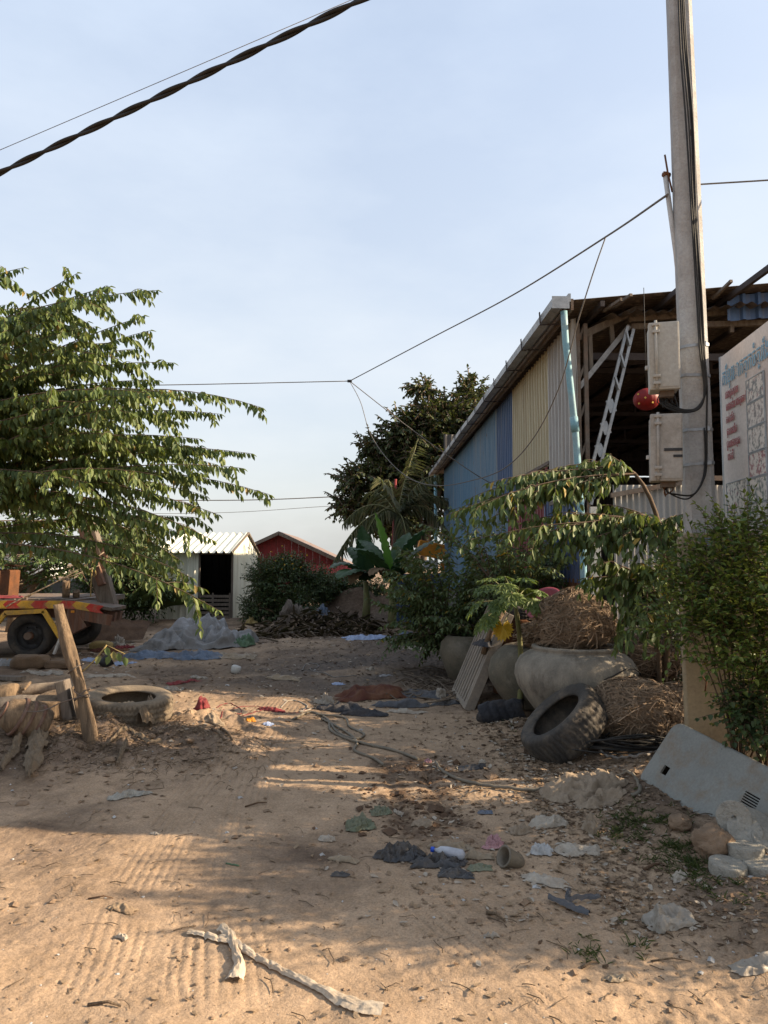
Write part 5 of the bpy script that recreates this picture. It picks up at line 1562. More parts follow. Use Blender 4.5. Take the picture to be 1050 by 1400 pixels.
mb = MB()
for k in range(6): mb.box(((dx0 + dx1) / 2, HY + .0 + .004 * (k % 2), .10 + k * .115), (dx1 - dx0 - .06, .02, .075), Matrix.Rotation(R(.5 * (k % 3 - 1)), 3, 'Y'))
for x in (dx0 + .42, dx0 + .06, dx1 - .05): mb.box((x, HY - .022, .38), (.045, .02, .78))
mb.build('half_door', M['wood_grey'], hut)
mb = MB(); mb.bar((hx1 + .05, HY - .28, he), (hx1 + .06, HY + HD * .5, hr + .03), .05, .05); mb.bar((hx1 + .06, HY + HD * .5, hr + .03), (hx1 + .05, HY + HD + .2, he - .05), .05, .05); mb.build('verge_board', M['wood_grey'], hut)

# ------------------------------------------------------------------ red house
RY = 33
ap = at(383, 729, RY); el, er = at(325, 754, RY), at(481, 778, RY)
house = thing('red_house', 'red boarded house with a low gable behind the bushes', 'house', (ap.x, RY, 0))
zl = ap.z - (ap.x - el.x) * .46; zrr = ap.z - (er.x - ap.x) * .46
mb = MB(); xs_ = np.linspace(el.x + .2, er.x - .25, 60)
for i in range(59):
    x0, x1 = xs_[i], xs_[i + 1]
    f = lambda x: ap.z - abs(x - ap.x) * .46 - .05
    o_ = .012 * ((i // 2) % 2)
    mb.add([(x0, RY - o_, -.1), (x1, RY - o_, -.1), (x1, RY - o_, f(x1)), (x0, RY - o_, f(x0))], [(0, 1, 2, 3)])
mb.build('wall', M['red_boards'], house)
mb = MB()
for ex, ez in ((el.x, zl), (er.x, zrr)):
    for y0, y1 in ((RY - .5, RY + 7),):
        a, b = Vector((ap.x, y0, ap.z)), Vector((ex, y0, ez)); n_ = Vector((0, 0, .07))
        mb.add([a, b, b + Vector((0, 7.5, 0)), a + Vector((0, 7.5, 0)), a + n_, b + n_, b + n_ + Vector((0, 7.5, 0)), a + n_ + Vector((0, 7.5, 0))], [(0, 1, 2, 3), (4, 7, 6, 5), (0, 4, 5, 1), (1, 5, 6, 2), (2, 6, 7, 3)])
mb.build('roof', M['roof_trim'], house)
mb = MB(); mb.bar((ap.x, RY - .52, ap.z - .02), (er.x, RY - .52, zrr - .02), .04, .14); mb.bar((ap.x, RY - .52, ap.z - .02), (el.x, RY - .52, zl - .02), .04, .14); mb.build('barge_board', M['wood_grey'], house)
mb = MB(); a, b = at(405, 771, RY - .6), at(470, 777, RY - .6)
mb.corr((a.x, RY - 1.5, a.z - .75), (1, 0, 0), (0, .9, .72), b.x - a.x + .5, 1.15, .2, .03, False, 5, .02, 3); mb.build('awning', M['red_roof'], house)
mb = MB(); mb.box((ap.x, RY + 3.5, .7), (er.x - el.x - .8, 6.8, 1.4)); mb.build('body', M['red_boards'], house)
mb = MB(); mb.tube([at(467, 775, RY), at(467, 754, RY)], .02, 6); mb.tube([at(462, 757, RY), at(472, 756, RY)], .012, 5); mb.build('antenna', M['old_steel'], house)
# things half hidden behind the banana plants and the saplings
g0 = at(585, 770, 25); ob = thing('orange_machine', 'orange painted steel machine half hidden behind the banana plants', 'machine', (g0.x, 25, 0))
mb = MB(); mb.box(at(590, 752, 25), (.95, .9, .5), Matrix.Rotation(.2, 3, 'Y'), .04); mb.build('body', M['orange'], ob)
mb = MB(); mb.bar(at(567, 768, 24.8), at(563, 830, 24.8), .12, .12); mb.bar(at(605, 768, 25.2), at(607, 840, 25.2), .12, .12); mb.build('leg', M['orange'], ob)
mb = MB(); mb.box(at(588, 772, 25), (.5, .7, .3), None, .03); mb.build('cowl', M['far_pale'], ob)
mb = MB(); mb.box(at(588, 812, 25), (.9, .8, .7), None, .05); mb.build('engine', M['far_pale'], ob)
mb = MB(); c = at(570, 822, 18.6); mb.corr((c.x - .65, 18.6, 0), (1, 0, 0), (0, 0, 1), 1.35, 1.32, .2, .02, True, 5, .03, 7); mb.bar((c.x - .66, 18.58, 1.3), (c.x + .7, 18.58, 1.32), .05, .05); mb.build('scrap_fence', S_navy, None, label='dark blue scrap sheet fence behind the saplings by the banana plants', cat='fence')
for (px, py0, Y, r_) in ((541, 655, 24.2, .05),):
    mb = MB(); a = at(px, py0, Y); mb.tube([(a.x, a.y, 0), (a.x - .1, a.y, 2), a], [r_, r_, r_ * .8], 8); mb.build('red_mast', M['red_boards'], None, label='thin dark red mast standing in front of the coconut palm', cat='mast')

# ------------------------------------------------------------------ left background: wall, far houses
mb = MB(); a, b = at(-120, 795, 20.8), at(120, 795, 20.8)
mb.box(((a.x + b.x) / 2, 20.9, .55), (b.x - a.x, .18, 1.1))
wl = thing('block_wall', 'low grey block wall behind the flatbed trailer', 'wall', ((a.x + b.x) / 2, 20.9, 0)); mb.build('blocks', M['wall_grey'], wl)
mb = MB(); mb.box(((a.x + b.x) / 2, 20.9, 1.13), (b.x - a.x + .1, .26, .07)); mb.build('coping', M['concrete'], wl)
for k, (px, w_, h_, Y, lb) in enumerate(((38, 4.2, 3.2, 90, 'far pale building seen through the gap under the left tree'), (10, 3.0, 2.6, 100, 'far low building at the left edge under the tree'), (64, 2.6, 2.4, 110, 'far small building right of the pale one under the tree'))):
    c = at(px, 770, Y); t = thing('distant_building', lb, 'building', (c.x, Y, 0))
    mb = MB(); mb.box((c.x, Y + 2, h_ / 2), (w_, 4, h_)); mb.build('wall', M['far_pale'], t)
    mb = MB(); mb.box((c.x, Y + 2, h_ + .1), (w_ + .5, 4.5, .2)); mb.build('roof', M['roof_trim'], t)
    for q_ in range(3):
        mb = MB(); mb.box((c.x + (q_ - 1) * w_ * .3, Y - .02, h_ * .6), (w_ * .15, .05, .7)); mb.build('window', M['glass_dark'], t)

# ------------------------------------------------------------------ flatbed trailer
TY = 12.0
tz = at(60, 826, TY).z
trl = thing('flatbed_trailer', 'old flatbed trailer with a red and yellow chevron edge at the left', 'trailer', at(20, 826, TY) * 1 - Vector((0, 0, tz)))
xl, xr_ = at(-160, 826, TY).x, at(100, 826, TY).x
xe, ze = at(152, 834, TY).x, at(152, 835, TY).z
mb = MB(); mb.box(((xl + xr_) / 2, TY + 1.2, tz + .02), (xr_ - xl, 2.36, .09)); mb.bar((xr_ - .03, TY + .36, tz + .02), (xe, TY + .36, ze + .02), .05, .66, (0, 1, 0))
for k in range(14): mb.box((xl + .2 + k * (xr_ - xl - .3) / 14, TY + 1.2, tz + .072), (.17, 2.2, .02), Matrix.Rotation(R(k % 3 - 1) * .4, 3, 'Y'))
mb.build('deck', M['old_steel'], trl)
mb = MB()
for y in (TY + .35, TY + 2.0): mb.bar((xl, y, tz - .14), (xr_, y, tz - .14), .1, .2); mb.bar((xr_, min(y, TY + .6), tz - .12), (xe - .05, min(y, TY + .6), ze - .12), .1, .16)
mb.bar((xr_ - .1, TY + .02, tz - .13), (xe, TY + .02, ze - .16), .03, .17)
mb.bar(at(98, 838, TY + .1), at(110, 862, TY + .1), .2, .3); mb.build('chassis', M['wood_red'], trl)
mb = MB()                                                            # chevron strip along the side
hs = .125; step = .225; n_ = int((xe - xl) / step)
def zt(x): return tz + .055 if x < xr_ else tz + .055 + (ze - tz) * (x - xr_) / (xe - xr_)
for k in range(n_):
    x0 = xl + k * step; mb.cur = 1 if k % 2 else 0
    if k % 11 == 7: mb.cur = 2
    for s_ in (0, 1):
        q_ = .07
        za, zb = (0, -hs / 2) if s_ == 0 else (-hs / 2, -hs)
        o1, o2 = (0, -q_) if s_ == 0 else (-q_, 0)
        P = [(x0 + o1, zt(x0) + za), (x0 + step + o1, zt(x0 + step) + za), (x0 + step + o2, zt(x0 + step) + zb), (x0 + o2, zt(x0) + zb)]
        mb.add([(x, TY - .004, z) for x, z in P] + [(x, TY + .02, z) for x, z in P], [(3, 2, 1, 0), (0, 1, 5, 4), (2, 3, 7, 6)])
mb.build('chevron_strip', [M['yellow'], M['red_paint'], M['white_paint']], trl)
wc = at(36, 875, TY - .02)
mb = MB()
def frm(px, py): return Vector((at(px, py, TY).x, TY - .03, at(px, py, TY).z))
for a, b in (((-10, 862), (9, 838)), ((8, 838), (62, 835)), ((61, 835), (84, 872))):
    mb.bar(frm(*a), frm(*b), .05, .07)
mb.build('mudguard_frame', M['yellow'], trl)
for k in range(3):
    mb = MB(); c = at((20, 62, 100)[k], 837, TY); mb.box((c.x, TY - .02, c.z + .01), (.05, .03, .035), None, .005); mb.build('side_lamp', M['orange'] if k == 2 else M['black'], trl)
wr = .375; wz = gz(wc.x, TY + .2) + wr
def wheel(x, y):
    t = MB(); M4 = Matrix.Translation((x, y, wz)) @ Matrix.Rotation(R(90), 4, 'X')
    tyre_mb(t, M4, wr, .26, .22, 60, 'block', .012, 180)
    tyre = t.build('tyre', M['rubber_black'], trl)
    r_ = MB(); r_.lathe([(.02, .05), (.10, .05), (.12, .02), (.18, .0), (.215, .06), (.222, .11), (.222, -.1), (.05, -.1)], 40, M4 @ Matrix.Translation((0, 0, .02)))
    for k in range(6):
        a = k * PI / 3; r_.tube([M4 @ Vector((.15 * math.cos(a), .15 * math.sin(a), .02)), M4 @ Vector((.15 * math.cos(a), .15 * math.sin(a), .06))], .014, 6)
    r_.build('rim', M['black'], tyre)
    h_ = MB(); h_.lathe([(.065, .05), (.065, .13), (.045, .145), (.0, .145)], 20, M4); h_.build('hub', M['wood_red'], tyre)
wheel(wc.x, TY + .18); wheel(wc.x, TY + 2.1); wheel(wc.x - 1.0, TY + .18)
mb = MB(); mb.tube([(wc.x, TY, wz), (wc.x, TY + 2.3, wz)], .06, 10); mb.build('axle', M['old_steel'], trl)
mb = MB(); mb.bar(at(84, 868, TY - .1), at(74, 894, TY - .1), .06, .03); mb.build('bracket', M['pipe_white'], trl)

# timber that stands at the rear, stumps, ropes, cargo
tm = thing('leaning_timber', 'tall thick leaning timber behind the rear of the trailer', 'timber', at(152, 832, 12.6))
mb = MB(); mb.bar(at(151, 838, 12.7), at(118, 712, 12.7), .20, .28, (1, 0, 0), .02); mb.build('beam', M['wood_grey'], tm)
mb = MB(); mb.bar(at(140, 800, 12.55), at(112, 722, 12.55), .12, .12, (1, 0, 0), .015); mb.bar(at(143, 778, 12.5), at(142, 745, 12.5), .05, .10, (1, 0, 0), .01); mb.build('splinter', M['wood_red'], tm)
def stump(name, label, p, r_, h_, m='wood', cat='log', lean=(0, 0), group=None):
    mb = MB(); p = Vector(p); sd_ = p.x * 3
    mb.lathe([(r_ * .95, 0), (r_, h_ * .3), (r_ * .96, h_ * .7), (r_, h_ * .97), (r_ * .9, h_), (r_ * .5, h_ * 1.01)], 20, Matrix.Translation(p), lambda v, a, i: Vector((v.x * (1 + .10 * mn.noise(Vector((math.cos(a) * 2, math.sin(a) * 2, v.z * 3 + sd_)))) + lean[0] * v.z, v.y * (1 + .10 * mn.noise(Vector((math.cos(a) * 2, math.sin(a) * 2 + 5, sd_)))) + lean[1] * v.z, v.z + .03 * math.sin(a) * (i > 2))))
    return mb.build(name, M[m], None, label=label, cat=cat, group=group)
stump('wood_stump', 'taller upright wooden stump standing on the trailer deck', Vector((at(90, 820, TY + .5).x, TY + .5, tz + .08)), .062, .30)
stump('wood_stump', 'short wooden stump on the trailer deck near the leaning timber', Vector((at(104, 820, TY + .6).x, TY + .6, tz + .08)), .055, .11)
cable('rope', M['sack_pale'], [at(142, 755, 12.4), at(110, 777, 12.2), at(70, 799, 12.1), at(22, 822, 12.0), at(8, 830, 11.98)], .011, label='thick pale rope tied high on the leaning timber, pulled down to the trailer', cat='rope')
cable('rope', M['sack_pale'], [at(136, 773, 12.4), at(105, 785, 12.2), at(74, 797, 12.15), at(33, 819, 12.05)], .009, label='second pale rope tied low on the leaning timber with loose ends', cat='rope')
mb = MB()
cable(None, None, [at(126, 776, 12.4), at(125, 790, 12.38), at(124, 806, 12.4), at(124, 816, 12.4)], .012, mb=mb); cable(None, None, [at(129, 775, 12.4), at(131, 785, 12.4), at(128, 789, 12.4)], .009, mb=mb)
mb.build('rope', M['sack_yellow'], None, label='frayed rope end dangling beside the leaning timber', cat='rope')
cable('rope', M['wood_red'], [at(110, 780, 12.5), at(122, 800, 12.4), at(138, 824, 12.3)], .006, label='thin dark cord slanting down in front of the leaning timber', cat='rope')
cg = thing('rusty_cargo', 'rusty brown load on the trailer at the left edge', 'cargo', Vector((at(-4, 800, TY + .8).x, TY + .8, tz + .08)))
mb = MB(); c = at(-12, 802, TY + .8); mb.box((c.x, c.y, tz + .32), (.55, .9, .48), Matrix.Rotation(.05, 3, 'Y'), .03); mb.build('box', M['rust'], cg)
mb = MB(); mb.corr((c.x - .35, TY + .3, tz + .58), (1, 0, .08), (0, 1, 0), .72, 1.0, .1, .012, False, 5, .05, 3); mb.build('lid', M['frond_net'], cg)
crumple('red_plastic', M['cloth_red'], (at(8, 822, TY + .3).x, TY + .3, tz + .085), .3, .2, .06, 0, 5, 18, hang=True, label='flattened red rag on the trailer deck at the left edge', cat='rag')
# low brown net fence right of the trailer
mb = MB(); a, b = at(98, 0, 14.2).x, at(215, 0, 15.2).x
def netf(u, v):
    x = a + (b - a) * u; top = .62 - .30 * u + .05 * mn.noise(Vector((u * 6, 0, 3)))
    return (x, 14.2 + u * 1.0 + .5 * v + .06 * mn.noise(Vector((u * 9, v * 4, 1))), max(.02, v * top + .03))
mb.grid(netf, 60, 14)
nf = mb.build('net_screen', M['frond_net'], None, label='low sagging brown net screen between the trailer and the tarpaulin heap', cat='screen')

# ------------------------------------------------------------------ heaps at mid distance
p = gp(262, 888)
heap = thing('tarpaulin_heap', 'heap of crumpled grey tarpaulin in front of the white hut', 'tarpaulin', p)
crumple('sheet', M['tarp_grey'], (p.x + .02, p.y + .75, 0), .95, .85, .62, .1, 3, 72, 1.7, .22, .5, parent=heap, amp=1.0)
crumple('sheet', M['tarp_pale'], (p.x - .12, p.y + .95, 0), .72, .6, .74, .4, 4, 64, 1.5, .25, .55, amp=1.0, parent=heap, label='paler sheet on top of the heap')
crumple('sheet', M['tarp_grey'], (p.x - .55, p.y + .35, 0), .55, .42, .36, -.2, 6, 44, 1.5, .3, .45, amp=1.1, parent=heap)
crumple('sheet', M['tarp_pale'], (p.x + .42, p.y + .6, 0), .42, .4, .56, .8, 16, 44, 1.5, .3, .5, amp=1.1, parent=heap)
def C(name, mt, px, py, sx, sy, h, seed, label, cat, rot=0.0, n=34, fold=3.0, ragged=.3, flat=.35, group=None, dz=0):
    p = gp(px, py)
    return crumple(name, M[mt], p, sx, sy, h, rot, seed, n, fold, ragged, flat, label=label, cat=cat, group=group)
C('blue_tarp', 'tarp_blue', 268, 899, .45, .25, .16, 7, 'blue tarpaulin edge spilling out at the foot of the grey heap', 'tarpaulin', fold=3.5)
C('blue_tarp', 'tarp_blue', 205, 898, .45, .3, .14, 8, 'smaller blue tarpaulin fold at the left foot of the grey heap', 'tarpaulin', fold=3.5)
C('green_sack', 'tarp_green', 326, 884, .30, .3, .36, 9, 'dark green sack at the right end of the grey heap', 'sack', n=30)
C('tan_sheet', 'plastic_tan', 322, 900, .38, .2, .10, 10, 'tan sheet spread to the right of the grey heap', 'sheet')
C('yellow_bag', 'sack_yellow', 343, 856, .17, .14, .28, 11, 'crumpled yellow packet lying below the creeper bush', 'bag', n=24)
C('blue_sheet', 'blue_pale', 502, 874, .5, .26, .11, 12, 'pale blue plastic sheet at the foot of the earth heap', 'sheet', fold=3.6)
C('blue_sheet', 'tarp_blue', 560, 872, .3, .2, .16, 13, 'dark blue plastic lump right of the pale blue sheet', 'sheet')
C('blue_sheet', 'tarp_blue', 442, 852, .26, .2, .50, 14, 'upright bundle of blue cloth on the husk heap by the hedge', 'cloth')
# husk heap
F = Fol(71)
hp = [(np.array(gp(px, py)) , s_) for px, py, s_ in ((430, 866, .6), (455, 862, .7), (480, 864, .6), (400, 866, .5), (370, 872, .4), (440, 858, .8))]
for _ in range(1500):
    c, s_ = hp[int(g.integers(len(hp)))]
    q_ = c + g.normal(0, 1, 3) * np.array([.55, .3, 0]); q_[2] = gz(q_[0], q_[1]) + abs(g.normal(0, .12)) * s_
    d = g.normal(0, 1, (1, 3)); d[0, 2] *= .35
    F.add(q_[None], d, np.cross(d, UP), g.uniform(.10, .4), g.uniform(.03, .10), g.uniform(0, 1, 1), .3)
F.build('husk_heap', leaf_mat('husk colours', (.045, .03, .02), (.085, .058, .038), (.14, .10, .068), (.22, .165, .11), .9, .05), None, label='heap of brown palm husks and dry fronds below the hedge', cat='heap')
mb = MB(); mb.tube([gp(462, 842) + Vector((0, 0, .1)), gp(485, 836) + Vector((0, 0, .45))], .02, 6); mb.build('stick', M['wood'], None, label='pale stick poking out of the dark earth heap', cat='stick')
mb = MB(); mb.tube([gp(392, 858) + Vector((0, 0, .05)), at(418, 838, 18.0), at(421, 832, 18.0)], .03, 7); mb.build('stick', M['wood'], None, label='bent brown branch rising from the husk heap', cat='stick')
for k, (px, py, px2, py2, r_) in enumerate(((350, 868, 405, 862, .03), (380, 872, 440, 868, .025), (340, 878, 380, 880, .018))):
    a, b = gp(px, py), gp(px2, py2); mb = MB(); mb.tube([a + Vector((0, 0, .05)), (a + b) / 2 + Vector((0, 0, .1)), b + Vector((0, 0, .04))], r_, 7)
    mb.build('branch', M['bark'], None, label=('brown branch lying at the left end of the husk heap', 'long branch along the front of the husk heap', 'thin branch lying right of the tan sheet')[k], cat='branch')
C('straw_mat', 'wood_grey', 400, 852, .45, .2, .75, 15, 'grey mound of dry fronds leaning at the foot of the creeper bush', 'fronds', n=30, fold=4.5)

# sacks and odds by the trailer
def sack(name, label, px, py, sx, sy, h, mt, rot=0, seed=1, cat='sack'):
    p = gp(px, py); mb = MB(); rz = Matrix.Rotation(rot, 3, 'Z')
    def fn(a, b):
        th, ph = a * 2 * PI, b * PI
        d = Vector((math.cos(th) * math.sin(ph), math.sin(th) * math.sin(ph), -math.cos(ph)))
        e = .62
        q_ = Vector([math.copysign(abs(c_) ** e, c_) for c_ in d])
        k = 1 + .12 * mn.noise(d * 1.6 + Vector((seed, 0, 0))) + .05 * (1 - abs(mn.noise(d * 4 + Vector((0, seed, 0)))) * 2)
        return p + rz @ Vector((q_.x * sx * k, q_.y * sy * k, (q_.z * .5 + .44) * h * k))
    mb.grid(fn, 36, 20); return mb.build(name, M[mt], None, label=label, cat=cat)
sack('sack', 'plump brown sack on the ground in front of the trailer wheel', 42, 914, .26, .18, .22, 'sack', .1, 2)
sack('sack', 'small flat brown sack right of the trailer wheel', 80, 914, .19, .14, .13, 'sack', 0, 3)
sack('yellow_roll', 'yellowish roll lying left of the tarpaulin heap', 138, 888, .20, .12, .16, 'sack_yellow', 0, 4, 'roll')
C('white_bag', 'plastic_white', 161, 884, .14, .14, .30, 17, 'pointed white and red bag left of the tarpaulin heap', 'bag', n=26)
C('red_rag', 'cloth_red', 172, 886, .20, .1, .07, 18, 'thin red rag by the pointed white bag', 'rag')
C('dark_board', 'cloth_maroon', 150, 892, .35, .12, .10, 19, 'dark flattened scrap left of the tarpaulin heap', 'scrap')
def pot(px, py, r_, h_, label, tilt, mt='black', name='black_pot'):
    p = gp(px, py); M4 = Matrix.Translation(p + Vector((0, 0, r_ * .7))) @ Matrix.Rotation(tilt, 4, 'Y') @ Matrix.Rotation(-.5, 4, 'X') @ Matrix.Translation((0, 0, -h_ / 2))
    mb = MB(); mb.lathe([(.001, 0), (r_ * .7, 0), (r_ * .85, h_ * .5), (r_, h_ * .96), (r_ * 1.06, h_), (r_ * .93, h_), (r_ * .8, h_ * .5), (r_ * .6, h_ * .1), (.001, h_ * .1)], 28, M4)
    return mb.build(name, M[mt], None, label=label, cat='pot')
pot(144, 913, .10, .16, 'small black pot tipped over near the yellow-leaved sprig', .9)
C('blue_scrap', 'blue_pale', 172, 908, .18, .08, .04, 20, 'flat pale scrap right of the tipped black pot', 'scrap')
C('blue_scrap', 'blue_pale', 130, 902, .20, .1, .05, 22, 'pale bluish scrap between the leaning post and the black pot', 'scrap')
C('white_scrap', 'plastic_white', 60, 922, .30, .1, .05, 23, 'white plastic scrap in front of the plump brown sack', 'scrap')
C('white_scrap', 'paper_white', 150, 924, .35, .1, .04, 24, 'long white paper scrap beyond the lying left tyre', 'scrap')
C('grey_scrap', 'tarp_pale', 8, 910, .18, .14, .16, 25, 'grey plastic lump left of the plump brown sack', 'scrap')
a, b = gp(-30, 928), gp(30, 932)
mb = MB(); mb.bar(a + Vector((0, 0, .03)), b + Vector((0, 0, .04)), .12, .05); mb.build('plank', M['wood_grey'], None, label='grey plank on the ground at the left edge beyond the clutter', cat='plank')

# ------------------------------------------------------------------ left foreground clutter
pp = gp(127, 1024)
post = thing('wooden_post', 'rough leaning wooden post set in the earth bank', 'post', pp)
top = at(82, 826, pp.y + .05)
mb = MB(); n_ = 24; P = []; rs = []
for i in range(n_ + 1):
    t = i / n_; q_ = (pp - Vector((0, 0, .12))).lerp(top, t); q_.x += .02 * math.sin(t * 5) ; P.append(q_); rs.append(.055 - .010 * t + .005 * math.sin(t * 11))
o = 0; nn_ = 20
for i, q_ in enumerate(P):
    for j in range(nn_):
        a = 2 * PI * j / nn_; k = 1 + .22 * mn.noise(Vector((math.cos(a) * 1.8, math.sin(a) * 1.8, i * .16))) + .14 * mn.noise(Vector((math.cos(a) * 6, math.sin(a) * 6, i * .12)))
        mb.v.append(q_ + Vector((math.cos(a), math.sin(a), .12 * math.cos(a) * (i == n_))) * rs[i] * k)
mb.smooth = True
for i in range(n_):
    for j in range(nn_): mb.face((i * nn_ + j, i * nn_ + (j + 1) % nn_, (i + 1) * nn_ + (j + 1) % nn_, (i + 1) * nn_ + j))
mb.smooth = False; mb.face([n_ * nn_ + j for j in range(nn_)])
mb.build('trunk', M['wood'], post)
mb = MB()
for t, tl in ((.52, .2), (.34, -.15), (.33, .25)):
    c = pp.lerp(top, t); r_ = .055 - .010 * t + .009
    ring = [c + Vector((math.cos(a) * r_, math.sin(a) * r_, tl * .2 * math.cos(a))) for a in np.linspace(0, 2 * PI, 20)]
    mb.tube(ring, .005, 5)
c = pp.lerp(top, .34); cable(None, None, [c + Vector((.08, -.06, 0)), c + Vector((-.1, -.14, -.05)), c + Vector((-.3, -.16, -.12)), c + Vector((-.75, -.1, -.1))], .005, mb=mb)
mb.build('wire', M['old_steel'], post)
# dry sprig tied to the post
F = Fol(81); W = MB()
s0 = pp.lerp(top, .50) + Vector((.06, -.03, 0)); s1 = at(146, 882, pp.y)
W.tube(bez(s0, (np.array(s0) + np.array(s1)) / 2 - UP * .03, s1, 8), .007, 5)
for px, py in ((146, 884), (150, 896), (162, 892), (170, 898), (155, 890), (137, 896)):
    q_ = np.array(at(px, py, pp.y)); F.add(q_[None], np.array([[.2, 0, -1.0]]) + g.normal(0, .2, (1, 3)), np.array([[1, .1, .2]]), .085, .05, g.uniform(.75, 1, 1), .1)
sp = thing('leafy_sprig', 'thin sprig with a few yellow green leaves fixed to the leaning post', 'twig', s0)
W.tube([s1, at(160, 889, pp.y), at(171, 894, pp.y)], .003, 4)
W.build('stem', M['sack_yellow'], sp); F.build('leaves', LM_back, sp)
# lying tyre
def tyre_thing(label, c, axis, R0, W_, rin, mt, tread, pitch, dep=.012):
    mb = MB(); tyre_mb(mb, Matrix.Translation(c) @ frame_of(axis).to_4x4(), R0, W_, rin, pitch, tread, dep)
    return recalc(mb.build('tyre', M[mt], None, label=label, cat='tyre'))
p = gp(176, 990); Yt = p.y + .30; cx = at(176, 960, Yt).x
ty = tyre_thing('dusty tyre lying flat on the earth bank behind the leaning post', Vector((cx, Yt, p.z + .10)), (.05, -.07, 1), .405, .22, .24, 'rubber_dusty', 'block', 56, .015)
crumple('tan_sheet', M['plastic_tan'], (cx - .06, Yt + .04, p.z + .07), .20, .18, .07, 0, 33, 30, 3, .3, .5, hang=True, label='dusty tan sheet stuffed in the lying tyre', cat='sheet')
# two weathered timbers, broken stump, striped drum
a, b = gp(-40, 985), gp(88, 978)
mb = MB(); mb.tube([a + Vector((0, 0, .10)), a.lerp(b, .5) + Vector((0, .05, .13)), b + Vector((0, 0, .11))], [.09, .095, .085], 14); mb.build('log', M['wood_grey'], None, label='grey log lying across behind the striped drum', cat='log')
a, b = gp(-30, 962), gp(80, 958)
mb = MB(); mb.tube([a + Vector((0, .1, .08)), b + Vector((0, .1, .14))], [.07, .06], 12); mb.build('log', M['wood_grey'], None, label='second thinner log farther from the striped drum', cat='log')
p = gp(93, 990); st_ = thing('broken_stump', 'broken split tree stump standing left of the leaning post', 'stump', p)
mb = MB(); mb.bar(p + Vector((-.03, .15, -.05)), at(85, 930, p.y + .15), .13, .09, (1, 0, 0), .012); mb.build('wood', M['wood_grey'], st_)
mb = MB(); mb.bar(p + Vector((.07, .12, -.05)), at(102, 938, p.y + .12), .09, .05, (1, .3, 0), .01); mb.build('splinter', M['wood'], st_)
stump('cut_log', 'thick short cut log end right of the striped drum', gp(68, 1000) + Vector((0, .12, -.03)), .17, .22, 'wood')
p = gp(28, 1008); M4 = Matrix.Translation(p + Vector((0, .05, .13))) @ Matrix.Rotation(R(35), 4, 'Z') @ Matrix.Rotation(R(-62), 4, 'Y')
mb = MB(); pr = [(.001, .16), (.07, .16), (.115, .13), (.145, .06), (.152, .05), (.152, .035), (.150, .02), (.155, 0), (.152, -.02), (.156, -.05), (.15, -.07), (.152, -.12), (.14, -.16), (.001, -.16)]
pr = [(r_ - (.012 if .03 < abs(z_) < .06 else 0), z_ * 1.15) for r_, z_ in pr]
mb.lathe(pr[::-1], 40, M4); dr = thing('drum', 'dusty striped drum lying half buried at the left edge', 'drum', p); mb.build('body', M['wood'], dr)
for z_ in (.05, -.02, -.10):
    mb = MB(); mb.lathe([(.138, z_ - .016), (.160, z_ - .013), (.160, z_ + .013), (.138, z_ + .016)], 40, M4, close=True); mb.build('band', M['wood_red'], dr)
mb = MB(); mb.lathe([(.05, .178), (.055, .19), (.075, .19), (.08, .178)], 32, M4, close=True); mb.build('end_ring', M['wood_red'], dr)
mb = MB(); M5 = Matrix.Translation(gp(-2, 975) + Vector((0, .1, .16))) @ Matrix.Rotation(R(80), 4, 'Y'); mb.lathe([(.001, -.14), (.10, -.14), (.12, -.08), (.125, .08), (.11, .14), (.001, .14)], 28, M5); mb.build('drum', M['wood'], None, label='dusty round can cut off by the left edge above the striped drum', cat='drum')
mb = MB(); mb.box(gp(18, 968) + Vector((0, .1, .2)), (.22, .18, .03), Matrix.Rotation(-.25, 3, 'Y') @ Matrix.Rotation(.3, 3, 'X'), .008); mb.build('wood_chip', M['wood'], None, label='flat wood slab leaning on the log above the striped drum', cat='slab')
C('black_bag', 'plastic_black', 106, 982, .09, .08, .2, 36, 'black plastic bag caught between the broken stump and the leaning post', 'bag', n=24)
# dead banana leaves on the bank
def dry_blade(label, pix, w_, seed, h=.06): return strip('dead_leaf', M['deadleaf'], pix, w_ * .8, label, 'dead leaf', seed, h * 1.3, None, None, 60, 14, 1.6)
dry_blade('broad dead leaf hanging down the front of the earth bank', [(54, 1002, .5), (50, 1030, 1.2), (45, 1052, 1.0), (38, 1072, .3)], .10, 3, .09)
dry_blade('second dead leaf left of the broad one on the earth bank', [(52, 1012, .3), (30, 1022, .8), (12, 1042, .9), (0, 1062, .5)], .065, 5, .06)
dry_blade('dry pale leaf strip lying right of the leaning post', [(140, 1003, .3), (175, 1012, .8), (205, 1018, .9), (222, 1024, .4)], .035, 7, .03)
dry_blade('upright dead leaf propped against the lying tyre', [(190, 998, .8), (204, 990, 1.2), (208, 978, .5)], .06, 9, .16)
dry_blade('curled pale dead leaf below the bank', [(158, 1052, .3), (166, 1040, 1), (172, 1030, .6)], .035, 11, .05)

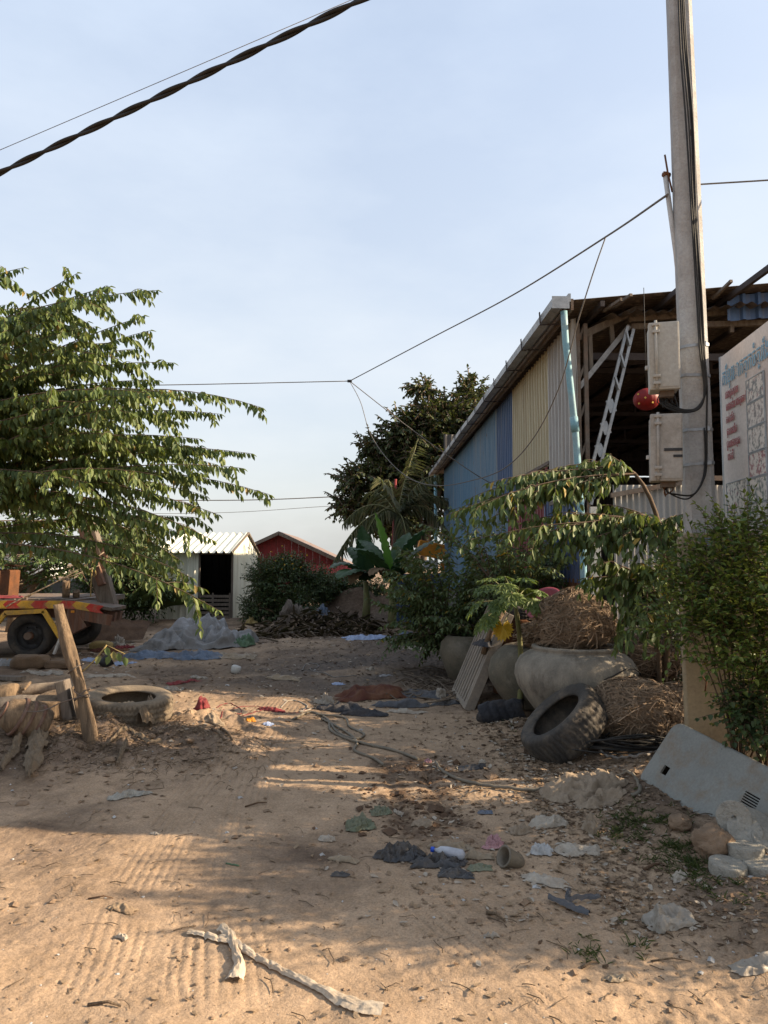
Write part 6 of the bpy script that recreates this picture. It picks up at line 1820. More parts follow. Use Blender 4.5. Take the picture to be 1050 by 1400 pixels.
# ------------------------------------------------------------------ jars, balls of fibre, tyre and pallet on the right
def jar(label, c, prof, mt, seed, group='clay water jars'):
    t = thing('water_jar', label, 'jar', c, group)
    mb = MB(); mb.lathe(prof, 72, Matrix.Translation(c), lambda v, a, i: v * (1 + .008 * mn.noise(Vector((math.cos(a), math.sin(a), v.z * 2 + seed)))))
    mb.build('body', M[mt], t); return t, c
jc = at(787, 900, 7.0); jx, jz = jc.x, gz(jc.x, 7.0)
J1 = Vector((jx, 7.0, jz - .02))
rim = at(787, 889, 7.0 - .3).z - J1.z
q = rim
jar('wide grey clay water jar with an open rim holding a fibre ball', J1, [(.001, 0), (.30, 0), (.33, .03), (.45, q * .27), (.545, q * .48), (.575, q * .62), (.565, q * .75), (.52, q * .86), (.45, q * .925), (.405, q * .945), (.395, q * .965), (.41, q * .985), (.405, q * 1.01), (.385, q * 1.02), (.345, q * 1.005), (.335, q * .965), (.36, q * .93), (.50, q * .8), (.52, q * .7), (.38, q * .3), (.2, q * .1), (.001, q * .1)], 'jar', 1)
mb = MB(); cable(None, None, [J1 + Vector((-.02, -.56, q * .62)), J1 + Vector((.18, -.545, q * .72)), J1 + Vector((.34, -.47, q * .80)), J1 + Vector((.47, -.36, q * .74)), J1 + Vector((.56, -.2, q * .6))], .007, mb=mb); mb.build('wire', M['cable'], None, label='black wire draped over the shoulder of the wide jar', cat='wire')
c2_ = at(742, 900, 8.15); J2 = Vector((c2_.x, 8.15, gz(c2_.x, 8.15) - .02)); q = at(735, 886, 7.9).z - J2.z
jar('upturned mossy clay jar behind the wide jar', J2, [(.001, 0), (.40, 0), (.43, .03), (.44, .06), (.50, q * .2), (.585, q * .42), (.60, q * .58), (.565, q * .78), (.48, q * .93), (.41, q), (.38, q * 1.005), (.001, q * 1.0)], 'jar_old', 4)
c3_ = at(640, 880, 10.2); J3 = Vector((c3_.x, 10.2, gz(c3_.x, 10.2) - .02)); q = .62
jar('beige clay jar half hidden by the sapling stems', J3, [(.001, 0), (.25, 0), (.33, q * .3), (.40, q * .6), (.37, q * .85), (.30, q * .97), (.28, q), (.24, q), (.23, q * .95), (.33, q * .6), (.001, q * .2)], 'jar_old', 7)
# fibre balls
cA = at(789, 850, 6.95)
fibre_ball('fibre_ball', 'large ball of brown coconut fibre sitting in the mouth of the wide jar', 'fibre ball', (cA.x, 7.06, cA.z), (.35, .27, .285), 1, n=4600)
cB = at(868, 972, 6.15)
fibre_ball('fibre_ball', 'big ball of brown fibre on the ground right of the leaning tyre', 'fibre ball', (cB.x, 6.2, gz(cB.x, 6.2) + .24), (.345, .30, .265), 2, n=4600)
cC = at(735, 862, 8.0)
fibre_ball('fibre_ball', 'orange brown fibre bundle lying on the upturned jar', 'fibre ball', (cC.x + .06, 7.95, J2.z + (at(735, 886, 7.9).z - J2.z) + .14), (.30, .22, .16), 3, n=1500)
cD = at(885, 890, 6.9)
fibre_ball('fibre_ball', 'straw bundle half hidden by leaves right of the wide jar', 'fibre ball', (cD.x, 7.0, cD.z - .1), (.30, .28, .22), 4, n=1600, m='straw_dry')
cE = at(925, 965, 6.3)
fibre_ball('fibre_ball', 'dark fibre bundle behind the ball on the ground, next to the beige panel', 'fibre ball', (cE.x + .05, 6.4, gz(cE.x, 6.4) + .2), (.26, .25, .23), 5, n=1400)
stump('pile_stand', 'dark wooden block under the straw bundle right of the wide jar', Vector((cD.x, 7.0, gz(cD.x, 7.0))), .2, max(.1, cD.z - .3 - gz(cD.x, 7.0)), 'wood_red', 'block')
# rusty drum, pink tub and black tyre behind
p = Vector((at(705, 870, 9.0).x, 9.0, gz(at(705, 870, 9.0).x, 9.0))); ht = at(705, 845, 9.0).z - p.z
dt = thing('oil_drum', 'rusty orange steel drum behind the papaya plant', 'drum', p)
mb = MB(); mb.lathe([(.27, 0), (.285, .01), (.28, .03), (.28, ht * .33), (.292, ht * .345), (.28, ht * .36), (.28, ht * .66), (.292, ht * .675), (.28, ht * .69), (.28, ht - .02), (.287, ht), (.27, ht), (.265, ht - .02), (.001, ht - .02)], 48, Matrix.Translation(p)); mb.build('body', M['rust'], dt)
p = at(752, 838, 8.55); M4 = Matrix.Translation(p) @ Matrix.Rotation(R(-38), 4, 'Y') @ Matrix.Rotation(R(35), 4, 'X')
mb = MB(); mb.lathe([(.001, 0), (.14, 0), (.16, .02), (.21, .17), (.235, .175), (.235, .185), (.2, .18), (.145, .03), (.001, .03)], 40, M4); mb.build('tub', M['pink_tub'], None, label='faded red plastic tub tipped behind the large fibre ball', cat='tub')
stump('stack_log', 'dark log under the red tub behind the jars', Vector((p.x + .05, 8.7, gz(p.x, 8.7))), .22, max(.1, p.z - .12 - gz(p.x, 8.7)), 'wood_red', 'log')
p = at(716, 848, 8.8); C_ = tyre_thing('small black tyre lying on the rusty drum', Vector((at(705, 870, 9.0).x + .05, 9.0, gz(at(705, 870, 9.0).x, 9.0) + ht + .09)), (.1, -.1, 1), .29, .16, .17, 'rubber', 'block', 48)
# leaning tyre
ax = Vector((-.65, -.07, .75)).normalized(); p = gp(762, 1040); RT, WT = .375, .27
ctr = Vector((at(771, 985, p.y + .22).x, p.y + .22, p.z + RT * math.sqrt(1 - ax.z ** 2) + WT / 2 * ax.z - .10))
tyre_thing('worn black tyre leaning against the wide jar with its opening up', ctr, ax, RT, WT, .235, 'rubber_worn', 'zig', 46, .010)
# pallet
B1, B2 = gp(622, 940), gp(641, 972); B1.y = min(B1.y, B2.y + 1.05); B1.x = at(622, 930, B1.y).x
T2 = at(694, 838, B2.y + .12)
e1 = (B1 - B2); wv = e1.length; e1.normalize()
e2 = (T2 - B2); e2 = e2 - e1 * e2.dot(e1); hv = e2.length; e2.normalize(); e3 = e1.cross(e2).normalized()
if e3.x > 0: e3 = -e3
PR = Matrix((e1, e2, e3)).transposed()
pal = thing('plastic_pallet', 'grey brown slotted plastic pallet leaning against the jars', 'pallet', B2)
def pl(a, b, c_=0): return B2 + e1 * a + e2 * b + e3 * c_
mb = MB()
for a in (.03, wv - .03): mb.box(pl(a, hv / 2), (.06, hv, .11), PR, .006)
for b in (.03, hv - .03): mb.box(pl(wv / 2, b), (wv - .12, .06, .11), PR, .006)
mb.build('rim', M['pallet'], pal)
mb = MB(); ns = 7
for k in range(ns): mb.box(pl(.06 + (k + .5) * (wv - .12) / ns, hv / 2, .035), ((wv - .12) / ns * .55, hv - .12, .03), PR, .003)
mb.build('slats', M['pallet'], pal)
mb = MB(); nb = 15
for k in range(nb): mb.box(pl(wv / 2, .06 + (k + .5) * (hv - .12) / nb, .012), (wv - .12, .022, .05), PR)
mb.build('ribs', M['pallet_dark'], pal)
mb = MB(); mb.tube([pl(.1, hv * .55, .08), pl(.0, hv * .78, .12), pl(-.1, hv * 1.02, .1)], [.035, .036, .03], 10); mb.build('stick', M['wood'], None, label='stout stick leaning on the upper corner of the pallet', cat='stick')
c = pl(.12, hv * .62, .09)
crumple('black_rag', M['cloth_black'], c, .11, .17, .10, .3, 44, 26, 2.5, .3, .5, hang=True, label='black rag hanging on the near edge of the pallet', cat='rag')
# rolled black cloth
a, b = gp(655, 975), gp(712, 972); a.y = b.y = 7.55; a.x = at(655, 970, 7.55).x; b.x = at(716, 970, 7.55).x
mb = MB(); zc = gz(a.x, 7.55) + .115; n_ = 28; k_ = 26
ax_ = (Vector((b.x, 7.62, zc)) - Vector((a.x, 7.5, zc)))
for i in range(n_ + 1):
    t = i / n_; c = Vector((a.x, 7.5, zc)) + ax_ * t
    for j in range(k_):
        an = 2 * PI * j / k_
        r_ = .125 * (1 + .12 * mn.noise(Vector((t * 7, math.cos(an), math.sin(an)))) - .15 * math.exp(-((t - .25) / .03) ** 2) - .12 * math.exp(-((t - .62) / .03) ** 2)) * (.72 + .28 * min(1, t * 5))
        mb.v.append(c + Vector((.03 * math.sin(an * 2), math.cos(an) * r_, math.sin(an) * r_)))
mb.smooth = True
for i in range(n_):
    for j in range(k_): mb.face((i * k_ + j, i * k_ + (j + 1) % k_, (i + 1) * k_ + (j + 1) % k_, (i + 1) * k_ + j))
mb.face(list(range(k_))[::-1]); mb.face([n_ * k_ + j for j in range(k_)])
rl = mb.build('cloth_roll', M['cloth_black'], None, label='rolled up black cloth on the ground between the pallet and the tyre', cat='roll')
# coil of black wires
mb = MB(); cc = gp(862, 1036); cc.y += .05
for k in range(34):
    r_ = .22 + .34 * g.random(); a0 = g.uniform(0, 6.28); sp_ = g.uniform(2.5, 5.5); ox, oy = g.normal(0, .05, 2); zz = g.uniform(.01, .13); sq = g.uniform(.45, .62)
    P = [Vector((cc.x + .06 + ox + r_ * math.cos(a0 + sp_ * t), cc.y + .18 + oy + r_ * sq * math.sin(a0 + sp_ * t), gz(cc.x, cc.y) + .02 + zz * (.7 + .3 * math.sin(t * 7 + k)))) for t in np.linspace(0, 1, 9)]
    cable(None, None, P, g.uniform(.005, .009), mb=mb, sub=4)
mb.build('wire_coil', M['cable'], None, label='loose coil of many black wires below the big fibre ball', cat='wire coil')
cable('hose_loop', M['cable_grey'], [at(800, 1018, 6.0), at(802, 996, 6.05), at(816, 983, 6.1), at(828, 985, 6.1)], .010, label='short grey hose loop beside the leaning tyre', cat='hose')
ground_cable('grey_hose', M['cable_grey'], [(800, 1016), (812, 1030), (838, 1044), (870, 1046), (900, 1036)], .010, 'grey hose curving along the front of the wire coil', 'hose', lift=.05)

# ------------------------------------------------------------------ grey cover, beige panel, concrete discs
def plate(name, mt, O, e1, e2, w_, h_, rad, holes, depth, parent, nseg=8):
    """metal cover: rounded sheet with real openings and a turned-back edge; local u along e1, v along e2"""
    e1, e2 = Vector(e1).normalized(), Vector(e2).normalized(); e3 = e1.cross(e2).normalized()
    bm = bmesh.new(); loops = []
    out = []
    for cx, cy, a0 in ((w_ - rad, rad, -90), (w_ - rad, h_ - rad, 0), (rad, h_ - rad, 90), (rad, rad, 180)):
        for k in range(nseg + 1):
            a = R(a0 + 90 * k / nseg); out.append((cx + rad * math.cos(a), cy + rad * math.sin(a)))
    loops.append(out)
    for (x0, y0, x1, y1, sk) in holes: loops.append([(x0, y0), (x1, y0 + sk), (x1, y1 + sk), (x0, y1)])
    edges = []
    for lp in loops:
        vs = [bm.verts.new((x, y, 0)) for x, y in lp]
        edges += [bm.edges.new((vs[i], vs[(i + 1) % len(vs)])) for i in range(len(vs))]
    bmesh.ops.triangle_fill(bm, use_beauty=True, use_dissolve=False, edges=edges)
    mb = MB(); bm.verts.index_update()
    toW = lambda x, y, z: O + e1 * x + e2 * y + e3 * z
    o = len(mb.v)
    mb.v += [toW(v.co.x, v.co.y, v.co.z) for v in bm.verts]
    for f in bm.faces: mb.face([v.index for v in f.verts])
    mb.smooth = True
    n = len(out); st = []
    for ins, z in ((0, 0), (-.006, -.002), (-.012, -.010), (-.014, -.022), (-.014, -depth)):
        ring = []
        for i, (x, y) in enumerate(out):
            px_, py_ = out[i - 1]; qx, qy = out[(i + 1) % n]; tx, ty = qx - px_, qy - py_; l = math.hypot(tx, ty)
            ring.append(len(mb.v)); mb.v.append(toW(x - ty / l * ins, y + tx / l * ins, z))
        st.append(ring)
    for a, b in zip(st[:-1], st[1:]):
        for i in range(n): mb.face((a[i], a[(i + 1) % n], b[(i + 1) % n], b[i]))
    bm.free()
    for (x0, y0, x1, y1, sk) in holes:                                # turned edges of the openings
        c4 = [(x0, y0), (x1, y0 + sk), (x1, y1 + sk), (x0, y1)]
        o = len(mb.v); mb.v += [toW(x, y, 0) for x, y in c4] + [toW(x, y, -.015) for x, y in c4]; mb.smooth = False
        for i in range(4): mb.face((o + i, o + (i + 1) % 4, o + 4 + (i + 1) % 4, o + 4 + i))
    # near-black sheet stands in for the shade behind the openings
    ob = mb.build(name, M[mt], parent)
    b2 = MB(); b2.add([toW(.02, .02, -depth * .8), toW(w_ - .02, .02, -depth * .8), toW(w_ - .02, h_ - .02, -depth * .8), toW(.02, h_ - .02, -depth * .8)], [(0, 1, 2, 3)])
    b2.build('shade_sheet', M['dark'], ob)
    return recalc(ob)
Bp = Vector((1.73, 5.1, .125)); e1 = Vector((.19, -.65, -.085)); Ap = Vector((2.016, 5.118, .506))
e2 = Ap - Bp; e2 = e2 - e1.normalized() * e2.dot(e1.normalized())
cov = thing('machine_cover', 'grey sheet metal cover with louvre slots leaning at the foot of the bush', 'cover', Bp)
W_, H_ = 1.25, e2.length
holes = [(.13, .125, .185, .185, 0)] + [(.778 - .002 * k, .198 + .0155 * k, .89 - .002 * k, .2065 + .0155 * k, 0) for k in range(7)]
plate('front_sheet', 'cover', Bp, e1, e2, W_, H_, .065, holes, .10, cov)
b0 = at(943, 1002, 5.36); b1 = at(1003, 1002, 5.30)
bpn = thing('beige_panel', 'beige metal panel standing upright against the pole behind the bush', 'panel', Vector((b0.x, 5.36, gz(b0.x, 5.36))))
hh = at(950, 730, 5.36).z - gz(b0.x, 5.36)
plate('front_sheet', 'beige', Vector((b0.x, 5.36, gz(b0.x, 5.36))), Vector((1, -.12, 0)), Vector((.0, .04, 1)), .62, hh, .05, [(.22, .40, .235, .47, 0)], .06, bpn)
mb = MB(); z0 = b0.z; mb.tube([at(960, 925, 5.32), at(966, 932, 5.29), at(964, 945, 5.32)], .006, 6); mb.build('handle', M['rust'], bpn)
mb = MB(); q_ = at(958, 742, 5.335); mb.box(q_ + Vector((.03, 0, 0)), (.10, .004, .09)); mb.build('notice', M['paper_white'], bpn)
mb = MB()
for k in range(5): mb.box(q_ + Vector((.03 + .004 * (k % 2), -.003, .03 - .014 * k)), (.075 - .012 * (k % 3), .003, .004))
mb.build('notice_lines', M['ink_blue'], bpn)
def disc(label, px, py, Y, tilt=(0, 0), z=None, r_=.09, h_=.06, hole=False, proto=None, rz=0):
    c = at(px, py, Y + DY)
    M4 = Matrix.Translation(c) @ Matrix.Rotation(tilt[0], 4, 'X') @ Matrix.Rotation(tilt[1], 4, 'Y') @ Matrix.Rotation(rz, 4, 'Z')
    mb = MB()
    k_ = .013 if hole else .002
    pr = [(k_, -h_ / 2), (r_ * .9, -h_ / 2), (r_ * .965, -h_ / 2), (r_ * .975, -h_ * .48), (r_ * .995, -h_ * .42), (r_, -h_ * .38), (r_ * 1.01, 0), (r_, h_ * .38), (r_ * .995, h_ * .43), (r_ * .975, h_ * .485), (r_ * .96, h_ / 2), (r_ * .9, h_ / 2), (r_ * .5, h_ / 2 - .001), (k_ * 1.3, h_ / 2 - .001), (k_, h_ / 2 - .004)]
    mb.lathe(pr, 44, M4, lambda v, a, i: v * (1 + .02 * mn.noise(Vector((math.cos(a) * 2 + px, math.sin(a) * 2, v.z * 12 + i))) + .02 * mn.noise(Vector((math.cos(a) * 7, math.sin(a) * 7 + px, i)))), close=True)
    return mb.build('concrete_disc', M['concrete_disc'], None, label=label, cat='concrete disc', group='cast concrete discs in a heap')
DY = gp(995, 1203).y + .085 - 3.98
disc('front left concrete disc of the heap lying on the ground', 995, 1187, 3.98, (.06, .05))
disc('front right concrete disc of the heap at the picture edge', 1043, 1186, 3.97, (.05, -.06), rz=1)
disc('concrete disc resting across the two front discs', 1019, 1163, 4.08, (-.04, .03), rz=2)
disc('concrete disc at the right edge above the second row', 1050, 1153, 4.16, (.45, .12), rz=3)
disc('steeply tilted concrete disc in the middle of the heap', 1018, 1138, 4.22, (.62, -.18), rz=4)
disc('topmost concrete disc of the heap, tilted back', 1031, 1126, 4.28, (.5, .2), rz=5)
disc('concrete disc standing on edge showing its small centre hole', 1003, 1118, 4.27, (1.25, -.35), h_=.042, rz=6, hole=True)
disc('half hidden concrete disc under the tilted ones', 1046, 1172, 4.22, (.2, 0), rz=7)
def clod(label, px, py, Y, r_, seed, mt='clod', name='earth_clod', sq=.8, cat='clod', group=None):
    c = at(px, py, Y); mb = MB()
    def fn(a, b):
        th, ph = a * 2 * PI, b * PI; d = Vector((math.cos(th) * math.sin(ph), math.sin(th) * math.sin(ph), -math.cos(ph)))
        k = 1 + .22 * mn.noise(d * 1.7 + Vector((seed, 0, 0))) + .12 * (1 - 2 * abs(mn.noise(d * 3.7 + Vector((0, seed, 0))))) + .05 * mn.noise(d * 9)
        return c + Vector((d.x, d.y, d.z * sq)) * r_ * k
    mb.grid(fn, 40, 24, True); return mb.build(name, M[mt], None, label=label, cat=cat, group=group)
clod('large dry earth clod left of the concrete discs', 975, 1152, 4.18 + DY, .10, 1)
for k, (px, py, r_) in enumerate(((915, 1140, .05), (940, 1152, .04), (902, 1158, .035), (955, 1175, .035), (890, 1120, .05), (930, 1125, .06))):
    q_ = gp(px, py); clod('small clod of dry earth in the grass below the grey cover', px, py, q_.y, r_, 5 + k, group='small clods below the grey cover')
crumple('cracked_slab', M['sack_pale'], gp(765, 1035), .15, .07, .06, .5, 51, 24, 2, .2, .7, label='broken flat slab under the front of the leaning tyre', cat='slab')

# ------------------------------------------------------------------ rubbish in the yard
C('buried_sack', 'sack_pale', 795, 1080, .30, .17, .15, 52, 'pale torn sack half buried in front of the wire coil', 'sack', .35, 54, 3.2, .2, .5)
C('buried_sack', 'sack_pale', 822, 1098, .17, .10, .09, 53, 'smaller torn fold of sack right of the buried pale sack', 'sack', .2, 36, 3, .25, .5)
C('white_bag', 'plastic_white', 914, 1264, .105, .085, .105, 54, 'crumpled white plastic bag lying alone on the right of the track', 'bag', .2, 48, 1.3, .2, .6)
C('white_bag', 'plastic_white', 1036, 1322, .11, .05, .055, 55, 'white plastic bag cut off by the right edge in the sunlit sand', 'bag', .1, 36, 1.6, .3, .5)
strip('cloth_strip', M['strip'], [(258, 1277, .8), (290, 1283, 1), (318, 1290, 1.1), (345, 1308, .9), (385, 1330, .8), (430, 1352, .8), (470, 1370, 1.3), (500, 1380, 2.2), (524, 1383, 1.8)], .027, 'long twisted strip of dirty white cloth knotted near its end on the sunlit sand', 'cloth', 2, .02, n=170, sub=14, tw=1.2)
strip('cloth_tail', M['strip'], [(303, 1272, 1.3), (314, 1284, 1.2), (321, 1300, .8), (328, 1322, 1.0), (321, 1344, 1.9)], .027, 'short white tail hanging from the knot of the long cloth strip', 'cloth', 4, .03, n=80, sub=14, tw=1.7)
C('pink_cloth', 'cloth_pink', 676, 1155, .05, .06, .07, 56, 'small pink cloth behind the tipped grey shoe', 'cloth', 0, 30, 2.8, .35, .5)
C('pink_cloth', 'cloth_pink', 672, 1160, .06, .03, .025, 57, 'flat pale pink scrap beside the pink cloth', 'scrap', 0, 24)
# tipped open pipe-like shoe
p = gp(690, 1185); M4 = Matrix.Translation(p + Vector((0, 0, .055))) @ Matrix.Rotation(R(20), 4, 'Z') @ Matrix.Rotation(R(72), 4, 'Y')
mb = MB(); mb.lathe([(.03, -.08), (.042, -.06), (.05, 0), (.056, .04), (.06, .045), (.047, .045), (.042, 0), (.03, -.05), (.001, -.06)], 30, Matrix.Translation(p + Vector((.03, .02, .035))) @ Matrix.Rotation(R(205), 4, 'Z') @ Matrix.Rotation(R(66), 4, 'Y'), lambda v, a, i: Vector((v.x * 1.0, v.y * (1.0 + .08 * math.sin(a)), v.z)))
mb.build('old_pot', M['ceramic'], None, label='dirty tipped pot with a round open mouth in the rubbish', cat='pot')
C('green_rag', 'plastic_green', 655, 1188, .07, .05, .03, 58, 'greenish rag spread left of the tipped pot', 'rag', .2)
C('green_bag', 'plastic_green', 492, 1133, .09, .07, .10, 59, 'faded green crumpled bag beside the fresh rut', 'bag', .5, 36, 2.6, .35, .5)
C('green_bag', 'plastic_green', 520, 1112, .07, .05, .06, 60, 'upper end of faded green cloth near the rut', 'bag', .2)
C('black_bag', 'plastic_black', 548, 1172, .13, .08, .10, 61, 'black plastic bag crumpled in the middle of the track', 'bag', .1, 44, 2.8, .35, .45)
C('black_bag', 'plastic_black', 598, 1182, .16, .08, .075, 62, 'spread black plastic sheet right of the crumpled black bag', 'bag', -.1, 44, 2.8, .35, .45)
C('black_bag', 'plastic_black', 622, 1197, .10, .05, .035, 63, 'thin black plastic tail nearest the camera in the track', 'bag', -.2, 34, 3, .4, .45)
C('black_bag', 'plastic_black', 466, 1197, .05, .025, .02, 64, 'small black plastic scrap lying alone left of the black bag', 'scrap', 0, 24)
# squashed bottle
p = gp(612, 1178, .05); d = Vector((.13, -.05, -.005)); mb = MB(); mb.tube([p - d * .55, p - d * .42, p - d * .3, p, p + d * .6, p + d * .7], [.010, .012, .026, .03, .028, .012], 14); bt = thing('plastic_bottle', 'squashed clear bottle with a blue cap on the black plastic', 'bottle', p); mb.build('body', M['clear_plastic'], bt)
mb = MB(); mb.tube([p - d * .68, p - d * .54], .015, 12); mb.build('cap', M['blue_cap'], bt)
strip('black_rag', M['cloth_slate'], [(750, 1232, .8), (772, 1240, 1.2), (790, 1250, .9), (806, 1256, .6)], .022, 'dark blue grey rag with a fork, right of the track', 'rag', 7, .04, n=60)
strip('rag_arm', M['cloth_slate'], [(778, 1224, 1), (776, 1238, .9), (800, 1234, .7), (818, 1231, 1.2)], .018, 'upper arm of the dark forked rag', 'rag', 8, .04, n=50)
for k, (nm, mt, px, py, sx, sy, h, lb, ct) in enumerate((
    ('white_scrap', 'paper_white', 790, 1165, .13, .07, .035, 'pale dirty paper spread below the buried sacks', 'paper'),
    ('white_scrap', 'paper_white', 752, 1128, .11, .05, .05, 'pale crumpled paper left of the buried sack', 'paper'),
    ('white_scrap', 'paper_white', 745, 1205, .12, .06, .02, 'flat pale cardboard between the forked rag and the pot', 'paper'),
    ('grey_slab', 'concrete', 741, 1166, .06, .045, .04, 'grey stone chip standing right of the pot', 'stone'),
    ('grey_slab', 'sack_pale', 808, 1132, .05, .06, .06, 'pointed pale clay chip below the buried sack', 'stone'),
    ('grey_slab', 'sack_pale', 712, 1138, .07, .04, .03, 'flat pale stone right of the pink cloth', 'stone'),
    ('tan_board', 'sack_pale', 580, 1128, .075, .05, .03, 'tan card lying on the right side of the fresh rut', 'card'),
    ('white_card', 'paper_white', 545, 1114, .035, .022, .015, 'small white card between the two fresh ruts', 'card'),
    ('tan_scrap', 'plastic_tan', 615, 1160, .12, .04, .03, 'tan torn sheet behind the squashed bottle', 'scrap'),
    ('tan_scrap', 'plastic_tan', 650, 1172, .10, .04, .03, 'tan torn sheet left of the tipped pot', 'scrap'),
    ('tan_scrap', 'plastic_tan', 470, 1177, .09, .03, .02, 'tan scrap left of the black bag', 'scrap'),
    ('pale_scrap', 'paper_white', 447, 1149, .05, .03, .02, 'pale scrap left of the faded green bag', 'scrap'),
    ('white_carton', 'paper_white', 930, 1203, .04, .03, .03, 'small printed white carton below the grass', 'carton'),
    ('pale_rock', 'concrete_disc', 175, 1090, .14, .05, .03, 'pale flat scrap on the shaded ground below the bank', 'scrap'),
    ('tan_leaf', 'dryleaf', 166, 1244, .07, .035, .012, 'tan flat leaf on the sunlit sand at lower left', 'leaf'),
    ('white_scrap', 'paper_white', 167, 1283, .03, .014, .014, 'tiny white paper on the sunlit sand at lower left', 'paper'),
    ('white_scrap', 'paper_white', 212, 1141, .03, .014, .008, 'small white scrap on the edge of the left shade', 'scrap'),
    ('mask', 'blue_pale', 367, 991, .05, .045, .012, 'pale blue face mask dropped on the track', 'mask'),
    ('cardboard', 'plastic_tan', 388, 928, .26, .12, .06, 'flattened brown cardboard lying in the middle of the yard', 'cardboard'),
    ('blue_scrap', 'blue_pale', 462, 936, .09, .05, .02, 'pale blue packet right of the brown cardboard', 'packet'),
    ('white_scrap', 'paper_white', 507, 916, .06, .05, .03, 'small white scrap far up the yard left of the pallet', 'scrap'),
    ('grey_scrap', 'tarp_pale', 528, 924, .10, .05, .015, 'flat grey scrap far up the yard beside the white one', 'scrap'),
    ('red_scrap', 'cloth_red', 250, 935, .22, .06, .04, 'red strip of cloth far left beyond the lying tyre', 'cloth'),
    ('white_scrap', 'plastic_white', 238, 941, .15, .05, .03, 'white scrap in front of the far red strip', 'scrap'),
    ('white_scrap', 'plastic_white', 272, 928, .14, .05, .025, 'white scrap beyond the far red strip', 'scrap'),
    ('red_cloth', 'cloth_red', 275, 976, .08, .07, .08, 'bright red cloth lump on the sunlit earth right of the lying tyre', 'cloth'),
    ('tan_cloth', 'sack_pale', 292, 982, .10, .07, .06, 'tan cloth lump beside the bright red one', 'cloth'),
    ('orange_scrap', 'orange', 343, 983, .05, .025, .02, 'small orange scrap at the edge of the track', 'scrap'),
    ('red_cloth', 'cloth_red', 372, 972, .16, .045, .03, 'flat red cloth strip in the middle of the yard', 'cloth'),
    ('maroon_cloth', 'cloth_maroon', 505, 952, .36, .14, .14, 'maroon and brown cloth heap in the middle distance', 'cloth'),
    ('white_rag', 'plastic_white', 443, 962, .10, .07, .10, 'white rag at the left end of the maroon cloth heap', 'rag'),
    ('black_cloth', 'cloth_black', 470, 972, .20, .08, .08, 'black cloth in front of the maroon heap', 'cloth'),
    ('black_cloth', 'cloth_slate', 545, 966, .24, .08, .07, 'slate cloth at the right end of the maroon heap', 'cloth'),
    ('black_cloth', 'cloth_black', 500, 978, .18, .05, .05, 'black cloth strip nearest the camera at the maroon heap', 'cloth'),
    ('black_cloth', 'cloth_slate', 580, 952, .22, .07, .07, 'slate cloth trailing towards the pallet', 'cloth'),
    ('black_sheet', 'plastic_black', 615, 962, .22, .07, .05, 'black plastic sheet at the foot of the pallet', 'sheet'),
    ('white_rag', 'plastic_white', 603, 952, .06, .05, .08, 'small white rag left of the pallet foot', 'rag'),
    ('pink_sheet', 'sack_pale', 600, 890, .34, .18, .05, 'pale pinkish sheet under the sapling', 'sheet'),
    ('pink_sheet', 'paper_white', 570, 888, .22, .12, .05, 'whitish sheet left of the pale pinkish one', 'sheet'),
    ('white_scrap', 'paper_white', 555, 974, .16, .05, .03, 'pale crumpled paper in front of the slate cloth', 'paper'),
    ('white_scrap', 'paper_white', 660, 1043, .03, .03, .02, 'tiny white scrap right of the dark rut', 'scrap'),
    ('teal_scrap', 'tarp_blue', 663, 1113, .05, .02, .02, 'small teal scrap in the shaded rubbish', 'scrap'),
    ('dark_scrap', 'plastic_black', 645, 1050, .12, .05, .02, 'dark netting scrap beside the grey hose', 'scrap'),
    ('white_scrap', 'plastic_white', 672, 1281, .035, .012, .012, 'white wrapper at the lower end of the tyre mark', 'wrapper'),
    ('tan_scrap', 'plastic_tan', 845, 1341, .05, .02, .015, 'pale flat scrap in the sunlit sand at lower right', 'scrap'),
)):
    big = 1.35 if 'maroon' in lb or 'slate' in lb else 1.0
    C(nm, mt, px, py, sx * big, sy * big, h * (1.9 if sx < .2 else 1.5), 100 + k, lb, ct, g.uniform(-.4, .4), 26 if sx < .12 else 36, 1.9, .35, .4)
p = gp(321, 918); mb = MB(); mb.lathe([(.001, 0), (.06, 0), (.07, .03), (.075, .09), (.06, .11), (.001, .115)], 24, Matrix.Translation(p) @ Matrix.Rotation(.3, 4, 'Y')); mb.build('white_cup', M['white_paint'], None, label='small upside down white cup on the bare yard', cat='cup')
mb = MB(); p = gp(207, 1216)
ground_cable('green_stick', M['tarp_green'], [(309, 1181), (328, 1185)], .005, 'short green straw on the shaded sand', 'straw')
for k, (pix, r_, lb) in enumerate((([(865, 0)], 0, ''),)): pass
# ropes and hoses
mb = MB()
for k, pix in enumerate(([(400, 985), (425, 975), (448, 985), (452, 1000), (475, 1012), (505, 1020), (540, 1028), (572, 1040)], [(432, 978), (470, 982), (478, 995), (498, 1006), (484, 1012), (462, 1003), (450, 988)], [(440, 984), (470, 1000), (488, 1016), (485, 1028), (510, 1038), (525, 1048)])):
    P = [gp(*q_) for q_ in pix]
    for q_ in P: q_.z += .012
    cable(None, None, P, .0125, mb=mb, sub=10)
mb.build('rope', M['hose'], None, label='tangled thick grey rope leading to the fresh rut', cat='rope')
ground_cable('hose', M['hose'], [(596, 1045), (606, 1058), (640, 1072), (690, 1080), (745, 1082), (800, 1068), (850, 1062), (868, 1068), (875, 1084), (862, 1092)], .012, 'long grey hose running from the rut to the grey cover', 'hose', lift=.01)
C('pink_knot', 'cloth_pink', 585, 1042, .03, .03, .035, 151, 'small pink knot at the end of the long grey hose', 'knot', 0, 20)
ground_cable('red_string', M['cloth_red'], [(296, 968), (312, 962), (330, 972), (322, 982), (345, 976), (372, 968)], .005, 'tangle of red string on the yard', 'string')
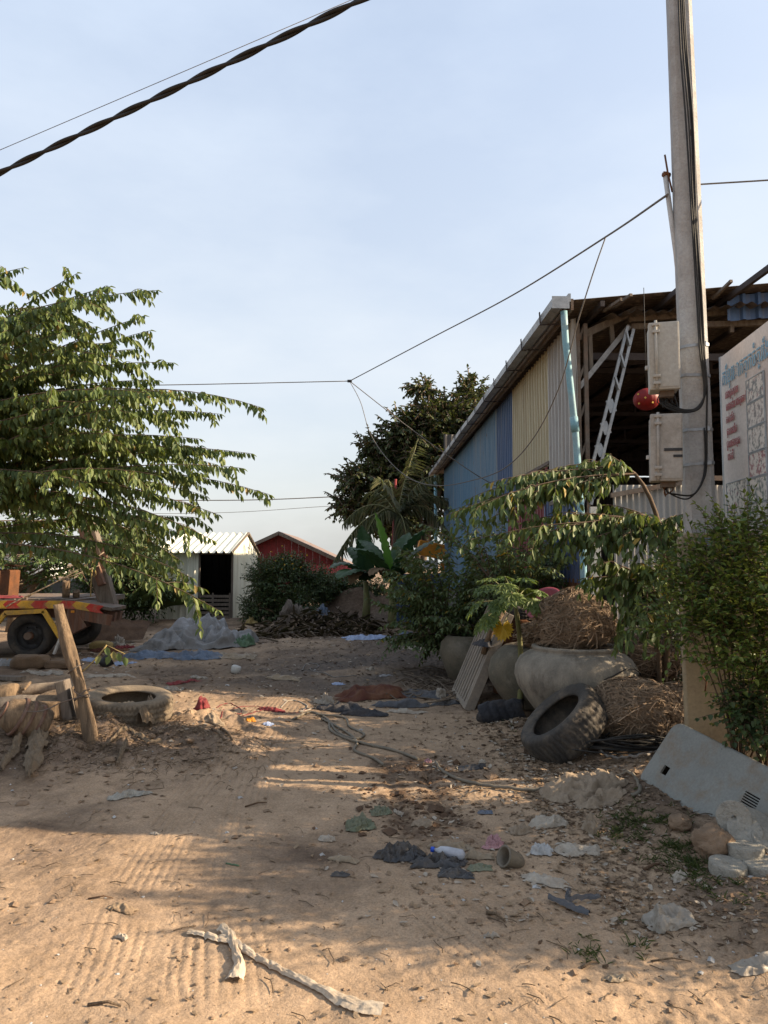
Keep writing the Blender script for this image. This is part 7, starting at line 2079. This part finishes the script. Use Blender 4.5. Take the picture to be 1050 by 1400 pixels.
ground_cable('red_string', M['cloth_red'], [(300, 978), (318, 970), (350, 966), (395, 975), (420, 970)], .004, 'second longer red string running toward the white rag', 'string')
ground_cable('white_string', M['plastic_white'], [(384, 968), (400, 958), (420, 966), (410, 974), (432, 968)], .008, 'loop of white string left of the white rag', 'string')
ground_cable('grey_wire', M['cable_grey'], [(412, 918), (420, 908), (436, 910), (424, 916), (455, 926), (490, 924)], .008, 'thin grey wire right of the brown cardboard', 'wire')
mb = MB()
for k in range(16):
    a = g.uniform(560, 640); yy = 945 + g.normal(0, 9); P = [gp(a - 40 + 20 * i, yy + g.normal(0, 5)) + Vector((0, 0, .02 + .05 * g.random())) for i in range(5)]
    cable(None, None, P, .008, mb=mb, sub=4)
mb.build('branch_heap', M['bark'], None, label='heap of thin brown branches left of the pallet', cat='branches')
for k, (pix, r_, lb) in enumerate((
    ([(290, 996), (306, 1016)], .012, 'short pale stick on the track right of the lying tyre'), ([(302, 998), (318, 1014)], .012, 'second short pale stick beside the first on the track'),
    ([(335, 1104), (365, 1098)], .006, 'thin dark twig in the shaded middle of the track'), ([(120, 1376), (165, 1378)], .006, 'thin bleached stick on the sunlit sand at bottom left'),
    ([(890, 1315), (945, 1316)], .004, 'thin pale twig in the sunlit sand at the right'), ([(795, 1325), (818, 1318)], .006, 'curved twig in the dry grass at lower right'),
    ([(880, 1190), (905, 1182)], .009, 'dark bark strip below the grass on the right'), ([(886, 1227), (888, 1245)], .006, 'short upright looking twig above the white bag'),
    ([(665, 1250), (690, 1262)], .008, 'brown stick at the edge of the shaded rubbish'), ([(120, 1230), (155, 1229)], .004, 'dark fine twig on the sunlit sand at the left'))):
    P = [gp(*q_) for q_ in pix]; m_ = P[0].lerp(P[1], .5) + Vector((.01, .01, .008)); mb = MB(); mb.tube([P[0] + Vector((0, 0, r_)), m_ + Vector((0, 0, r_)), P[1] + Vector((0, 0, r_))], [r_, r_ * .9, r_ * .5], 7)
    mb.build('stick', M['drydark'] if 'dark' in lb else M['wood'], None, label=lb, cat='stick')
for k, (px, py, r_) in enumerate(((30, 1100, .04), (260, 1012, .035), (700, 1010, .05), (720, 1005, .04), (662, 1000, .05), (690, 1015, .035), (640, 1150, .03), (560, 1145, .025), (860, 1175, .035), (735, 1080, .04), (705, 1090, .03), (60, 1030, .05), (100, 1055, .045), (150, 1040, .05), (190, 1030, .04), (230, 1010, .05), (245, 990, .05), (205, 1008, .05), (45, 1060, .04))):
    q_ = gp(px, py); clod('lump of dry earth lying loose on the ground', px, py, q_.y, r_, 30 + k, sq=.55, group='loose lumps of dry earth')
